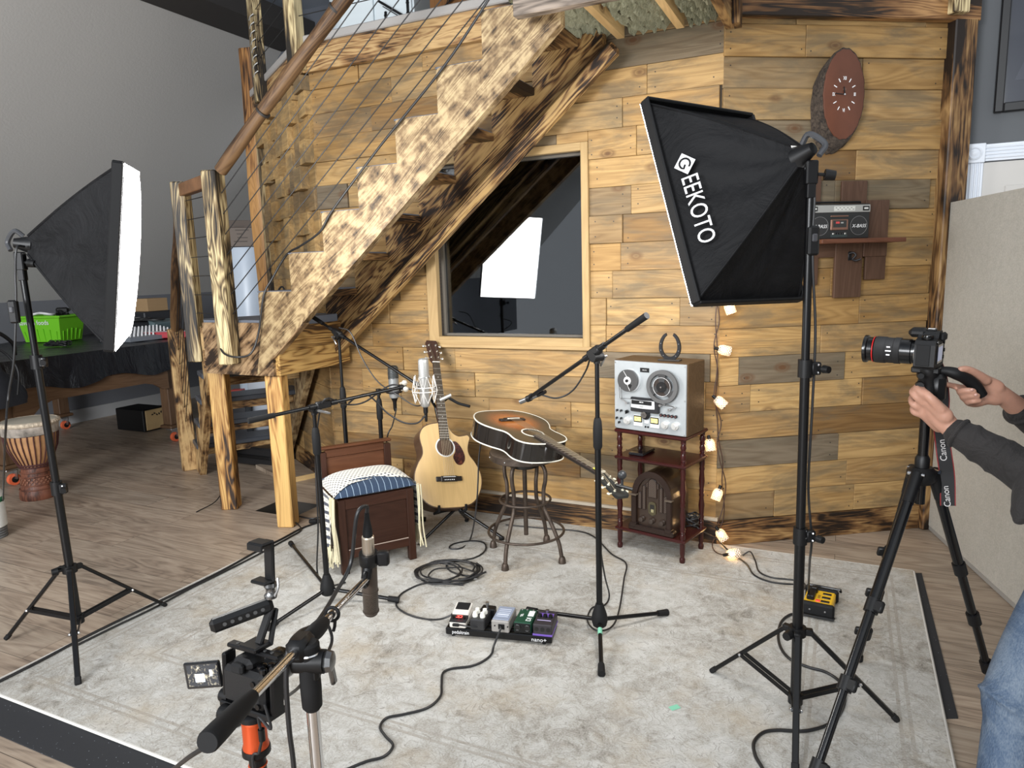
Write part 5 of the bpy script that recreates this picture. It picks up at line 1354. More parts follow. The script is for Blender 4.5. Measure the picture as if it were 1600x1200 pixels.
lb('housing', (0, .0, .014), (.070, .125, .026), cream_p, p, .004)
mb = MB(); mb.prism([(-.062, .026), (-.02, .026), (-.02, .038), (-.062, .030)], frame(V((0, 1, 0)), UP, V((1, 0, 0)), V((-.035, 0, 0))), .07); obj('control_deck', mb, P('black_panel', (.02, .02, .022), .4), p, local=True)
Rt_ = Matrix.Rotation(radians(9), 4, 'X'); lb('treadle', (0, .022, .043), (.072, .080, .014), cream_p, p, .004, Rt_)
lb('rubber_tread', (0, .030, .0525), (.056, .046, .004), rubb, p, .001, Rt_)
for i in range(4): mb = MB(); mb.cyl(V((-.024 + .016 * i, -.042, .034)), V((-.024 + .016 * i, -.042, .043)), .0055, n=12); obj('control_knob', mb, blkp, p, local=True)
lb('red_light', (0.002, -.040, .041), (.026, .016, .003), P('pedal_led', (.8, .05, .05), .3, emit=(1, .08, .06), es=1.2), p, .001)
lb('side_jack', (-.040, .01, .022), (.014, .012, .012), blkp, p, .002); lb('front_plug', (-.006, -.068, .018), (.028, .012, .012), blkp, p, .003)
p = pedal('effect_pedal', 'black effect pedal with four pale knobs second from the left on the pedalboard', .140, .052, -.05)
lb('housing', (0, -.01, .024), (.062, .095, .046), P('black_box_pedal', (.020, .020, .022), .4), p, .004)
lb('switch_block', (.014, .055, .024), (.06, .04, .05), blkp, p, .004)
for i, (x, y) in enumerate(((-.016, -.030), (.016, -.030), (-.016, .002), (.016, .002))):
    mb = MB(); mb.lathe([(.011, 0), (.011, .010), (.009, .013), (.0085, .020), (.003, .021)], V((x, y, .047)), V((0, 0, 1)), 16); obj('control_knob', mb, P('ivory_knob', (.78, .77, .70), .35), p, local=True)
mb = MB(); mb.cyl(V((.012, .048, .045)), V((.012, .048, .066)), .006, n=10); mb.cyl(V((.012, .048, .064)), V((.012, .048, .074)), .008, n=10); obj('foot_switch', mb, steel, p, local=True)
silver_p = P('silver_box', (.42, .45, .52), .35, .55)
p = pedal('effect_pedal', 'silver grey box pedal with a pale blue top in the middle of the pedalboard', .236, .055, -.03)
lb('housing', (0, .0, .026), (.074, .125, .050), P('grey_alloy', (.40, .38, .36), .4, .5), p, .004)
lb('top_plate', (0, .004, .0515), (.068, .112, .002), P('pale_blue_plate', (.36, .42, .55), .35, .4), p, .0008)
for i in range(5): lb('print_line', (0, -.025 + .015 * i, .0532), (.05, .0035 if i != 1 else .009, .0006), P('pale_print', (.62, .66, .74), .4), p, 0)
lb('front_socket', (.006, -.0635, .028), (.026, .004, .022), blkp, p, .001)
for x in (-.022, .032): mb = MB(); mb.cyl(V((x, -.062, .030)), V((x, -.0645, .030)), .003, n=10); obj('screw', mb, blk, p, local=True)
p = pedal('effect_pedal', 'dark green direct box with white letters second from the right on the pedalboard', .326, .060, -.03)
lb('housing', (0, .002, .024), (.072, .118, .046), P('green_enamel', (.010, .055, .030), .35), p, .004)
lb('front_plate', (0, -.0585, .024), (.066, .003, .040), blkp, p, .001)
for x in (-.020, .020):
    mb = MB(); mb.torus(V((x, -.061, .026)), .0115, .002, V((0, 1, 0)), 20, 6); mb.cyl(V((x, -.060, .026)), V((x, -.0608, .026)), .010, n=16); obj('socket', mb, P('socket_dark', (.012, .012, .012), .3), p, local=True)
obj('lettering', merge(MB(), text_mesh('DI', .030, Matrix.Translation((.020, -.026, .0475)) @ Matrix.Rotation(pi / 2, 4, 'Z'), .0004, xs=1.0)), lw_, p, local=True)
lb('print_block', (.020, .022, .0475), (.024, .044, .0008), lw_, p, 0)
for i in range(3): lb('print_line', (-.016 + .004 * (i - 1), -.0 + .003 * i, .0475), (.0022, .020, .0006), lw_, p, 0)
for x, y in ((-.025, .05), (-.005, .053), (.022, .05)): mb = MB(); mb.ball(V((x, y, .047)), .0045, 8); obj('screw', mb, steel, p, local=True)
purp = P('purple_band', (.16, .085, .42), .4)
p = pedal('effect_pedal', 'black and purple effect pedal at the right end of the pedalboard', .408, .058, -.02)
dk = P('dark_bronze_box', (.030, .026, .030), .45)
lb('housing', (0, .0, .026), (.078, .122, .044), dk, p, .004); lb('base_band', (0, 0, .004), (.080, .126, .008), purp, p, .001)
lb('purple_panel', (0, .020, .0485), (.062, .030, .0012), purp, p, .0004)
for x in (-.022, 0, .022): mb = MB(); mb.lathe([(.009, 0), (.008, .012), (.003, .013)], V((x, .004, .048)), V((0, 0, 1)), 14); obj('control_knob', mb, blkp, p, local=True)
lb('print_line', (0, -.024, .0484), (.056, .004, .0006), P('lilac_print', (.55, .48, .75), .4), p, 0)
mb = MB(); mb.cyl(V((0, .046, .048)), V((0, .046, .058)), .008, n=12); obj('foot_switch', mb, steel, p, local=True)
for x in (-.024, .0, .024): mb = MB(); mb.cyl(V((x, -.0612, .028)), V((x, -.0622, .028)), .009, n=14); obj('socket', mb, P('socket_dark', (.012, .012, .012), .3), p, local=True)
# cables about the board
Fz = RT + .0045
def F(x, y, z=Fz): return fl(x, y, z)
wire('instrument_cable', [PB @ V((.012, .07, .060)), F(690, 967, .05), F(672, 968), F(650, 964), F(630, 956), F(619, 945), F(625, 930), F(640, 920), F(660, 912), F(680, 910), F(705, 912), F(724, 914)], .0042, 'black instrument cable running from the cream pedal to the coil')
wire('power_cable', [PB @ V((.238, -.012, .068)), PB @ V((.240, -.032, .062)), F(772, 1008, .03), F(768, 1022), F(755, 1033), F(735, 1041), F(705, 1045), F(692, 1052), F(690, 1070), F(688, 1088), F(668, 1106), F(632, 1116), F(604, 1122), F(594, 1136), F(602, 1150), F(614, 1165), F(600, 1182), F(572, 1190), F(540, 1203)], .0045, 'black power lead winding from the silver pedal across the rug to the foreground')
lb_ = thing('patch_cable', 'short black patch lead between the two left pedals', 'cable', PB @ V((.08, 0, .05)))
mb = MB(); mb.tube(spline([PB @ V((.06, -.008, .058)), PB @ V((.09, -.02, .062)), PB @ V((.125, -.012, .056)), PB @ V((.14, -.002, .055))], 6), .003, 6); obj('cord', mb, cabm, lb_)
# coil of cable between seat and pedalboard
cc = fl(690, 897, Fz); pts = []
for i in range(110):
    a = i / 110 * 2 * pi * 6.0; r = .115 + .035 * sin(i * .19) + .012 * sin(i * .53)
    ox = .03 * sin(i * .07); pts.append(cc + V((cos(a) * r * 1.15 + ox + .02, sin(a) * r * .95 + .02 * cos(i * .11), .002 + .016 * (i / 110) + .006 * sin(i * .8) ** 2)))
tl_ = [F(745, 880), F(750, 890), F(735, 900), F(705, 893), F(700, 880), F(740, 872), F(758, 860), F(756, 848), F(735, 845), F(708, 850), F(703, 857), F(722, 856), F(735, 842), at(742, 810, 3.45), at(746, 770, 3.55), at(748, 720, 3.64), at(751, 694, 3.70)]
mb = MB(); mb.tube(spline(pts + [F(728, 905), F(745, 898)] + tl_, 3), .0042, 7)
tag(obj('instrument_cable', mb, cabm), 'coiled black instrument cable on the rug rising up to the sunburst guitar', 'cable')
pg_ = thing('jack_plug', 'black and silver jack plug lying at the right of the cable coil', 'plug', F(735, 907))
mb = MB(); mb.cyl(F(716, 906, .022), F(736, 905, .022), .008, .007, n=12); obj('sleeve', mb, rubb, pg_)
mb = MB(); mb.cyl(F(736, 905, .022), F(745, 904, .022), .004, n=10); obj('tip', mb, chrome, pg_)
# ================================================================== red-brown shelf stand
cherry = wood('cherry_stain', [(0, (.034, .0065, .006)), (1, (.044, .0085, .0075))], grain=.2, knots=False, rough=.28, bump=.04, coat=.3)
c_fr, c_fl = fl(1066, 883, 0), fl(969, 858, 0)
cx = (c_fr - c_fl).normalized(); cy = UP.cross(cx)
CT = frame(cx, cy, UP, c_fl + UP * 0)
CW, CD = .3586, .2215
z_off = RT
ct = thing('shelf_stand', 'cherry red three tier stand with turned posts holding the tape deck', 'shelf', M=CT)
SHZ = (.125, .512, .655)
for i, z in enumerate(SHZ):
    lb('shelf', (CW / 2, CD / 2, z), (CW + .045, CD + .045, .018), cherry, ct, .006, ax=0)
def spindle(m_, x, y):
    prof = [(.013, z_off), (.015, z_off + .012), (.014, z_off + .022), (.010, z_off + .03), (.013, .06), (.014, .11), (.014, .135)]
    def seg(a, b):
        L = b - a; return [(.0135, a), (.014, a + .06 * L), (.011, a + .08 * L), (.014, a + .10 * L), (.0115, a + .12 * L), (.0145, a + .15 * L), (.011, a + .18 * L), (.0155, a + .32 * L), (.0105, a + .44 * L), (.0145, a + .47 * L), (.011, a + .50 * L), (.0145, a + .53 * L), (.0105, a + .56 * L), (.0155, a + .68 * L), (.011, a + .82 * L), (.0145, a + .85 * L), (.0115, a + .88 * L), (.014, a + .92 * L), (.0135, b)]
    mb.lathe(prof + seg(.135, .505) + seg(.522, .648), V((x, y, 0)), V((0, 0, 1)), 18)
for x in (.0, CW):
    for y in (.0, CD):
        mb = MB(); spindle(mb, x, y); obj('post', mb, cherry, ct, local=True)
# ---- reel to reel deck
DKW, DKH, DKD = .405, .362, .19
dkx = CW / 2 - DKW / 2 - .0; dky = -.012
DK = CT @ Matrix.Translation((dkx, dky, .6645))
wal = wood('walnut_case', [(0, (.085, .05, .025)), (1, (.10, .06, .03))], grain=.4, knots=False, rough=.5)
dk_ = thing('tape_deck', 'silver faced reel to reel tape recorder in a walnut case on the red stand', 'tape recorder', M=DK)
lb('case', (DKW / 2, DKD / 2 + .006, DKH / 2), (DKW, DKD, DKH), wal, dk_, .003, ax=0)
alum = P('brushed_aluminium', (.43, .46, .475), .38, .5, var=.04, vscale=30)
lb('face_plate', (DKW / 2, .001, DKH / 2), (DKW - .008, .010, DKH - .008), alum, dk_, .002)
YF = -.0045
def disc(m_, x, z, r, y0, y1, n=36, mi=0): m_.cyl(V((x, y0, z)), V((x, y1, z)), r, n=n, mi=mi)
def dcy(name, x, z, r, y0, y1, mat, par=dk_, n=28):
    mb = MB(); disc(mb, x, z, r, y0, y1, n); return obj(name, mb, mat, par, local=True)
tape = P('brown_tape', (.035, .026, .022), .3); smoke = P('smoke_plastic', (.10, .10, .10), .25)
# full supply reel at left
xl, zl, xr_, zr_ = .094, .262, .285, .245
dcy('reel_base', xl + .004, zl - .002, .058, YF, YF - .008, P('reel_rim', (.55, .57, .58), .3, .4))
rl = dcy('reel', xl, zl, .0555, YF - .010, YF - .024, P('dark_reel', (.045, .045, .045), .3))
dcy('reel_flange', xl, zl, .0565, YF - .024, YF - .0255, P('reel_film', (.065, .065, .065), .2), rl)
dcy('hub_label', xl, zl, .020, YF - .0255, YF - .0275, lw_, rl); dcy('hub', xl, zl, .008, YF - .0275, YF - .034, blkp, rl)
mb = MB(); mb.box(V((xl + .014, YF - .0262, zl - .026)), (.018, .001, .018), Matrix.Rotation(.4, 4, 'Y')); obj('reel_window', mb, blkp, rl, local=True)
mb = MB(); mb.bar(V((xl - .022, YF - .0262, zl + .048)), V((xl + .003, YF - .0262, zl + .012)), .0015, .0012, V((0, -1, 0))); mb.bar(V((xl + .0, YF - .0262, zl - .02)), V((xl + .014, YF - .0262, zl - .05)), .0015, .0012, V((0, -1, 0))); obj('reel_line', mb, lw_, rl, local=True)
# open take-up reel at right, three spokes
R2 = .083
rr = dcy('reel', xr_, zr_, .030, YF - .006, YF - .026, tape)
mb = MB(); mb.lathe([(.066, .0), (.083, .0), (.083, .003), (.066, .003)], V((xr_, YF - .010, zr_)), V((0, -1, 0)), 48, cap=False); mb.f.append(mb.f[0]) if False else None
obj('flange_ring', mb, smoke, rr, local=True)
mb = MB(); mb.lathe([(.064, 0), (.083, 0), (.083, .0022), (.064, .0022), (.064, 0)], V((xr_, YF - .026, zr_)), V((0, -1, 0)), 48, cap=False); obj('flange_ring', mb, smoke, rr, local=True)
for a in (90, 205, 325):
    a = radians(a); mb = MB(); dx, dz = cos(a), sin(a); px, pz = -dz, dx
    q = [V((xr_ + dx * r + px * w_, YF - .0275, zr_ + dz * r + pz * w_)) for r, w_ in ((.02, -.014), (.066, -.020), (.066, .020), (.02, .014))]
    mb._add(q + [p + V((0, .002, 0)) for p in q], [(0, 1, 2, 3), (7, 6, 5, 4), (0, 4, 5, 1), (1, 5, 6, 2), (2, 6, 7, 3), (3, 7, 4, 0)], q + q); obj('spoke', mb, P('smoke_dark', (.045, .045, .046), .25), rr, local=True)
dcy('tape_pack', xr_, zr_, .046, YF - .012, YF - .024, tape, rr); mb = MB(); mb.torus(V((xr_, YF - .0285, zr_)), .046, .0008, V((0, 1, 0)), 40, 5); obj('hub_ring', mb, lw_, rr, local=True)
dcy('hub', xr_, zr_, .026, YF - .027, YF - .032, blkp, rr)
for a in (20, 140, 260): dcy('hub_hole', xr_ + .014 * cos(radians(a)), zr_ + .014 * sin(radians(a)), .0035, YF - .032, YF - .0325, P('hole_dark', (.012, .009, .007), .8), rr)
dcy('spindle_tip', xr_, zr_, .004, YF - .032, YF - .038, chrome, rr)
lb('name_plate', (.178, YF - .001, .318), (.050, .003, .022), blkp, dk_, .001)
face_text('AKAI', .011, V((.178, YF - .003, .318)), dk_, P('grey_print', (.35, .35, .35), .5))
# head block
hb_ = lb('head_cover', (.186, YF - .010, .143), (.158, .020, .074), P('black_cover', (.016, .016, .018), .35), dk_, .004)
mb = MB(); rows = []
for i in range(13):
    u_ = i / 12; y = YF - .022 - .010 * sin(pi * u_); rows.append([V((.112 + .132 * u_, y, .128)), V((.112 + .132 * u_, y - .001, .168))])
mb.grid(rows, flip=True); rows2 = [[p + V((0, .006, 0)) for p in r] for r in rows]; mb.grid(rows2); obj('cover_front', mb, P('pale_cover', (.66, .67, .68), .35), hb_, local=True)
lb('cover_band', (.178, YF - .0335, .158), (.112, .002, .020), blkp, hb_, 0)
face_text('AKAI', .0105, V((.178, YF - .0352, .160)), hb_, lw_); face_text('4000', .0085, V((.178, YF - .0348, .140)), hb_, blkp) if False else None
lb('cover_badge', (.178, YF - .034, .139), (.020, .002, .010), P('grey_print', (.35, .35, .35), .5), hb_, 0)
dcy('selector_base', .186, .092, .024, YF, YF - .008, blkp); kn_ = dcy('selector_knob', .184, .094, .016, YF - .008, YF - .022, chrome)
for x in (.143, .236):
    m_ = lb('level_meter', (x, YF - .002, .058), (.050, .006, .056), P('meter_frame', (.62, .63, .63), .4), dk_, .001)
    lb('meter_bezel', (x, YF - .0055, .067), (.046, .003, .034), blkp, m_, .001); lb('meter_dial', (x, YF - .0078, .0675), (.036, .002, .022), P('meter_glow', (.75, .62, .20), .5, emit=(1, .8, .25), es=.35), m_, 0)
    for i in range(5): mb = MB(); mb.box(V((x - .012 + .006 * i, YF - .0091, .071 - .0008 * (i - 2) ** 2)), (.0012, .0006, .005)); obj('dial_mark', mb, blkp, m_, local=True)
    mb = MB(); mb.bar(V((x, YF - .0092, .058)), V((x - .010, YF - .0092, .072)), .0009, .0006, V((0, -1, 0))); obj('needle', mb, blkp, m_, local=True)
for x, z in ((.022, .100), (.046, .100), (.020, .060), (.046, .060), (.034, .038)): mb = MB(); disc(mb, x, z, .0055, YF, YF - .010, 14); mb.bar(V((x, YF - .008, z)), V((x + .005, YF - .022, z - .003)), .004, .004); obj('toggle_switch', mb, blk, dk_, local=True)
mb = MB(); disc(mb, .080, .098, .009, YF, YF - .012, 14); mb.box(V((.080, YF - .014, .098)), (.006, .008, .022), Matrix.Rotation(.3, 4, 'Y'), .002); obj('lever_switch', mb, blk, dk_, local=True)
for x, z in ((.082, .052), (.293, .053), (.348, .053)):
    k1 = dcy('level_knob', x, z, .019, YF, YF - .014, P('satin_knob', (.72, .72, .70), .28, .6)); dcy('knob_cap', x, z, .012, YF - .014, YF - .026, P('satin_knob', (.72, .72, .70), .28, .6), k1)
for i in range(5): b__ = dcy('round_button', .272 + .0195 * i, .100, .0078, YF, YF - .010, blk, n=18); dcy('button_centre', .272 + .0195 * i, .100, .0042, YF - .010, YF - .0105, P('button_red_brown', (.12, .05, .05), .3), b__)
lb('rocker_button', (.190, YF - .002, .056), (.022, .005, .015), lw_, dk_, .001)
for x in (.184, .198): dcy('jack_socket', x, .030, .0048, YF, YF - .003, blk, n=14)
for x in (.010, DKW - .010):
    for z in (.010, DKH / 2, DKH - .014): dcy('screw', x, z, .0035, YF, YF - .002, steel, n=10)
mb = MB(); mb.tube([V((xl - .0545, YF - .018, zl)), V((.043, YF - .012, .166)), V((.112, YF - .022, .170))], .0012, 5); mb.tube([V((.30, YF - .018, zr_ - .082)), V((.345, YF - .012, .148)), V((.262, YF - .02, .158))], .0012, 5); mb.tube([V((xl - .043, YF - .018, zl - .03)), V((.054, YF - .012, .166))], .0012, 5); obj('tape_path', mb, tape, dk_, local=True)
for p, q in (((.050, .163), (.083, .145)), ((.352, .148), (.318, .132)), ((.296, .158), (.27, .150))):
    mb = MB(); mb.bar(V((p[0], YF - .012, p[1])), V((q[0], YF - .012, q[1])), .005, .005); mb.cyl(V((q[0], YF, q[1])), V((q[0], YF - .018, q[1])), .007, n=14); mb.cyl(V((p[0], YF - .006, p[1])), V((p[0], YF - .020, p[1])), .0035, n=10); obj('tension_arm', mb, steel, dk_, local=True)
dcy('power_lamp', .250, .106, .003, YF, YF - .003, P('cyan_lamp', (.2, .8, .8), .3, emit=(.3, 1, .95), es=2.0), n=10)
# ---- horseshoe on its plate
HS = DK @ Matrix.Translation((.275, .075, DKH))
hs = thing('horseshoe', 'black iron horseshoe standing upright on a small plate on the tape deck', 'horseshoe', M=HS)
mb = MB(); mb.box(V((0, 0, .004)), (.11, .05, .007), Matrix.Rotation(.15, 4, 'Z'), .002); obj('plate', mb, P('dark_iron_plate', (.06, .055, .05), .5, .5), hs, local=True)
rings = []; ns = 30
for i in range(ns + 1):
    a = radians(-90 - 158 + 316 * i / ns); rx, rz = .050, .056
    c = V((rx * cos(a), 0, .066 + rz * sin(a) + (.014 if sin(a) > 0 else 0) * sin(a))); nrm = V((cos(a), 0, sin(a))); w_ = .0095 * (.7 + .3 * sin(pi * i / ns))
    rings.append([c + nrm * dx + V((0, dy, 0)) for dx, dy in ((-w_, -.005), (w_, -.005), (w_, .005), (-w_, .005))])
mb = MB(); mb.loft(rings, sm=False); hsb = obj('shoe', mb, P('black_iron', (.020, .020, .022), .45, .6), hs, local=True)
mb = MB()
for i in (5, 8, 11, 19, 22, 25):
    c = sum(rings[i], V((0, 0, 0))) / 4; mb.box(c + V((0, -.0052, 0)), (.004, .001, .004))
o_ = obj('nail_hole', mb, P('hole_grey', (.16, .16, .16), .7), hsb, local=True); o_['kind'] = 'stuff'
# ---- phone on the middle shelf
PH = CT @ Matrix.Translation((.045, .035, SHZ[1] + .009)) @ Matrix.Rotation(.05, 4, 'Z')
ph = thing('black_phone', 'flat black phone lying at the left of the middle red shelf', 'phone', M=PH)
lb('body', (.035, .06, .008), (.085, .15, .014), P('phone_black', (.012, .012, .014), .2, coat=.5), ph, .005); lb('screen', (.035, .06, .0155), (.078, .14, .0012), P('phone_glass', (.012, .013, .016), .06, coat=.8), ph, 0)
# ---- cathedral radio on the lower shelf
RDm = CT @ Matrix.Translation((.072, .012, SHZ[0] + .009))
rd = thing('cathedral_radio', 'dark brown arched cathedral radio with lattice grille on the bottom red shelf', 'radio', M=RDm)
rdw = wood('radio_walnut', [(0, (.019, .010, .007)), (1, (.026, .013, .009))], grain=.3, knots=False, rough=.4, coat=.2)
rw_, rh_, rdp = .228, .322, .175
def arch(w_, h_, n=20, base=0):
    pts = [(-w_ / 2, base), (w_ / 2, base)]; sp = h_ * .50
    for i in range(n + 1):
        a = pi * i / n; pts.append((w_ / 2 * cos(a), sp + (h_ - sp) * sin(a) ** .85))
    return pts
XZ = frame(V((1, 0, 0)), V((0, 0, 1)), V((0, -1, 0)), V((rw_ / 2, 0, .0)))
mb = MB(); mb.prism(arch(rw_, rh_), XZ @ Matrix.Translation((0, 0, -rdp)), rdp, gx=(0, 1)); obj('cabinet', mb, P('radio_case', (.034, .019, .012), .28, coat=.4), rd, local=True)
mb = MB()                                                   # raised arched rim
oa, ia = arch(rw_ + .004, rh_ + .002), arch(rw_ - .050, rh_ - .030)
vs = [XZ @ V((x, y, .0)) for x, y in oa] + [XZ @ V((x, y, .014)) for x, y in oa] + [XZ @ V((x, y, .014)) for x, y in ia] + [XZ @ V((x, y, .001)) for x, y in ia]
n_ = len(oa); fs = []
for q in range(3):
    for i in range(n_): j = (i + 1) % n_; fs.append((q * n_ + i, q * n_ + j, (q + 1) * n_ + j, (q + 1) * n_ + i))
mb._add(vs, fs, vs); obj('arched_rim', mb, rdw, rd, local=True)
lb('plinth', (rw_ / 2, -.004, .014), (rw_ + .03, .05, .030), rdw, rd, .006)
for sg in (-1, 1):
    x = rw_ / 2 + sg * (rw_ / 2 - .014); lb('column', (x, -.014, .105), (.028, .020, .160), rdw, rd, .004); lb('capital', (x, -.016, .190), (.038, .028, .008), P('capital_worn', (.10, .075, .055), .4), rd, .002); lb('column_foot', (x, -.016, .030), (.038, .030, .022), rdw, rd, .003)
def lattice():
    m, nt, b = newmat('grille_lattice'); k = NT(nt); tc = k.node('ShaderNodeTexCoord'); mp = k.node('ShaderNodeMapping'); mp.inputs['Rotation'].default_value = (0, radians(45), 0); k.link(tc.outputs['Object'], mp.inputs['Vector'])
    sp = k.node('ShaderNodeSeparateXYZ'); k.link(mp.outputs[0], sp.inputs[0])
    fx = k.math('ABSOLUTE', k.math('SUBTRACT', k.math('FRACT', k.math('MULTIPLY', sp.outputs[0], 150.0)), .5)); fz = k.math('ABSOLUTE', k.math('SUBTRACT', k.math('FRACT', k.math('MULTIPLY', sp.outputs[2], 150.0)), .5))
    l_ = k.math('GREATER_THAN', k.math('MAXIMUM', fx, fz), .34); k.link(k.mix(l_, (.010, .007, .006), (.115, .08, .06)), b.inputs['Base Color']); b.inputs['Roughness'].default_value = .4; return m
lat = lattice()
for x, z0, z1, w_ in ((-.072, .115, .205, .019), (-.048, .115, .245, .019), (.0, .185, .285, .048), (.048, .115, .245, .019), (.072, .115, .205, .019), (-.030, .235, .262, .012), (.030, .235, .262, .012)):
    pts = [(x - w_ / 2, z0), (x + w_ / 2, z0)] + [(x + w_ / 2 * cos(pi * i / 8), z1 - w_ * .6 + w_ * .6 * sin(pi * i / 8)) for i in range(9)]
    mb = MB(); mb.prism(pts, XZ, .0035); g_ = obj('grille', mb, lat, rd, local=True)
    mb = MB(); mb.tube([XZ @ V((p[0], p[1], .004)) for p in pts], .0025, 6, closed=True); obj('grille_frame', mb, rdw, g_, local=True)
mb = MB(); hx_ = [(-.020, .100), (0, .088), (.020, .100), (.022, .140), (.017, .158), (0, .164), (-.017, .158), (-.022, .140)]; mb.prism(hx_, XZ, .006); ds_ = obj('dial_surround', mb, P('antique_brass', (.14, .12, .07), .35, .7), rd, local=True)
lb('dial_glass', (rw_ / 2, -.0065, .128), (.024, .002, .040), P('dial_dark', (.012, .010, .008), .1, coat=.5), ds_, 0); lb('dial_card', (rw_ / 2 + .002, -.0078, .116), (.016, .001, .016), P('dial_card', (.30, .26, .14), .5), ds_, 0)
for x in (-.058, 0, .058):
    mb = MB(); mb.lathe([(.015, 0), (.016, .006), (.013, .010), (.012, .022), (.004, .024)], V((rw_ / 2 + x, -.001, .062)), V((0, -1, 0)), 18); obj('tuning_knob', mb, P('radio_knob', (.045, .032, .025), .3), rd, local=True)
cb_ = CT @ V((CW - .030, CD - .04, SHZ[0] + .03)); mb = MB(); pts = []
for i in range(70):
    a = i * .62; pts.append(cb_ + V((.028 * cos(a) + .008 * sin(i * .7), .024 * sin(a), .02 + .045 * sin(i * .23) * cos(i * .11))))
mb.tube(spline(pts, 3), .0035, 6); tag(obj('cable_bundle', mb, cabm), 'tangled black cable bundle on the bottom shelf beside the radio', 'cable')

# ================================================================== string of jar lights
def shade_mat():
    m, nt, b = newmat('lattice_shade'); k = NT(nt); tc = k.node('ShaderNodeTexCoord')
    g = k.attr('gc').outputs['Vector']; sp = k.node('ShaderNodeSeparateXYZ'); k.link(g, sp.inputs[0])
    s1_ = k.math('ABSOLUTE', k.math('SUBTRACT', k.math('FRACT', k.math('ADD', sp.outputs[0], sp.outputs[1])), .5)); s2_ = k.math('ABSOLUTE', k.math('SUBTRACT', k.math('FRACT', k.math('SUBTRACT', sp.outputs[0], sp.outputs[1])), .5))
    l_ = k.math('GREATER_THAN', k.math('MAXIMUM', s1_, s2_), .40)
    k.link(k.mix(l_, (.42, .30, .20), (.86, .80, .72)), b.inputs['Base Color']); b.inputs['Roughness'].default_value = .6
    k.link(k.mix(l_, (1.0, .55, .22), (.9, .62, .42)), b.inputs['Emission Color']); b.inputs['Emission Strength'].default_value = .22
    tr = k.node('ShaderNodeBsdfTransparent'); mx = k.node('ShaderNodeMixShader'); k.link(k.math('MULTIPLY', k.math('SUBTRACT', 1.0, l_), .6), mx.inputs[0]); k.link(b.outputs[0], mx.inputs[1]); k.link(tr.outputs[0], mx.inputs[2]); k.link(mx.outputs[0], nt.nodes['Material Output'].inputs['Surface']); return m
shm = shade_mat(); bulb = P('warm_bulb', (1, .8, .5), .4, emit=(1.0, .62, .24), es=18.0)
def jar(label, p, ax, L=.062, r=.026):
    p = V(p); ax = V(ax).normalized(); t = thing('fairy_light', label, 'fairy light', p, group='warm lattice shades on the string of lights')
    mb = MB(); n = 20; prof = [(.014, 0), (.021, .006), (r, .022), (r, L)]; y = ax.orthogonal().normalized(); z = ax.cross(y); vs, gcs, fs = [], [], []
    for i, (rr_, h) in enumerate(prof):
        for j in range(n + 1): a = 2 * pi * j / n; vs.append(p + ax * h + (y * cos(a) + z * sin(a)) * rr_); gcs.append(V((j / n * 10, h / L * 4.5, 0)))
    for i in range(3):
        for j in range(n): fs.append((i * (n + 1) + j, i * (n + 1) + j + 1, (i + 1) * (n + 1) + j + 1, (i + 1) * (n + 1) + j))
    mb._add(vs, fs, gcs, 0, 0, True); mb.gc[-len(gcs):] = gcs
    sh = obj('shade', mb, shm, t)
    mb = MB(); mb.lathe([(.008, -.02), (.009, 0), (.009, .012)], p, ax, 12); obj('socket', mb, blkp, t)
    mb = MB(); mb.lathe([(.006, .012), (.011, .024), (.010, .036), (.003, .044)], p, ax, 12); obj('bulb', mb, bulb, t)
    return t
cor = C1 + MO * .02 + RO * .02
def cw(x, y, d=.05):                     # near the booth corner
    Yc = (C1 + MO * d).y - .0; return at(x, y, Yc)
YL = C1.y - .055
spots = [((1137, 472), (.3, -.2, -1), 'half hidden just under the big softbox'), ((1122, 545), (1, -.1, -.25), 'beside the top of the tape deck'), ((1118, 622), (.8, -.3, -.75), 'beside the lower half of the tape deck'), ((1108, 686), (.1, -.25, -1), 'behind the middle red shelf'), ((1124, 764), (-.45, -.25, -1), 'low on the corner boards'), ((1122, 828), (.55, -.3, -.9), 'touching the burnt skirting'), ]
for (x, y), ax, where in spots: jar('warm glowing lattice shade of the light string, ' + where, at(x, y, YL if y != 686 else YL + .02), ax)
pj_ = fl(1136, 866, RT + .03); jar('warm glowing lattice shade of the light string, lying on the rug edge', V((pj_.x, pj_.y, RT + .028)), (.95, .2, .0))
brn = P('brown_flex', (.05, .022, .014), .5)
t = thing('light_string', 'dark brown twisted flex of the string lights down the booth corner', 'cable', at(1128, 640, YL))
for q in range(2):
    mb = MB(); pts = [at(x + 3.0 * sin(y * .06 + q * 3.1) , y, YL + .02 * q) for x, y in [(1120, 462), (1121, 500), (1118, 540), (1121, 580), (1117, 622), (1124, 660), (1122, 690), (1127, 720), (1131, 755), (1131, 790), (1126, 815)]] + [fl(1118, 838, .06), fl(1113, 850, .03), fl(1118, 862, RT + .006), fl(1136, 868, RT + .006), fl(1158, 868, RT + .006)]
    mb.tube(spline(pts, 8), .0028, 6); obj('flex', mb, brn, t)
wire('light_lead', [F(1160, 868), F(1172, 862, .04), F(1180, 876), F(1186, 893), F(1205, 902), F(1230, 905), F(1250, 908), F(1258, 914, .03), F(1256, 922, .07)], .0038, 'black lead from the string lights across the rug to the yellow power box')
wire('power_cable', [cb_ + V((0, 0, .0)), at(1098, 830, 3.50), fl(1120, 842, .05), F(1140, 862, .03), F(1165, 880), F(1178, 898), F(1200, 908), F(1225, 912), F(1248, 914), F(1256, 920, .06)], .0042, 'black mains cable from the red stand to the yellow power box')
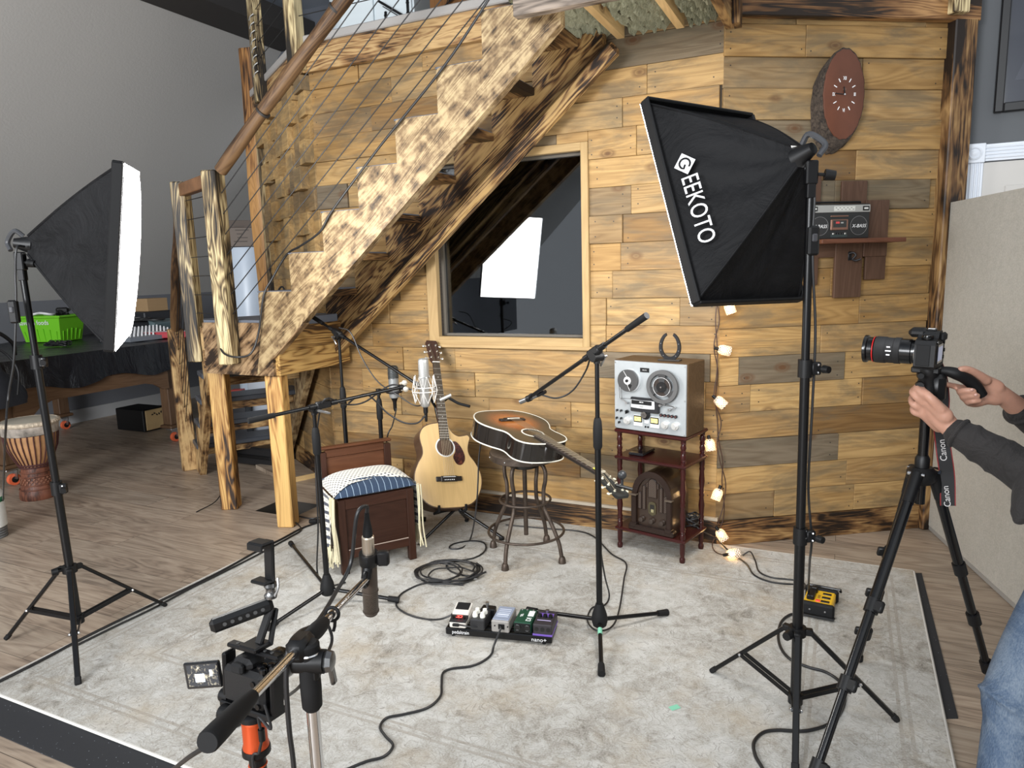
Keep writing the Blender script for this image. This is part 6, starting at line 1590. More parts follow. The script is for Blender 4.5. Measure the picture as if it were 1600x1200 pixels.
# ================================================================== yellow power box
px_, py_ = fl(1253, 966), fl(1299, 972)
pxx = (fl(1296, 973) - fl(1253, 964)).normalized(); PXm = frame(pxx, UP.cross(pxx), UP, fl(1251, 963) + UP * RT)
pw = thing('power_box', 'yellow and black rugged power distribution box on the rug by the right stand', 'power strip', M=PXm)
yel = P('safety_yellow', (.78, .46, .02), .4)
lb('body', (.062, .085, .030), (.115, .135, .044), yel, pw, .006)
for y in (.008, .162): lb('end_guard', (.062, y, .030), (.135, .026, .056), rubb, pw, .008)
mb = MB(); mb.tube([V((.0, -.010, .012)), V((.0, -.022, .010)), V((.13, -.022, .010)), V((.13, -.010, .012))], .006, 8); obj('bumper_bar', mb, blk, pw, local=True)
mb = MB(); mb.tube([V((.0, .178, .05)), V((.0, .195, .05)), V((.135, .195, .05)), V((.135, .178, .05))], .006, 8); obj('bumper_bar', mb, blk, pw, local=True)
for i in range(3): lb('outlet', (.088, .045 + .038 * i, .0525), (.034, .018, .003), blk, pw, .001)
lb('plug_block', (.030, .075, .061), (.030, .075, .022), blkp, pw, .004)
lb('plug_block', (.036, .125, .064), (.026, .028, .028), blkp, pw, .004)
lb('red_rocker', (.060, .042, .0535), (.018, .018, .005), P('red_switch', (.5, .02, .02), .35, emit=(1, .1, .05), es=.25), pw, .002)
lb('rating_label', (.060, .085, .0524), (.010, .032, .001), P('label_brown', (.35, .18, .02), .5), pw, 0)
for x in (.035, .095): mb = MB(); mb.ball(V((x, -.005, .030)), .005, 8); obj('screw', mb, steel, pw, local=True)
wire('power_cable', [PXm @ V((-.01, .03, .02)), F(1246, 961), F(1236, 960, .02), F(1222, 970), F(1216, 990), F(1220, 1012), F(1235, 1030), F(1262, 1042), F(1290, 1050), F(1312, 1065), F(1320, 1085), F(1315, 1110), F(1298, 1130), F(1260, 1142), F(1215, 1141), F(1192, 1145), F(1178, 1160), F(1180, 1180), F(1190, 1198), F(1196, 1212)], .0055, 'thick black mains cable looping between the tripod legs to the bottom edge')

# ================================================================== clock, boombox shelf on the right facet
def rat(x, y, o=0.0): return onpl(x, y, C1 + RO * o, RO)
FR = lambda p: frame(RW, UP, RO, p)
ck = rat(1318, 148, .05); CK = FR(ck)
clk = thing('wall_clock', 'oval tree slice wall clock with rough bark rim and white markers', 'clock', M=CK)
def ovl(w_, h_, n=72, wob=0, seed=0): 
    return [V((w_ * cos(2 * pi * i / n) * (1 + wob * sin(i * 2.3 + seed) + wob * .7 * sin(i * 5.1)), h_ * sin(2 * pi * i / n) * (1 + wob * sin(i * 1.7 + seed)), 0)) for i in range(n)]
def bark_mat():
    m, nt, b = newmat('bark'); k = NT(nt); tc = k.node('ShaderNodeTexCoord'); n = k.noise(k.mapv(tc.outputs['Object'], (40, 40, 90)), 1.0, 6, .7, 1.0)
    k.link(k.ramp(n, [(.35, (.015, .010, .008)), (.6, (.085, .062, .045)), (.8, (.16, .13, .10))]), b.inputs['Base Color']); b.inputs['Roughness'].default_value = .9; k.bump(n, 1.0, .015, b); return m
f0 = ovl(.112, .217, 72, .012); 
mb = MB(); mb.loft([[p + V((-.032, -.055, -.05)) * 1.0 + p * .03 * rnd.random() for p in f0], [p * 1.04 + V((-.02, -.035, -.028)) + V((rnd.uniform(-.003, .003), rnd.uniform(-.003, .003), 0)) for p in f0], [p * 1.03 + V((-.006, -.010, -.006)) for p in f0], [p * 1.005 for p in f0]], sm=True); obj('bark_rim', mb, bark_mat(), clk, local=True, angle=60)
mb = MB(); mb.loft([[p * .97 + V((0, 0, -.004)) for p in f0], [p * .97 + V((0, 0, .003)) for p in f0], [p * .93 + V((0, 0, .005)) for p in f0]], sm=True)
def slice_mat():
    m, nt, b = newmat('varnished_slice'); k = NT(nt); tc = k.node('ShaderNodeTexCoord'); n = k.noise(tc.outputs['Object'], 5, 4, .6); k.link(k.ramp(n, [(.3, (.085, .026, .011)), (.7, (.125, .038, .016))]), b.inputs['Base Color']); b.inputs['Roughness'].default_value = .45; return m
obj('face', mb, slice_mat(), clk, local=True, angle=30)
for h in range(12):
    a = pi / 2 - h * pi / 6; rx, ry = .056, .075; c = V((rx * cos(a), ry * sin(a), .0065)); mb = MB()
    if h % 3 == 0:
        mb.box(c, (.012, .024, .002)); obj('numeral', merge(MB(), text_mesh({0: 'XII', 3: 'III', 6: 'VI', 9: 'IX'}[h], .024, Matrix.Translation(c), .0006, xs=.62)), lw_, clk, local=True)
    else: mb.box(c, (.018, .004, .0015), Matrix.Rotation(a, 4, 'Z')); obj('hour_mark', mb, lw_, clk, local=True)
for L_, a, w_ in ((.048, 175, .004), (.036, 97, .005)):
    a = radians(a); mb = MB(); mb.bar(V((0, 0, .009)), V((L_ * cos(a), L_ * sin(a), .009)), w_, .0015, V((0, 0, 1))); obj('clock_hand', mb, blk, clk, local=True)
mb = MB(); mb.cyl(V((0, 0, .005)), V((0, 0, .012)), .004, n=12); obj('hub', mb, chrome, clk, local=True)
mb = MB(); mb.box(V((0, .024, .0062)), (.020, .010, .001)); obj('badge', mb, P('badge_brown', (.12, .06, .04), .5), clk, local=True)
# plank rack
rk0 = rat(1330, 375, .03)
rkm = wood('dark_barn_boards', [(0, (.085, .045, .028)), (1, (.115, .062, .040))], grain=.4, knots=False, rough=.6)
rk = thing('plank_rack', 'dark brown barn board wall rack with a narrow shelf and coat hook', 'rack', M=FR(rk0))
def rboard(name, x0, y0, x1, y1, o, th, mat=rkm):
    a_, b_ = CKi(x0, y0, o), CKi(x1, y1, o); mb = MB(); mb.box(V(((a_.x + b_.x) / 2, (a_.y + b_.y) / 2, o - .03)), (abs(b_.x - a_.x), abs(a_.y - b_.y), th), None, .002); return obj(name, mb, mat, rk, local=True)
RKI = FR(rk0).inverted()
def CKi(x, y, o): return RKI @ rat(x, y, o)
rboard('vertical_board', 1315, 283, 1350, 375, .018, .016); rboard('vertical_board', 1352, 313, 1384, 400, .026, .016); rboard('vertical_board', 1352, 390, 1381, 436, .018, .016)
rboard('vertical_board', 1305, 375, 1343, 464, .022, .018); rboard('vertical_board', 1262, 275, 1276, 445, .018, .016); rboard('cross_board', 1264, 376, 1310, 402, .018, .014)
a_, b_ = CKi(1262, 378, .03), CKi(1390, 374, .03)
mb = MB(); mb.box(V(((a_.x + b_.x) / 2, (a_.y + b_.y) / 2 - .004, .06)), (b_.x - a_.x, .022, .135), None, .003); obj('shelf', mb, wood('shelf_red_brown', [(0, (.13, .05, .028)), (1, (.15, .06, .032))], grain=.4, knots=False), rk, local=True)
shz = (rk0.z + (a_.y + b_.y) / 2 - .004 + .011)
hk = CKi(1328, 400, .032); mb = MB(); mb.tube(spline([hk + V((-.012, .012, .01)), hk + V((.004, .016, .022)), hk + V((.012, .002, .03)), hk + V((.002, -.016, .02)), hk + V((.016, -.024, .028)), hk + V((.034, -.016, .040))], 5), .0055, 8); mb.box(hk + V((0, 0, .0)), (.02, .045, .006), None, .002); obj('coat_hook', mb, P('black_iron', (.020, .020, .022), .45, .6), rk, local=True)
# boombox
bx0, bx1 = rat(1262, 370, .085), rat(1357, 370, .085)
bl_ = (bx1 - bx0).length; bh_ = .172
BX = FR(V((bx0.x, bx0.y, shz + .001)))
bo_ = thing('boombox', 'black and silver twin speaker cassette boombox on the narrow wall shelf', 'boombox', M=BX)
lb('body', (bl_ / 2, bh_ / 2, -.03), (bl_, bh_, .065), P('boombox_black', (.016, .017, .018), .4), bo_, .004)
silb = P('silver_trim', (.42, .42, .40), .35, .5)
lb('tuner_strip', (bl_ / 2, bh_ - .024, .004), (bl_ - .004, .036, .006), silb, bo_, .001)
for x in (.026, bl_ - .026): b_ = lb('level_window', (x, bh_ - .024, .0078), (.034, .022, .002), blkp, bo_, 0); lb('level_print', (x, bh_ - .024, .0092), (.022, .009, .0008), P('pale_print2', (.6, .6, .58), .5), b_, 0)
lb('dial_window', (bl_ * .57, bh_ - .024, .0078), (bl_ * .34, .022, .002), P('dial_silver', (.62, .62, .58), .35), bo_, 0)
for i in range(10): lb('dial_mark', (bl_ * .43 + bl_ * .28 * i / 9, bh_ - .020 - .008 * (i % 2), .0092), (.008, .003, .0006), P('dial_ink', (.12, .12, .12), .5), bo_, 0)
for x in (.060, bl_ - .060):
    s_ = None; mb = MB(); mb.cyl(V((x, .064, .002)), V((x, .064, .0045)), .046, n=36); s_ = obj('speaker', mb, P('speaker_mesh', (.022, .022, .023), .7), bo_, local=True)
    mb = MB(); mb.torus(V((x, .064, .0045)), .046, .0012, V((0, 0, 1)), 40, 6); obj('speaker_ring', mb, P('ring_grey', (.16, .16, .16), .4), s_, local=True)
    obj('lettering', merge(MB(), text_mesh('X-BASS', .0235, Matrix.Translation((x, .062, .006)), .0004, shear=.25, xs=1.02)), lw_, s_, local=True)
dk2 = lb('cassette_door', (bl_ / 2, .070, .004), (.094, .052, .006), P('copper_trim', (.26, .14, .10), .4, .5), bo_, .002); lb('cassette_window', (bl_ / 2, .074, .0078), (.072, .034, .002), P('window_dark', (.03, .032, .032), .2), dk2, 0); lb('cassette_label', (bl_ / 2 - .012, .080, .0092), (.020, .010, .0008), P('label_red', (.55, .06, .06), .5), dk2, 0); lb('cassette_spool', (bl_ / 2 + .012, .079, .0092), (.014, .007, .0008), P('spool_grey', (.32, .33, .32), .5), dk2, 0)
lb('top_strip', (bl_ / 2, .112, .004), (.096, .006, .004), P('copper_trim', (.26, .14, .10), .4, .5), bo_, .001)
for i in range(6): lb('key', (bl_ / 2 - .032 + .013 * i, .026, .005), (.009, .008, .006), blk if i in (1, 2, 3, 4) else silb, bo_, .001)
lb('key_panel', (bl_ / 2, .016, .003), (.09, .014, .003), P('panel_green_black', (.03, .045, .045), .4), bo_, 0)
mb = MB(); mb.tube([V((.03, bh_ - .01, -.03)), V((.034, bh_ + .010, -.03)), V((bl_ - .034, bh_ + .010, -.03)), V((bl_ - .03, bh_ - .01, -.03))], .005, 8); obj('carry_handle', mb, blkp, bo_, local=True)
# ================================================================== left side: covered table and what lies on it
TP = V((-3.742, 5.106, 0))
def T(t, a, z): return TP - U * t + AD * a + UP * z
RT_ = frame(AD, -U, UP) if AD.cross(-U).z > 0 else frame(AD, U, UP)
oak = wood('table_oak', [(0, (.115, .065, .035)), (1, (.15, .085, .045))], grain=.4, knots=False, rough=.5)
tb_ = thing('pool_table', 'big oak table on orange casters under a black plastic cover at left', 'table', T(.5, .7, 0))
TW, TD, TZ = 2.40, 1.72, .935
mb = MB(); mb.box(T(TD / 2, 1.05, TZ - .06), (TW, TD, .12), RT_, .01); obj('table_bed', mb, oak, tb_)
for t_, a_ in ((.05, .0), (.05, 1.43), (TD - .05, .0), (TD - .05, 1.43)):
    mb = MB(); mb.box(T(t_, a_, .50), (.105, .105, .66), RT_, .006, ax=2); lg = obj('leg', mb, oak, tb_)
    mb = MB(); mb.box(T(t_, a_, .155), (.15, .15, .03), RT_, .008); obj('foot_block', mb, oak, lg)
    mb = MB(); mb.box(T(t_, a_, .128), (.09, .07, .02), RT_, .004); mb.bar(T(t_ - .02, a_ + .03, .12), T(t_ - .02, a_ + .02, .05), .008, .05, U); mb.bar(T(t_ + .02, a_ + .03, .12), T(t_ + .02, a_ + .02, .05), .008, .05, U); obj('caster_fork', mb, steel, lg)
    mb = MB(); mb.cyl(T(t_ - .016, a_ + .02, .045), T(t_ + .016, a_ + .02, .045), .044, n=24); obj('caster_tyre', mb, P('orange_rubber', (.70, .13, .05), .5), lg)
    mb = MB(); mb.cyl(T(t_ - .019, a_ + .02, .045), T(t_ + .019, a_ + .02, .045), .024, n=20); obj('caster_hub', mb, blkp, lg)
ap_ = [(.05, .45), (.12, .46), (.17, .50), (.24, .565), (.34, .60), (1.14, .60), (1.24, .575), (1.30, .535), (1.33, .52), (1.38, .52), (1.38, .80), (.05, .80)]
mb = MB(); mb.prism(ap_, frame(AD, UP, AD.cross(UP), T(.0, 0, 0)), .03); obj('apron', mb, oak, tb_)
mb = MB(); mb.box(T(TD / 2, 1.43, .66), (.03, TD - .1, .22), RT_, .004); obj('apron', mb, oak, tb_)
cv = thing('table_cover', 'black shiny plastic sheet covering the big table and hanging over its front', 'cover', T(.5, .7, TZ))
def plastic():
    m, nt, b = newmat('black_plastic_sheet'); k = NT(nt); tc = k.node('ShaderNodeTexCoord'); n = k.noise(k.mapv(tc.outputs['Object'], (1, 1, .5)), 7, 5, .65, 1.2)
    b.inputs['Base Color'].default_value = (.005, .006, .009, 1); b.inputs['Roughness'].default_value = .33; b.inputs['Specular IOR Level'].default_value = .35; k.bump(n, .5, .04, b); return m
mb = MB(); rows = []
for i in range(61):
    a = -.18 + (TW + .22) * i / 60; row = []
    fold = .014 * sin(a * 13) + .010 * sin(a * 37 + 1)
    for j in range(12):                     # hanging front
        q = j / 11; z = .70 + .03 * sin(a * 9) + (TZ + .006 - .70 - .03 * sin(a * 9)) * q
        row.append(T(-.045 - (.03 + fold) * (1 - q) ** .8, a, z))
    for j in range(1, 14): row.append(T(-.045 + (TD + .06) * j / 13, a, TZ + .006 + .004 * sin(a * 30 + j)))
    rows.append(row)
for q in range(1, 8): rows.append([T((-.045 + (TD + .06) * max(0, (j - 11)) / 13) , -.18 + TW + .22 + .02 + .01 * sin(j), TZ - .22 * q / 7) for j in range(len(row))])
mb.grid(rows); obj('sheet', mb, plastic(), cv)
TOP = TZ + .012
def tl(x, y, z=0): return fl(x, y, TOP + z)
# green crate
g0, g1, g2_ = tl(44, 540), tl(86, 537), tl(135, 531)
cxg = (tl(135, 533) - tl(84, 539)); cxg.z = 0
gx_ = AD; gy_ = -U
CRW, CRD, CRH = .46, .34, .235
gc0 = tl(93, 545)
ga_ = radians(-8); gcc = tl(85, 532); GR = frame(V((cos(ga_), sin(ga_), 0)), V((-sin(ga_), cos(ga_), 0)), UP, V((gcc.x, gcc.y, TOP)))
gcr = thing('plastic_crate', 'bright green plastic crate full of leads on the black covered table', 'crate', M=GR)
grn = P('lime_plastic', (.16, .52, .02), .4)
def shell(w0, d0, w1, d1, h, th):
    mb = MB(); o = [[V((sx * w / 2, sy * d / 2, z)) for sx, sy in ((-1, -1), (1, -1), (1, 1), (-1, 1))] for w, d, z in ((w0, d0, 0), (w1, d1, h), (w1 - th * 2, d1 - th * 2, h), (w0 - th * 2, d0 - th * 2, th))]
    vs = [p for r in o for p in r]; fs = [(3, 2, 1, 0), (12, 13, 14, 15)]
    for q in range(3):
        for i in range(4): j = (i + 1) % 4; fs.append((q * 4 + i, q * 4 + j, q * 4 + 4 + j, q * 4 + 4 + i))
    return mb._add(vs, fs, vs)
mb = shell(.37, .27, .44, .33, CRH, .006); obj('tub', mb, grn, gcr, local=True)
mb = MB()
for sy in (-1, 1): mb.box(V((0, sy * .168, CRH)), (.47, .022, .022), None, .006)
for sx in (-1, 1): mb.box(V((sx * .224, 0, CRH)), (.022, .35, .022), None, .006)
obj('rim', mb, grn, gcr, local=True)
for i in range(6):
    x = -.155 + .062 * i; mb = MB(); h_ = .09 + .035 * sin(pi * (i + .5) / 6); mb.bar(V((x, -.138, .01)), V((x * 1.08, -.138 - .03 * h_ / CRH - .003, h_)), .006, .008, V((0, -1, 0))); obj('rib', mb, grn, gcr, local=True)
for i in range(5):
    y = -.10 + .05 * i; mb = MB(); h_ = .09 + .03 * sin(pi * (i + .5) / 5)
    for sx in (-1, 1): mb.bar(V((sx * .186, y, .01)), V((sx * (.186 + .035 * h_ / CRH + .003), y * 1.1, h_)), .006, .008, V((1, 0, 0)))
    mb.v = mb.v; obj('rib', mb, grn, gcr, local=True)
tz_ = V((-.98, 0, .15)); 
face_text('save on foods', .058, V((-.218, -.0, .185)), gcr, lw_, facing=(-1, 0, -.15), xs=.9)
face_text('save on foods', .062, V((-.05, -.165, .182)), gcr, lw_, facing=(0, -1, -.12), xs=.9)
mb = MB(); mb.tube(spline([V((-.16, -.10, CRH + .012)), V((-.10, -.06, CRH + .03)), V((-.02, -.09, CRH + .035)), V((.05, -.06, CRH + .02)), V((.02, .02, CRH + .015)), V((-.1, .03, CRH + .02))], 6), .011, 8); o = obj('white_hose', mb, P('white_hose', (.7, .7, .7), .5), None)
for v in o.data.vertices: v.co = GR @ v.co
tag(o, 'white hose coiled in the top of the green crate', 'hose')
def tangle(name, label, c, rx, ry, rz, n, r, M_=None):
    mb = MB(); pts = []
    q = random.Random(len(name) + n)
    for i in range(n): pts.append(V(c) + V((q.uniform(-rx, rx), q.uniform(-ry, ry), abs(q.gauss(0, .5)) * rz + r)))
    mb.tube(spline(pts, 6), r, 6); return tag(obj(name, mb, cabm), label, 'cable')
mb = MB(); cc_ = GR @ V((.13, .02, CRH + .02))
for i in range(4): mb.tube(spline([cc_ + V((rnd.uniform(-.08, .08), rnd.uniform(-.08, .08), rnd.uniform(-.02, .05))) for _ in range(5)], 5), .011, 6)
mb.box(cc_ + V((-.02, 0, .03)), (.10, .07, .06), Matrix.Rotation(.5, 4, 'Z'), .012); tag(obj('cable_bundle', mb, blkp), 'black plug and lead heap sticking out of the green crate', 'cable')
tangle('cable_heap', 'heap of thin black leads on the cover in front of the green crate', tl(92, 541), .12, .05, .06, 60, .004)
# bag at the left end
bg_ = thing('gear_bag', 'black soft gear bag slumped over the left end of the covered table', 'bag', T(.05, -.28, TOP))
mb = MB(); rings = []
for i in range(15):
    q = i / 14; z = .66 + .50 * q; w_ = .30 * (1 - .55 * q ** 2.2); d_ = .17 * (1 - .4 * q ** 2); c = T(-.235 + .16 * q, -.30 + .02 * sin(q * 9), z)
    rings.append([c + AD * (w_ * cos(a) * (1 + .08 * sin(3 * a + q * 8))) + U * (d_ * sin(a) * (1 + .08 * cos(4 * a + q * 6))) for a in [2 * pi * j / 28 for j in range(28)]])
mb.loft(rings); obj('body', mb, P('bag_nylon', (.016, .018, .024), .6, bump=.4, bscale=18), bg_)
mb = MB(); mb.tube(spline([T(-.40, -.12, .74), T(-.41, -.10, .90), T(-.34, -.12, 1.02), T(-.20, -.16, 1.10)], 6), .008, 6); obj('piping', mb, blkp, bg_)
mb = MB(); mb.tube(spline([T(-.12, -.2, 1.12), T(-.16, -.08, 1.17), T(-.14, .04, 1.08), T(-.10, .07, .99)], 6), .014, 8); obj('strap', mb, blkp, bg_)
# mixer, keyboard, rack gear, carton
mx = thing('mixing_console', 'grey mixing console with rows of white knobs on the right of the covered table', 'mixer', T(.22, 1.5, TOP))
MX = frame(AD, -U, UP, T(.26, 1.26, TOP))
mxm = P('console_grey', (.22, .24, .27), .45, .2)
mb = MB(); mb.prism([(0, 0), (.42, 0), (.42, .10), (0, .035)], MX @ frame(V((0, 1, 0)), V((0, 0, 1)), V((1, 0, 0))), .60); obj('body', mb, mxm, mx)
slope_ = (.10 - .035) / .42
for r_i in range(7):
    for c_i in range(14):
        if r_i * 14 + c_i >= 98: break
        y = .05 + .05 * r_i; x = .04 + .04 * c_i; z = .035 + slope_ * y
        mb = MB(); mb.cyl(MX @ V((x, y, z)), MX @ V((x, y, z + .022)), .009, .007, n=8); obj('knob', mb, lw_, mx)
kb = thing('keyboard', 'red cased keyboard lying beside the mixer at the right end of the covered table', 'keyboard', T(.1, 1.95, TOP))
KB = frame(AD, -U, UP, T(-.02, 1.72, TOP + .002)) @ Matrix.Rotation(.5, 4, 'Z')
mb = MB(); mb.box(KB @ V((.12, .30, .03)), (.20, .80, .06), KB, .006); obj('case', mb, P('red_case', (.42, .015, .03), .35), kb)
mb = MB(); mb.box(KB @ V((.06, .30, .062)), (.07, .70, .006), KB, .001); obj('keys', mb, P('keys_pale', (.35, .35, .36), .4), kb)
rg = thing('rack_gear', 'dark rack gear with a teal display unit behind the mixer', 'gear', T(.7, 1.8, TOP))
mb = MB(); mb.box(T(.84, 1.80, TOP + .07), (.75, .24, .14), RT_, .01); obj('case', mb, P('gear_case', (.02, .021, .025), .5), rg)
mb = MB(); mb.box(T(.71, 1.97, TOP + .085), (.30, .10, .12), RT_ @ Matrix.Rotation(.35, 4, 'X'), .008); obj('display_unit', mb, P('gear_teal', (.12, .17, .18), .4), rg)
tangle('cable_heap', 'black and blue leads lying on top of the rack gear', T(.84, 1.80, TOP + .145), .28, .12, .03, 46, .006)
cbx = wood('cardboard', [(0, (.36, .23, .12)), (1, (.38, .25, .13))], grain=.08, knots=False, rough=.8, bump=0)
q_ = T(1.0, 1.02, TOP)
mb = MB(); cq = at(237, 484, 7.45); mb.box(V((cq.x, cq.y, cq.z + .055)), (.24, .2, .13), RT_, .002); tag(obj('cardboard_box', mb, cbx), 'plain brown cardboard box at the back of the covered table', 'box')
mb = MB(); mb.box(V((cq.x, cq.y, (TOP + cq.z - .012) / 2)), (.40, .28, cq.z - .013 - TOP), RT_, .01); tag(obj('equipment_case', mb, P('gear_case', (.02, .021, .025), .5)), 'black case under the brown cardboard box at the back of the table', 'case')
# under the table
cj = thing('cajon', 'plywood fronted box drum lying under the right end of the big table', 'drum', T(.35, 1.25, 0))
CJ = frame(AD, -U, UP, fl(226, 677))
mb = MB(); mb.box(CJ @ V((.13, .20, .12)), (.26, .40, .22), CJ, .006); obj('shell', mb, blkp, cj)
mb = MB(); mb.box(CJ @ V((.14, -.006, .12)), (.23, .010, .20), CJ, .003); fp_ = obj('front_plate', mb, P('plywood', (.50, .34, .16), .5, var=.1), cj)
mb = MB()
for i in range(5): mb.box(CJ @ V((.10 + .025 * i, -.012, .17 + .010 * sin(i * 2))), (.02, .002, .012), CJ @ Matrix.Rotation(.4 * i, 4, 'Y'))
o = obj('stickers', mb, blkp, fp_); o['kind'] = 'stuff'
# ---- hand drum
dj = fl(62, 776); DJ = Matrix.Translation(dj)
djt = thing('djembe', 'carved wooden hand drum with roped sides and pale skin standing on the floor', 'drum', M=DJ)
S = .585 / .59
redw = burnt('djembe_wood', light=(.17, .062, .035), mid=(.11, .040, .024), dark=(.045, .018, .012), amount=.45, blot=7)
mb = MB(); mb.lathe([(.112, 0), (.118, .012), (.116, .05), (.098, .10), (.094, .14), (.090, .20), (.086, .225)], V((0, 0, 0)), UP, 32); obj('foot', mb, redw, djt, local=True)
for z, r in ((.075, .110), (.105, .100), (.165, .0955), (.195, .0925)): mb = MB(); mb.torus(V((0, 0, z)), r, .005, UP, 36, 6); obj('carved_ring', mb, redw, djt, local=True)
mb = MB()
for j in range(22):
    for q in range(3):
        a = 2 * pi * (j + .5 * (q % 2)) / 22; z = .118 + .016 * q; mb.box(V((.097 * cos(a), .097 * sin(a), z)), (.010, .014, .009), Matrix.Rotation(a, 4, 'Z') @ Matrix.Rotation(.78, 4, 'X'))
o = obj('carving', mb, P('carving_pale', (.20, .085, .05), .6), djt, local=True); o['kind'] = 'stuff'
mb = MB(); mb.lathe([(.085, .222), (.10, .26), (.128, .32), (.150, .39), (.160, .46), (.163, .50)], V((0, 0, 0)), UP, 36); obj('bowl', mb, P('bowl_wood', (.42, .22, .10), .5, var=.25, vscale=9), djt, local=True)
for j in range(28):
    a = 2 * pi * j / 28; mb = MB(); c_ = lambda r, z, da=0: V((r * cos(a + da), r * sin(a + da), z)); mb.tube([c_(.094, .235), c_(.124, .30, .02), c_(.152, .37, .01), c_(.164, .44, .0), c_(.168, .49, .02)], .0038, 6); obj('rope', mb, P('dark_red_rope', (.06, .016, .014), .7), djt, local=True)
for z, r in ((.232, .092), (.25, .101)): mb = MB(); mb.torus(V((0, 0, z)), r, .0065, UP, 32, 6); obj('rope_ring', mb, P('dark_red_rope', (.06, .016, .014), .7), djt, local=True)
mb = MB(); mb.lathe([(.166, .465), (.172, .47), (.174, .52), (.170, .53)], V((0, 0, 0)), UP, 36, cap=False); obj('hide_band', mb, P('hide_mottled', (.30, .26, .22), .9, var=.6, vscale=16), djt, local=True)
mb = MB(); mb.torus(V((0, 0, .545)), .170, .017, UP, 44, 8)
for j in range(44): a = 2 * pi * j / 44; mb.ball(V((.175 * cos(a), .175 * sin(a), .545)), .014, 8)
o = obj('fur_ring', mb, P('fur_ring', (.50, .42, .32), .95, var=.35, vscale=40), djt, local=True); o['kind'] = 'stuff'
mb = MB(); mb.lathe([(.165, .55), (.163, .560), (.10, .565), (.0, .566)], V((0, 0, 0)), UP, 36); obj('drum_skin', mb, P('drum_skin', (.46, .42, .34), .6, var=.1), djt, local=True)
# ---- white canister at the left edge
cn = fl(-16, 840); cnt = thing('canister', 'white canister with green band cut off by the left edge', 'canister', cn)
mb = MB(); mb.lathe([(.085, .06), (.098, .07), (.098, .27), (.07, .31), (.03, .33)], cn, UP, 28); obj('body', mb, P('white_plastic', (.72, .73, .70), .4), cnt)
mb = MB(); mb.lathe([(.0985, .22), (.0992, .225), (.0992, .245), (.0985, .25)], cn, UP, 28, cap=False); obj('green_band', mb, P('green_band', (.03, .20, .10), .4), cnt)
mb = MB(); mb.lathe([(.092, 0), (.094, .008), (.088, .014), (.094, .022), (.088, .028), (.094, .036), (.088, .042), (.094, .052), (.09, .06)], cn, UP, 28); obj('ribbed_base', mb, P('grey_base', (.14, .14, .14), .6), cnt)
# ---- tank and carton behind the landing
tk = at(391, 450, 6.9); tkz = at(391, 386, 6.9).z; tkt = thing('water_tank', 'tall pale water tank standing behind the stair landing', 'tank', (tk.x, tk.y, 0))
mb = MB(); c0_ = V((tk.x, tk.y, 0)); mb.lathe([(.17, .04), (.175, .05), (.175, tkz - .03), (.165, tkz - .005), (.05, tkz)], c0_, UP, 36); obj('shell', mb, P('pale_enamel', (.56, .64, .74), .35), tkt)
mb = MB(); mb.lathe([(.178, 0), (.178, .05)], c0_, UP, 36); obj('base_ring', mb, blkp, tkt)
cbz = at(383, 345, 6.9).z
kx = thing('cardboard_box', 'printed cardboard box standing on top of the pale water tank', 'box', (tk.x, tk.y, tkz))
mb = MB(); mb.box(V((tk.x - .03, tk.y, (tkz + .003 + cbz - .07) / 2)), (.25, .22, cbz - .07 - tkz - .003), Matrix.Rotation(.35, 4, 'Z'), .003); obj('carton', mb, P('old_carton', (.20, .165, .14), .85), kx)
mb = MB(); mb.box(V((tk.x - .03, tk.y, cbz - .035)), (.252, .222, .068), Matrix.Rotation(.35, 4, 'Z'), .003); obj('lid', mb, P('old_carton_lid', (.125, .10, .085), .85), kx)
mb = MB()
Rk = Matrix.Rotation(.35, 4, 'Z')
for i in range(5): mb.box(V((tk.x - .03, tk.y, 0)) + Rk @ V((-.02 + .02 * (i % 2), -.112, 0)) + UP * (tkz + .05 + .035 * i), (.12 - .03 * (i % 3), .001, .008), Rk)
o = obj('print_lines', mb, P('carton_ink', (.09, .075, .065), .8), kx); o['kind'] = 'stuff'
# ---- things seen between the lower treads
cs_ = fl(408, 734); mb = MB(); cst = thing('tool_case', 'black plastic tool case on the floor under the lower stairs', 'case', cs_)
mb.box(cs_ + V((-.02, .22, .085)), (.42, .30, .15), frame(U, -MO, UP), .015); obj('shell', mb, P('case_black', (.012, .012, .013), .45), cst)
mb = MB(); mb.box(cs_ + V((-.02, .22, .085)) + MO * .152, (.36, .012, .03), frame(U, -MO, UP), .004); obj('latch_strip', mb, blkp, cst)
wb = at(398, 622, 6.3); mb = MB(); wbt = thing('white_carton', 'white printed box glimpsed between the lower stair treads', 'box', (wb.x, wb.y, 0))
mb.box(V((wb.x + .03, wb.y + .1, at(398, 592, 6.3).z / 2)), (.17, .2, at(398, 592, 6.3).z), None, .004); obj('carton', mb, P('white_card', (.50, .54, .60), .6), wbt)
rbx = at(372, 612, 6.2); mb = MB(); mb.box(V((rbx.x, rbx.y, rbx.z)), (.10, .08, .045), None, .004); rb_ = tag(obj('toolbox', mb, P('red_tool', (.45, .05, .04), .4)), 'small red toolbox glimpsed beside the white box between the stair treads', 'toolbox')
mb = MB(); mb.box(V((rbx.x, rbx.y, (rbx.z - .023) / 2)), (.16, .14, rbx.z - .024), None, .004); tag(obj('stool_box', mb, P('gear_case', (.02, .021, .025), .5)), 'dark box under the small red toolbox behind the stair treads', 'box')
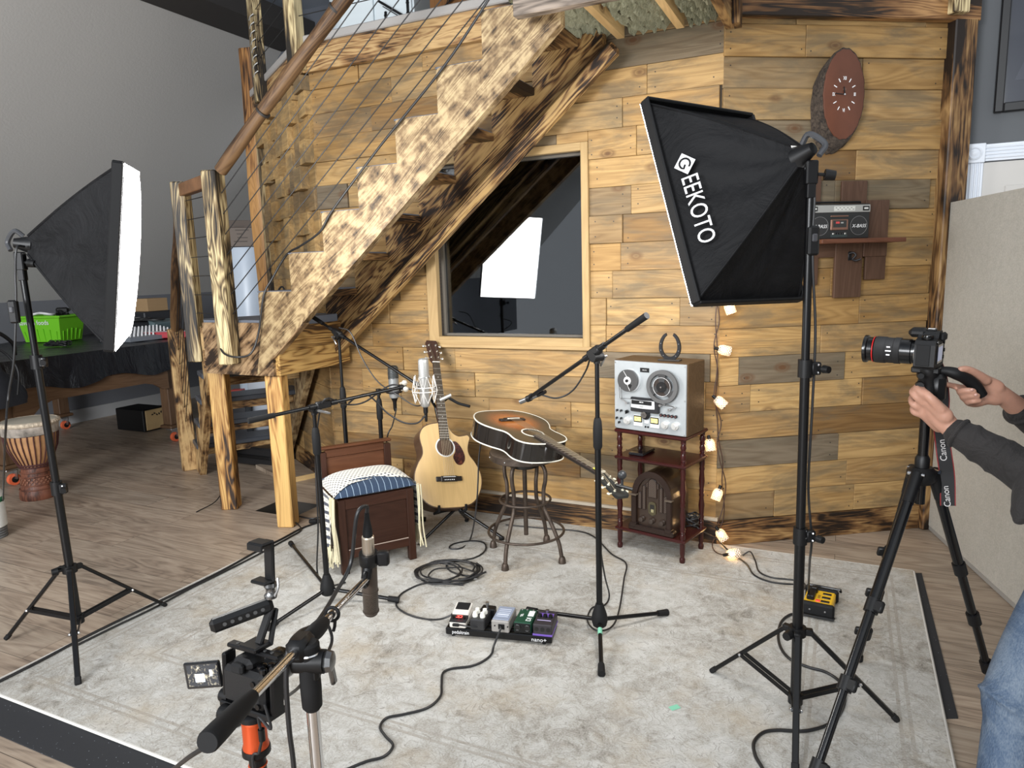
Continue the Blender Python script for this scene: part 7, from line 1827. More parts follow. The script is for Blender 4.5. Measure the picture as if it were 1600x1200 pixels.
# black cable along the left rug edge
wire('floor_cable', [fl(-20, 1074, .0195)] + [fl(x, y, .0195) for x, y in ((60, 1034), (118, 1003), (170, 977), (226, 950), (290, 920), (350, 890), (400, 862), (440, 842), (470, 826), (500, 815), (520, 806), (545, 797))], .0055, 'thick black cable running along the left edge of the rug')
wire('floor_cable', [fl(120, 1008, .0195)] + [fl(x, y, .0195) for x, y in ((175, 981), (240, 950), (300, 918), (345, 896), (400, 868), (455, 838), (470, 828), (464, 818), (452, 812), (462, 806), (490, 810), (520, 800))], .0045, 'thinner black cable looping by the stair post at the left rug edge')
# ================================================================== loft furnishings
def lat_(x, y, d): return onpl(x, y, C1 + MO * d, MO)
LFZ = 2.951
wc = thing('white_cabinet', 'white cupboard with black strap hinges up in the loft', 'cabinet', W(-2.0, -.5, LFZ))
wp = P('white_cabinet_paint', (.66, .72, .74), .45)
a_, b_, c_ = lat_(517, 40, -.35), lat_(588, 40, -.35), lat_(648, 40, -.35)
sA, sB, sC = [(p - C1).dot(U) for p in (a_, b_, c_)]
mb = MB(); wbox(mb, sA, sC, -.75, -.352, LFZ, 3.9, bev=.004); obj('carcase', mb, wp, wc)
for s0_, s1__ in ((sA + .01, sB - .01), (sB + .01, sC - .01)): mb = MB(); wbox(mb, s0_, s1__, -.352, -.335, LFZ + .05, 3.86, bev=.003); obj('door', mb, wp, wc)
for x, y in ((603, 32), (637, 12)): 
    p = lat_(x, y, -.33); mb = MB(); mb.box(p, (.018, .012, .11), RU, .004); mb.ball(p + UP * .03, .012, 8); mb.ball(p - UP * .03, .012, 8); obj('hinge', mb, blk, wc)
mb = MB(); mb.bar(lat_(592, 2, -.30), lat_(646, 34, -.30), .012, .015, UP); mb.bar(lat_(598, 10, -.30), lat_(644, 38, -.30), .004, .005, UP); tag(obj('black_rod', mb, blk), 'black rod leaning diagonally across the white loft cupboard', 'rod')
bc = thing('brown_cabinet', 'brown wooden cabinet standing right of the white cupboard up in the loft', 'cabinet', W(-1.2, -.5, LFZ))
sD, sE, sF = [(lat_(x, 20, -.35) - C1).dot(U) for x in (672, 737, 787)]
bwm = wood('loft_brown', [(0, (.19, .085, .026)), (1, (.24, .115, .04))], grain=.45, knots=True, rough=.4)
mb = MB(); wbox(mb, sD, sF, -.75, -.352, LFZ, 3.9, bev=.004, tone=.2, ax=2); obj('carcase', mb, bwm, bc)
for s0_, s1__ in ((sD + .008, sE - .004), (sE + .004, sF - .008)): mb = MB(); wbox(mb, s0_, s1__, -.352, -.336, LFZ + .02, 3.87, bev=.003, ax=2); obj('door', mb, bwm, bc)
for i in range(4): mb = MB(); mb.cyl(lat_(690 - 6 * i, 35 - i * 3, -.30), lat_(705 + 9 * i, -20, -.33), .003, n=6); obj('twig', mb, blk, bc)
p0, p1 = at(427, 68, 8.2), at(462, 118, 8.2)
mb = MB(); mb.box(V(((p0.x + p1.x) / 2 + .05, 8.2, p0.z - 1.0)), (p1.x - p0.x + .25, .05, 2.0), Matrix.Rotation(-.35, 4, 'Z')); structure('door_2', mb, P('loft_door_white', (.60, .66, .74), .5))
# ================================================================== right: acoustic panel, picture
pa, pb_ = V((2.325, 3.79, 0)), V((1.80, 1.0, 0)); pd_ = (pb_ - pa).normalized(); pnr = V((-pd_.y, pd_.x, 0))
if pnr.x > 0: pnr = -pnr
def fabric_mat():
    m, nt, b = newmat('panel_fabric'); k = NT(nt); tc = k.node('ShaderNodeTexCoord'); n = k.noise(tc.outputs['Object'], 130, 3, .6); n2 = k.noise(tc.outputs['Object'], 30, 3, .6)
    t = k.math('ADD', k.math('MULTIPLY', n, .7), k.math('MULTIPLY', n2, .3)); k.link(k.ramp(t, [(.3, (.36, .345, .305)), (.7, (.50, .48, .43))]), b.inputs['Base Color']); b.inputs['Roughness'].default_value = .95; k.bump(n, .3, .003, b); return m
ap = thing('office_partition', 'tall beige fabric partition panel standing behind the person at right', 'partition', (pa + pb_) / 2)
L_ = (pb_ - pa).length; hz_ = 1.77
pl_ = [(0, 0.03), (L_, .03), (L_, hz_)] + [(.05 * (1 - sin(q * pi / 12)), hz_ - .05 * (1 - cos(q * pi / 12))) for q in range(7)][:0] + [(.05, hz_), (.015, hz_ - .015), (0, hz_ - .05)]
mb = MB(); mb.prism(pl_, frame(pd_, UP, pd_.cross(UP), pa + pnr * .0 + (pd_.cross(UP)) * -.025), .05); obj('panel', mb, fabric_mat(), ap)
mb = MB(); mb.bar(pa + UP * .016, pb_ + UP * .016, .045, .030, UP, .004); obj('base_rail', mb, P('grey_rail', (.30, .29, .27), .5), ap)
fr_ = thing('framed_picture', 'dark blue picture in a black frame high on the grey wall', 'picture', gat(1570, 90, .01))
s0_, z0_ = gsz(1551, 178); s1_ = s0_ + .75; z1_ = z0_ + .95
mb = MB()
for (a, b_, c, d_) in ((s0_, s0_ + .04, z0_, z1_), (s1_ - .04, s1_, z0_, z1_), (s0_ + .04, s1_ - .04, z0_, z0_ + .045), (s0_ + .04, s1_ - .04, z1_ - .045, z1_)): mb.box(GW((a + b_) / 2, .018, (c + d_) / 2), (b_ - a, .034, d_ - c), RU, .005)
obj('frame', mb, P('black_frame', (.008, .008, .009), .4), fr_)
mb = MB(); mb.box(GW((s0_ + s1_) / 2, .010, (z0_ + z1_) / 2), (s1_ - s0_ - .08, .006, z1_ - z0_ - .09), RU); obj('print', mb, P('navy_print', (.016, .02, .034), .3, coat=.3), fr_)
mb = MB(); mb.prism([(0, .10), (.40, .10), (.40, .5), (.12, .40)], frame(U, UP, MO, GW(s0_ + .08, .0135, z0_ + .05)), .0008); obj('print_shape', mb, P('navy_print_pale', (.030, .034, .052), .3, coat=.3), fr_)
fr_['label'] = 'dark navy poster in a thick black frame on the grey wall above the door'

# ================================================================== tripod with the big camera
YT = 2.10
ap0 = at(1440, 738, YT); tc0 = V((ap0.x, ap0.y, 0)); az = ap0.z
tri = thing('camera_tripod', 'black camera tripod with clamped legs in front of the partition at right', 'tripod', tc0)
gl_blk = P('gloss_black_tube', (.0035, .0035, .004), .2)
def leg_line(fx, fy, zf=0.0): return fl(fx, fy, zf)
fA = fl(1243, 1300, RT + .012); fB = fl(1557, 1094, .012)
rA = (fA - tc0).to_2d().length
fC = fl(1341, 1030, RT + .012)
#print('TRIPOD', tc0, az, fA, fB, fC)
mb = MB(); mb.lathe([(.030, -.035), (.042, -.02), (.042, .005), (.030, .018)], tc0 + UP * az, UP, 18); obj('shoulder', mb, blkp, tri)
for f in (fA, fB, fC):
    d = (f - tc0); d.z = 0; d.normalize(); s = tc0 + UP * (az - .005) + d * .042; v = (f - s); L = v.length; v.normalize()
    mb = MB(); mb.cyl(s - v * .01, s + v * .09, .019, .017, n=14); lg = obj('leg_socket', mb, blkp, tri)
    mb = MB(); mb.cyl(s + UP * .008 - d.cross(UP) * .024, s + UP * .008 + d.cross(UP) * .024, .006, n=10); obj('bolt', mb, chrome, lg)
    for i, (q0, q1, r) in enumerate(((.06, .40, .0155), (.38, .62, .0135), (.60, .84, .0118), (.82, .985, .010))):
        mb = MB(); mb.cyl(s + v * L * q0, s + v * L * q1, r, n=16); obj('leg', mb, gl_blk, tri)
    for q in (.40, .62, .84):
        c = s + v * L * q; sd_ = v.cross(UP).normalized(); out = v.cross(sd_).normalized()
        if out.z < 0: out = -out
        mb = MB(); mb.cyl(c - v * .020, c + v * .020, .020, n=14); mb.bar(c - sd_ * .006 + out * .008, c - sd_ * .034 + out * .014, .016, .034, v, .004); obj('flip_lock', mb, blkp, tri)
    mb = MB(); mb.cyl(s + v * L * .975, f, .014, .017, n=12); obj('rubber_foot', mb, rubb, tri)
hdz = at(1440, 585, YT).z
mb = MB(); mb.cyl(tc0 + UP * (az - .10), tc0 + UP * (hdz - .05), .0145, n=16); obj('centre_column', mb, gl_blk, tri)
mb = MB(); mb.lathe([(.017, -.03), (.021, -.02), (.021, .03), (.016, .04)], tc0 + UP * (az + .015), UP, 16); obj('column_collar', mb, blkp, tri)
hc_ = tc0 + UP * (hdz - .035)
mb = MB(); mb.lathe([(.022, -.06), (.030, -.05), (.030, -.01), (.026, .02), (.031, .03), (.031, .052)], hc_, UP, 20); mb.box(hc_ + V((.022, -.01, -.005)), (.045, .05, .085), None, .012); obj('fluid_head', mb, P('head_black', (.006, .006, .0065), .4, spec=.4), tri)
mb = MB(); knob(mb, at(1436, 600, YT - .03), (-.5, -1, 0), .013, .018); obj('head_knob', mb, blkp, tri)
mb = MB(); knob(mb, at(1436, 585, YT - .03), (-.4, -1, 0), .010, .014); obj('head_knob', mb, blkp, tri)
h_ = [at(1460, 580, YT), at(1478, 580, YT - .01), at(1494, 584, YT - .02), at(1510, 592, YT - .02), at(1524, 604, YT - .02), at(1533, 618, YT - .02)]
mb = MB(); mb.tube(spline(h_, 6), .012, 14, rs=[.011 + .007 * min(1, i / 12) for i in range(31)]); obj('pan_handle', mb, P('handle_rubber', (.005, .005, .0055), .55, spec=.3), tri)
# ---- camera
Zc = at(1445, 535, YT); ax_ = (V((-.76, .65, 0.02))).normalized(); cr_ = ax_.cross(UP).normalized()     # lens axis, camera right
cuv = cr_.cross(ax_).normalized()
CM = frame(cr_, ax_, cuv, V((tc0.x, tc0.y, 0)) + UP * (hdz + .020) + ax_ * .005)
cmr = thing('slr_camera', 'big black camera with a red ringed zoom lens on the right tripod', 'camera', M=CM)
cbk = P('camera_black', (.006, .006, .0065), .5, spec=.4, bump=.2, bscale=900); cgl = P('camera_gloss', (.004, .004, .0045), .22)
mb = MB()
mb.loft([[V((x, y, z)) for x, z in ((-.068, .004), (-.074, .012), (-.074, .075), (-.066, .088), (-.035, .094), (-.022, .112), (.022, .112), (.034, .095), (.06, .092), (.074, .080), (.074, .012), (.068, .004))] for y in (-.030, -.026, .018, .024)], sm=False)
mb.box(V((.058, .032, .045)), (.032, .034, .078), None, .012)
obj('body', mb, cbk, cmr, local=True)
mb = MB(); mb.box(V((-.004, .028, .106)), (.05, .05, .028), None, .010); mb.box(V((0, -.006, .115)), (.022, .024, .005), None, .001); obj('prism_hump', mb, cbk, cmr, local=True)
lb('hot_shoe', (0, -.006, .1185), (.020, .020, .003), steel, cmr, .001)
lb('rear_screen', (-.006, -.0315, .045), (.076, .003, .056), P('screen_glass', (.015, .017, .022), .08, coat=.8), cmr, .001)
lb('screen_window', (-.006, -.0332, .046), (.060, .001, .042), P('screen_glow', (.10, .10, .14), .3, emit=(.35, .38, .5), es=.35), cmr, 0)
lb('eye_cup', (0, -.037, .096), (.036, .016, .026), rubb, cmr, .006)
for x, z in ((.052, .075), (.062, .05), (.052, .03), (-.055, .083)): mb = MB(); mb.cyl(V((x, -.030, z)), V((x, -.034, z)), .0055, n=12); obj('button', mb, cgl, cmr, local=True)
mb = MB(); mb.lathe([(.015, 0), (.016, .004), (.015, .012), (.006, .013)], V((-.048, -.004, .090)), V((0, 0, 1)), 20); obj('mode_dial', mb, cgl, cmr, local=True)
mb = MB(); mb.box(V((-.0745, .0, .045)), (.003, .036, .062), None, .004); obj('port_cover', mb, rubb, cmr, local=True)
YA = V((0, 1, 0)); lc_ = V((-.004, .022, .046))
ln = None
mb = MB(); mb.lathe([(.034, 0), (.036, .006), (.036, .018), (.0385, .020), (.0385, .048)], lc_, YA, 36); ln = obj('lens_barrel', mb, cgl, cmr, local=True)
def rib_mat():
    m, nt, b = newmat('ribbed_rubber'); k = NT(nt); g = k.attr('gc').outputs['Vector']; tc = k.node('ShaderNodeTexCoord'); sp = k.node('ShaderNodeSeparateXYZ'); k.link(tc.outputs['Object'], sp.inputs[0])
    at_ = k.math('ARCTAN2', sp.outputs[0], k.math('SUBTRACT', sp.outputs[2], .046)); f_ = k.math('FRACT', k.math('MULTIPLY', at_, 12.0)); b.inputs['Base Color'].default_value = (.018, .018, .019, 1); b.inputs['Roughness'].default_value = .7; k.bump(f_, .8, .002, b); return m
ribm = rib_mat()
mb = MB(); mb.lathe([(.0385, .048), (.0405, .050), (.0405, .066), (.0385, .068)], lc_, YA, 40, cap=False); obj('focus_ring', mb, ribm, ln, local=True)
mb = MB(); mb.lathe([(.0390, .068), (.0392, .072), (.0392, .088), (.0405, .090), (.0412, .092), (.0412, .118), (.040, .120)], lc_, YA, 40, cap=False); obj('zoom_ring', mb, ribm, ln, local=True)
mb = MB(); mb.lathe([(.0402, .1225), (.0407, .123), (.0407, .1248), (.0402, .1255)], lc_, YA, 40, cap=False); obj('red_ring', mb, P('red_ring', (.55, .02, .02), .35), ln, local=True)
mb = MB(); mb.lathe([(.040, .1255), (.0375, .128), (.0375, .140), (.0425, .143), (.0435, .147), (.0435, .152), (.039, .153), (.037, .146), (.034, .138), (.0005, .134)], lc_, YA, 40, cap=False); obj('front_rim', mb, cgl, ln, local=True)
mb = MB(); mb.lathe([(.034, .139), (.024, .143), (.0005, .146)], lc_, YA, 32, cap=False); obj('front_glass', mb, P('lens_glass', (.02, .015, .03), .03, coat=1.0), ln, local=True)
for y in (.052, .066): mb = MB(); mb.lathe([(.0362, .0), (.0370, .001), (.0370, .003), (.0362, .004)], lc_ + YA * (y - .046), YA, 36, cap=False); obj('chrome_line', mb, chrome, ln, local=True)
for q in range(3): 
    p = lc_ + V((-.0412, .080 + .004 * q, .012 - .010 * q)); mb = MB(); mb.box(lc_ + V((-.0385, .078, .014 - .012 * q)), (.003, .016 if q == 1 else .010, .004)); obj('lens_print', mb, lw_, ln, local=True)
# plate and strap
lb('quick_plate', (0, .0, -.006), (.05, .075, .018), blkp, cmr, .003)
st_ = thing('camera_strap', 'black camera strap with red edges and white lettering hanging below the big camera', 'strap', at(1470, 640, YT))
stm = P('strap_black', (.014, .014, .015), .7); redm = P('strap_red', (.20, .012, .014), .6)
cpts = [at(1466, 560, YT + .05), at(1472, 590, YT + .07), at(1472, 625, YT + .07), at(1470, 660, YT + .05), at(1474, 700, YT - .01), at(1480, 745, YT - .01), at(1481, 790, YT - .01)]
sp_ = spline(cpts, 6)
def ribbon(off, w_, th, mat, name, par):
    mb = MB(); rings = []
    for i, p in enumerate(sp_):
        tdir = (sp_[min(i + 1, len(sp_) - 1)] - sp_[max(i - 1, 0)]).normalized(); wv = V((.92, -.38, 0)); wv = (wv - tdir * wv.dot(tdir)).normalized(); nv = tdir.cross(wv)
        ww = w_ * min(1, .35 + i / 18); c = p + wv * off * min(1, .35 + i / 18)
        rings.append([c - wv * ww + nv * th, c + wv * ww + nv * th, c + wv * ww - nv * th, c - wv * ww - nv * th])
    mb.loft(rings, sm=False); return obj(name, mb, mat, par)
ribbon(0, .021, .0012, stm, 'webbing', st_); ribbon(-.0197, .0014, .0016, redm, 'red_edge', st_); ribbon(.0197, .0014, .0016, redm, 'red_edge', st_)
wv = V((.92, -.38, 0)).normalized(); dn = (cpts[5] - cpts[4]).normalized(); nrm_ = wv.cross(dn)
if nrm_.dot(EYE - cpts[4]) < 0: nrm_ = -nrm_
upt = -dn; rgt = upt; up2 = nrm_.cross(rgt).normalized()
for i, (x, y) in enumerate(((1473, 703), (1479, 775))):
    c = at(x, y, YT - .012) + nrm_ * .003; obj('lettering', merge(MB(), text_mesh('Canon', .026, frame(rgt, up2, nrm_, c), .0004)), P('strap_print', (.55, .53, .52), .6), st_)

# ================================================================== person operating the camera
skin = P('skin', (.44, .235, .165), .5, var=.08, vscale=30); skin.node_tree.nodes['Principled BSDF'].inputs['Subsurface Weight'].default_value = .12
skin.node_tree.nodes['Principled BSDF'].inputs['Subsurface Radius'].default_value = (.02, .008, .005)
shL, elL, wrL = at(1690, 585, 1.80), at(1652, 764, 1.80), at(1489, 672, 2.00)
shR, elR, wrR = at(1722, 585, 2.22), at(1690, 716, 2.24), at(1569, 620, 2.13)
hipc = V((1.72, 1.95, .80)); neck = (shL + shR) / 2 + V((-.02, 0, .10)); headc = neck + V((-.035, 0, .17))
per = thing('person', 'person in dark jacket and blue jeans leaning in to steady the camera on the tripod', 'person', (1.55, 1.9, 0))
def limb(m_, pts, rs, n=14, sub=6): 
    q = spline(pts, sub); k_ = len(pts) - 1; R = []
    for i in range(len(q)): 
        u_ = i / sub; a = min(int(u_), k_ - 1); t = u_ - a; R.append(rs[a] * (1 - t) + rs[a + 1] * t)
    m_.tube(q, 1, n, rs=R); m_.ball(pts[0], rs[0], 12); m_.ball(pts[-1], rs[-1], 12)
def remesh(o, vox, smooth=4, fac=.5):
    r = o.modifiers.new('remesh', 'REMESH'); r.mode = 'VOXEL'; r.voxel_size = vox; r.use_smooth_shade = True
    if smooth: s_ = o.modifiers.new('smooth', 'SMOOTH'); s_.iterations = smooth; s_.factor = fac
bm2 = MB()
# head with face looking at the camera screen
hd_ = headc; fwd = V((-1, .12, -.15)).normalized(); sdv = fwd.cross(UP).normalized(); upv = sdv.cross(fwd)
def HP(x, y, z): return hd_ + sdv * x + fwd * y + upv * z
bm2.ball(HP(0, -.015, .03), .092, 20, sc_=(1, .92, 1.05)); bm2.ball(HP(0, .02, -.035), .07, 18, sc_=(.95, .95, 1.15)); bm2.ball(HP(0, .045, -.085), .035, 14)
bm2.tube([HP(0, .085, .02), HP(0, .105, -.015), HP(0, .095, -.028)], .012, 8, rs=[.008, .014, .011])
for sg in (-1, 1): bm2.ball(HP(sg * .078, -.01, -.005), .026, 10, sc_=(.5, .8, 1.2)); bm2.ball(HP(sg * .034, .072, .03), .016, 8)
bm2.tube([HP(-.022, .083, -.058), HP(0, .090, -.056), HP(.022, .083, -.058)], .008, 8)
limb(bm2, [neck - V((0, 0, .02)), HP(0, -.02, -.08)], [.062, .055])
limb(bm2, [hipc + V((0, 0, -.02)), hipc.lerp(neck, .5) + V((.04, 0, 0)), neck], [.13, .125, .07])
for sh, el, wr in ((shL, elL, wrL), (shR, elR, wrR)):
    limb(bm2, [neck - UP * .06, sh, sh.lerp(el, .5), el, el.lerp(wr, .35), el.lerp(wr, .75), wr], [.06, .058, .047, .042, .043, .034, .028])
# left hand: pinching the head knob
def A(x, y, Y): return at(x, y, Y)
palmL = [wrL, A(1472, 655, 2.02), A(1456, 638, 2.035)]
limb(bm2, palmL, [.028, .032, .030])
limb(bm2, [A(1476, 650, 2.00), A(1452, 626, 2.02)], [.024, .021]); limb(bm2, [A(1468, 664, 2.04), A(1442, 642, 2.05)], [.024, .020])
for pts, r in (([A(1452, 627, 2.015), A(1440, 614, 2.02), A(1432, 606, 2.045), A(1434, 602, 2.065)], (.0125, .0108, .0095, .0085)),          # thumb side / index
               ([A(1447, 633, 2.03), A(1431, 620, 2.035), A(1425, 612, 2.06), A(1430, 606, 2.08)], (.0125, .0105, .0092, .0082)),
               ([A(1443, 640, 2.045), A(1427, 632, 2.05), A(1424, 622, 2.075), A(1430, 616, 2.09)], (.0125, .0105, .0092, .0082)),
               ([A(1443, 648, 2.05), A(1428, 644, 2.06), A(1427, 634, 2.08), A(1433, 628, 2.095)], (.0118, .0098, .0088, .008)),
               ([A(1470, 640, 1.995), A(1452, 620, 2.00), A(1442, 611, 2.03), A(1438, 604, 2.06)], (.016, .0128, .0112, .0095))):
    limb(bm2, pts, r, 10, 4)
# right hand: wrapped round the pan handle
limb(bm2, [wrR, A(1552, 610, 2.13), A(1536, 603, 2.135)], [.028, .031, .030]); limb(bm2, [A(1556, 606, 2.12), A(1530, 592, 2.12)], [.025, .021]); limb(bm2, [A(1556, 622, 2.13), A(1538, 620, 2.13)], [.024, .022])
for pts, r in (([A(1540, 594, 2.10), A(1524, 583, 2.085), A(1510, 577, 2.075), A(1501, 577, 2.072)], (.0165, .0132, .0118, .0100)),            # thumb on top
               ([A(1528, 600, 2.135), A(1508, 606, 2.125), A(1490, 603, 2.105), A(1477, 600, 2.085)], (.0125, .0108, .0098, .0086)),            # index stretched below
               ([A(1532, 612, 2.135), A(1512, 616, 2.120), A(1500, 612, 2.085), A(1512, 610, 2.058), A(1521, 611, 2.052)], (.0128, .0112, .0108, .0100, .009)),
               ([A(1535, 620, 2.135), A(1518, 625, 2.120), A(1505, 621, 2.085), A(1516, 618, 2.058), A(1527, 618, 2.053)], (.0125, .0110, .0105, .0098, .0088)),
               ([A(1540, 627, 2.13), A(1524, 632, 2.115), A(1512, 629, 2.085), A(1520, 627, 2.060), A(1530, 626, 2.056)], (.0118, .0102, .0096, .0090, .008))):
    limb(bm2, pts, r, 10, 4)
bo = obj('body', bm2, skin, per); remesh(bo, .0042, 5, .5)
for pts in ((A(1434, 601, 2.055), 0), (A(1519, 609, 2.043), 1), (A(1525, 617, 2.044), 1)):
    mb = MB(); mb.ball(pts[0], .0055, 10, sc_=(1, .45, .8)); obj('fingernail', mb, P('nail_pink', (.55, .33, .27), .3), bo)
def cloth(name, col, bscale, st=.5, var=.25, rough=.85):
    m, nt, b = newmat(name); k = NT(nt); tc = k.node('ShaderNodeTexCoord'); n = k.noise(tc.outputs['Object'], bscale, 4, .6, 1.5); w_ = k.noise(tc.outputs['Object'], 500, 2, .5)
    k.link(k.ramp(n, [(.3, tuple(c * (1 - var) for c in col)), (.7, tuple(c * (1 + var) for c in col))]), b.inputs['Base Color']); b.inputs['Roughness'].default_value = rough; b.inputs['Sheen Weight'].default_value = .03; k.bump(k.math('ADD', n, k.math('MULTIPLY', w_, .04)), st, .03, b); return m
jm = cloth('charcoal_jacket', (.014, .012, .0115), 9, .8)
jb = MB()
cuffL, cuffR = wrL.lerp(elL, .06), wrR.lerp(elR, .20)
limb(jb, [shL.lerp(neck, .3), shL, shL.lerp(elL, .5), elL, elL.lerp(wrL, .45), cuffL], [.075, .072, .064, .061, .055, .042], 18)
limb(jb, [shR.lerp(neck, .3), shR, shR.lerp(elR, .5), elR, elR.lerp(wrR, .45), cuffR], [.075, .072, .064, .060, .053, .045], 18)
for i in range(6):                       # creases gathered along the near sleeve
    q = .18 + .13 * i; c = elL.lerp(cuffL, q); ax2 = (cuffL - elL).normalized(); jb.torus(c, .060 - .016 * q, .0070, (ax2 + V((.3 * sin(i * 2.1), .2, .35 * cos(i * 1.7)))).normalized(), 24, 8)
tors = hipc.lerp(neck, .5)
for dy in (-.10, 0, .10): limb(jb, [hipc + V((-.02, dy, .02)), tors + V((.03, dy, 0)), neck + V((.02, dy * .6, -.06))], [.135, .135, .085], 18)
# open front corner of the hem
limb(jb, [A(1640, 740, 1.82), A(1600, 800, 1.78), A(1592, 812, 1.77)], [.08, .032, .016], 14); limb(jb, [A(1650, 760, 1.82), A(1625, 832, 1.79)], [.07, .022], 12)
ja = obj('jacket', jb, jm, per); remesh(ja, .007, 3, .5)
mb = MB(); axc = (elL - wrL).normalized(); mb.torus(cuffL, .041, .007, axc, 28, 8); obj('cuff', mb, jm, ja)
mb = MB(); axc = (elR - wrR).normalized(); mb.torus(cuffR, .044, .008, axc, 28, 8); obj('cuff', mb, jm, ja)
def denim():
    m, nt, b = newmat('faded_denim'); k = NT(nt); tc = k.node('ShaderNodeTexCoord'); o = tc.outputs['Object']; n = k.noise(o, 6, 5, .65, .8); f_ = k.noise(k.mapv(o, (300, 300, 60)), 1.0, 2, .6)
    t = k.math('ADD', k.math('MULTIPLY', n, .8), k.math('MULTIPLY', f_, .3)); k.link(k.ramp(t, [(.36, (.025, .04, .075)), (.55, (.060, .095, .155)), (.72, (.16, .20, .25))]), b.inputs['Base Color']); b.inputs['Roughness'].default_value = .85; k.bump(k.math('ADD', n, k.math('MULTIPLY', f_, .15)), .7, .02, b); return m
jn = MB()
hL, hR = hipc + V((-.02, -.11, -.02)), hipc + V((0, .11, -.02))
knL, anL = at(1590, 1075, 1.72), V((1.24, 1.63, .10)); knR, anR = V((1.80, 2.22, .46)), V((1.87, 2.22, .10))
limb(jn, [hL, hL.lerp(knL, .5) + V((-.01, 0, .03)), knL, knL.lerp(anL, .35) + V((.0, 0, 0)), anL], [.115, .098, .074, .066, .060], 20)
limb(jn, [hR, hR.lerp(knR, .5), knR, knR.lerp(anR, .35), anR], [.115, .098, .074, .066, .060], 20)
limb(jn, [hL, hipc + V((.02, 0, .03)), hR], [.12, .13, .12], 18)
for i, q in enumerate((-.06, .0, .055)): jn.torus(knL + (knL - hL).normalized() * q, .070, .006, ((knL - hL).normalized() + V((.2 * sin(i * 3), .1, .3 * cos(i * 2)))).normalized(), 24, 8)
je = obj('jeans', jn, denim(), per); remesh(je, .008, 3, .5)
mb = MB(); sp2 = spline([hL + V((-.06, -.105, 0)), hL.lerp(knL, .5) + V((.01, -.097, .02)), knL + V((.03, -.068, 0)), knL.lerp(anL, .5) + V((.01, -.064, 0)), anL + V((.0, -.058, 0))], 8); mb.tube(sp2, .0022, 6); obj('side_seam', mb, P('seam_stitch', (.10, .13, .18), .8), je)
for f in (anL, anR):
    mb = MB(); mb.loft([[V((f.x + dx + w_ * .0, f.y + w_ * cos(a), max(.002, h_ * (.5 + .5 * sin(a))))) for a in [2 * pi * j / 16 for j in range(16)]] for dx, w_, h_ in ((.085, .030, .06), (.06, .040, .10), (0, .043, .11), (-.08, .046, .07), (-.15, .044, .05), (-.185, .025, .03))]); sh_ = obj('shoe', mb, P('brown_shoe', (.05, .03, .02), .6), per)
mb = MB(); mb.ball(HP(0, -.028, .045), .098, 18, sc_=(1, .98, 1.0)); mb.ball(HP(0, -.06, -.01), .072, 14); hr_ = obj('hair', mb, P('dark_hair', (.02, .013, .009), .6, bump=.6, bscale=90), per)
for sg in (-1, 1):
    mb = MB(); mb.ball(HP(sg * .032, .083, .022), .0095, 10); obj('eye', mb, P('eye_white', (.7, .68, .66), .2), bo); mb = MB(); mb.ball(HP(sg * .032, .091, .021), .0042, 8); obj('pupil', mb, blk, bo)

# ================================================================== small camera rig in the foreground
YR = 1.38
R0 = at(392, 1068, YR); yaw = radians(-27)
RG_ = Matrix.Translation(R0) @ Matrix.Rotation(yaw, 4, 'Z') @ Matrix.Rotation(radians(-4), 4, 'X')
rig = thing('video_camera', 'small black camera in a cage with flip screen and top handle in the foreground', 'camera', M=RG_)
mb = MB(); mb.box(V((0, 0, .0)), (.118, .052, .082), None, .010); mb.box(V((.046, .018, -.006)), (.034, .06, .074), None, .012); mb.box(V((-.004, .002, .050)), (.054, .05, .026), None, .009); obj('body', mb, cbk, rig, local=True)
mb = MB(); mb.lathe([(.030, 0), (.033, .006), (.033, .04), (.036, .045), (.036, .075), (.034, .078), (.030, .070), (.0005, .066)], V((-.008, .026, .0)), V((0, 1, 0)), 30, cap=False); obj('lens_barrel', mb, cgl, rig, local=True)
lb('eye_cup', (-.004, -.030, .047), (.034, .014, .022), rubb, rig, .005)
for x, z in ((.036, .020), (.048, .004), (.036, -.014), (.048, -.026)): mb = MB(); mb.cyl(V((x, -.026, z)), V((x, -.030, z)), .006, n=12); obj('button', mb, cgl, rig, local=True)
for x, y, r in ((.034, .0, .011), (.050, -.012, .008), (.048, .012, .008)): mb = MB(); mb.lathe([(r, .0), (r, .008), (r * .7, .010)], V((x, y, .041)), V((0, 0, 1)), 18); obj('top_dial', mb, cgl, rig, local=True)
cg = P('cage_black', (.004, .004, .0045), .4, spec=.4)
mb = MB()
for x in (-.068, .070): mb.box(V((x, .004, .002)), (.012, .034, .112), None, .004)
mb.box(V((0, .004, -.052)), (.148, .052, .014), None, .003); mb.box(V((.0, .014, .068)), (.148, .022, .010), None, .003); obj('cage', mb, cg, rig, local=True)
for x in (-.05, -.03, .03, .05): mb = MB(); mb.cyl(V((x, .014, .0725)), V((x, .014, .0742)), .004, n=10); obj('cage_hole', mb, P('hole_grey2', (.06, .06, .06), .5), rig, local=True)
mb = MB(); mb.cyl(V((-.085, .0, -.045)), V((-.060, .0, -.045)), .016, n=16); obj('clamp_knob', mb, blkp, rig, local=True)
mb = MB(); mb.cyl(V((-.05, -.032, -.060)), V((-.02, -.034, -.060)), .018, n=16); obj('clamp_knob', mb, blkp, rig, local=True)
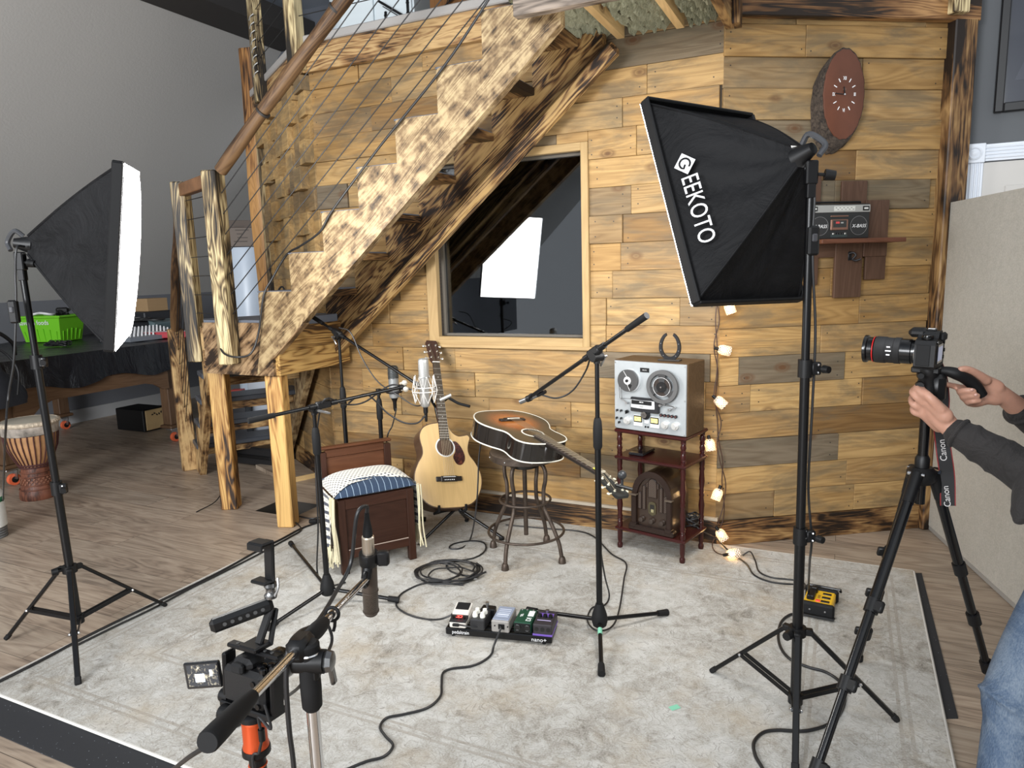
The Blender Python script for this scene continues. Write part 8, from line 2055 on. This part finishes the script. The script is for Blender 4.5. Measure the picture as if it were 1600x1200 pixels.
# flip screen out to the left
SM = Matrix.Translation((-.118, -.022, .002)) @ Matrix.Rotation(radians(20), 4, 'Z') @ Matrix.Rotation(radians(-8), 4, 'Y')
fs_ = lb('flip_screen', (0, 0, 0), (.084, .010, .060), cgl, rig, .003, None)
fs_.data.transform(SM)
def lcd():
    m, nt, b = newmat('live_view'); k = NT(nt); tc = k.node('ShaderNodeTexCoord'); n = k.noise(tc.outputs['Object'], 90, 3, .6, .6); c = k.ramp(n, [(.40, (.012, .014, .018)), (.52, (.10, .09, .07)), (.60, (.30, .27, .20)), (.70, (.55, .60, .66))], 'CONSTANT')
    k.link(c, b.inputs['Base Color']); k.link(c, b.inputs['Emission Color']); b.inputs['Emission Strength'].default_value = .8; b.inputs['Roughness'].default_value = .12; return m
mb = MB(); mb.box(V((.002, -.0058, .001)), (.070, .001, .047)); o = obj('live_view', mb, lcd(), fs_, local=True); o.data.transform(SM)
mb = MB(); mb.box(V((-.005, -.0068, -.004)), (.022, .0008, .018)); mb.box(V((.022, -.0068, .006)), (.006, .0008, .014)); o = obj('live_picture', mb, P('lcd_white', (.7, .75, .8), .3, emit=(.8, .9, 1), es=.5), fs_, local=True); o.data.transform(SM); o['kind'] = 'stuff'
# top handle
H0, H1 = V((-.055, -.052, .135)), V((.020, .050, .162))
hd2 = MB(); hd2.bar(H0, H1, .026, .030, V((0, 0, 1)), .008); hx = obj('top_handle', hd2, cg, rig, local=True)
hv = (H1 - H0).normalized(); hs_ = hv.cross(V((0, 0, 1))).normalized()
for i in range(6):
    c = H0.lerp(H1, .22 + .12 * i) - hs_ * .0131; mb = MB(); mb.cyl(c + hs_ * .0262, c + hs_ * .0272, .0042, n=10); mb.cyl(c - hs_ * .0006, c + hs_ * .0004, .0042, n=10); o = obj('handle_hole', mb, P('hole_grey2', (.06, .06, .06), .5), hx, local=True); o['kind'] = 'stuff'
mb = MB(); mb.bar(V((.018, .046, .155)), V((.004, .018, .074)), .020, .010, V((0, -1, .2)), .003); mb.bar(V((.022, .056, .150)), V((.022, .036, .074)), .014, .008, V((0, -1, .2)), .003); mb.box(V((.0, .016, .078)), (.05, .05, .012), None, .003); obj('handle_post', mb, cg, rig, local=True)
# phone clamp on the handle
pc_ = thing('phone_clamp', 'empty black phone clamp standing on the handle of the foreground camera', 'phone holder', M=RG_ @ Matrix.Translation((.018, .046, .172)))
mb = MB(); mb.lathe([(.013, 0), (.014, .006), (.010, .012), (.010, .020), (.014, .026), (.013, .034)], V((0, 0, .004)), V((0, 0, 1)), 16); obj('ball_joint', mb, P('dark_chrome', (.22, .22, .22), .25, .9), pc_, local=True)
lb('back_plate', (0, 0, .085), (.026, .010, .094), cg, pc_, .003); lb('lower_jaw', (-.010, -.012, .043), (.044, .030, .008), cg, pc_, .003); lb('upper_jaw', (-.010, -.014, .128), (.044, .034, .008), cg, pc_, .003); lb('jaw_lip', (-.010, -.030, .122), (.044, .005, .016), cg, pc_, .002)
mb = MB(); mb.tube(spline([V((.018, .004, .05)), V((.022, .0, .03)), V((.016, -.004, .012))], 5), .003, 6); obj('lever', mb, steel, pc_, local=True)
# its tripod
t0 = V((R0.x - .0, R0.y - .004, 0)); zt0 = R0.z - .062
rt = thing('travel_tripod', 'black travel tripod with a bright orange collar under the foreground camera', 'tripod', t0)
org = P('orange_anodised', (.60, .085, .022), .3, .5)
mb = MB(); mb.lathe([(.024, .0), (.029, -.004), (.029, -.014), (.020, -.018)], t0 + UP * zt0, UP, 24); obj('plate', mb, blkp, rt)
mb = MB(); mb.lathe([(.022, -.016), (.0255, -.020), (.0255, -.072), (.0275, -.076), (.0275, -.084)], t0 + UP * zt0, UP, 28); obj('orange_collar', mb, org, rt)
mb = MB(); mb.lathe([(.029, -.082), (.030, -.086), (.030, -.096), (.020, -.104), (.018, -.112), (.018, -.20), (.021, -.21), (.021, -.23)], t0 + UP * zt0, UP, 24); obj('column', mb, blkp, rt)
for z in (-.125, -.15): mb = MB(); mb.torus(t0 + UP * (zt0 + z), .0182, .0022, UP, 24, 6); obj('orange_ring', mb, org, rt)
for i in range(3):
    a = 2 * pi * i / 3 + .9; d = V((cos(a), sin(a), 0)); s = t0 + UP * (zt0 - .21) + d * .025; f = t0 + d * .27 + UP * (RT + .012 if (t0 - RF).dot(RAx) > .1 else .012)
    mb = MB(); mb.cyl(s, f, .013, .009, n=14); lg = obj('leg', mb, blk, rt)
    mb = MB(); mb.cyl(s, s + (f - s).normalized() * .05, .017, n=12); obj('leg_joint', mb, blkp, lg)
    mb = MB(); mb.torus(s + (f - s).normalized() * .055, .0145, .003, (f - s), 18, 6); obj('orange_ring', mb, org, lg)
wire('camera_cable', [RG_ @ V((.06, -.02, -.02)), RG_ @ V((.075, -.02, -.07)), at(404, 1120, 1.34), at(409, 1150, 1.34), at(405, 1175, 1.34), at(398, 1210, 1.34), V((-.50, 1.30, .1))], .0032, 'thin black cable hanging from the foreground camera beside the orange collar')
mb = MB(); cq = at(409, 1148, 1.34); mb.cyl(cq - UP * .013, cq + UP * .013, .007, n=12); tag(obj('ferrite_bead', mb, blkp), 'small black ferrite bead on the thin camera cable', 'bead')

# groups of repeats
GROUPS = {'effect_pedal': 'effect pedals on the pedalboard', 'microphone_stand': 'black microphone stands', 'light_stand': 'photo light stands', 'softbox': 'lit softboxes', 'microphone_cable': 'microphone cables', 'acoustic_guitar': 'acoustic guitars', 'lamp_lead': 'lamp leads with switches', 'rubber_mat': 'rubber mat strips under the rug', 'studio_microphone': 'studio microphones at the seat', 'cable_heap': 'leads on the covered table', 'floor_cable': 'cables on the floor', 'power_cable': 'power cables on the rug', 'instrument_cable': 'instrument cables on the rug', 'black_cable': 'black cables on the stairs', 'cardboard_box': 'cardboard boxes at the left'}
for o in list(COL.objects):
    if o.parent is None and o.get('label') and not o.get('group'):
        g = GROUPS.get(o.name.split('.')[0])
        if g: o['group'] = g
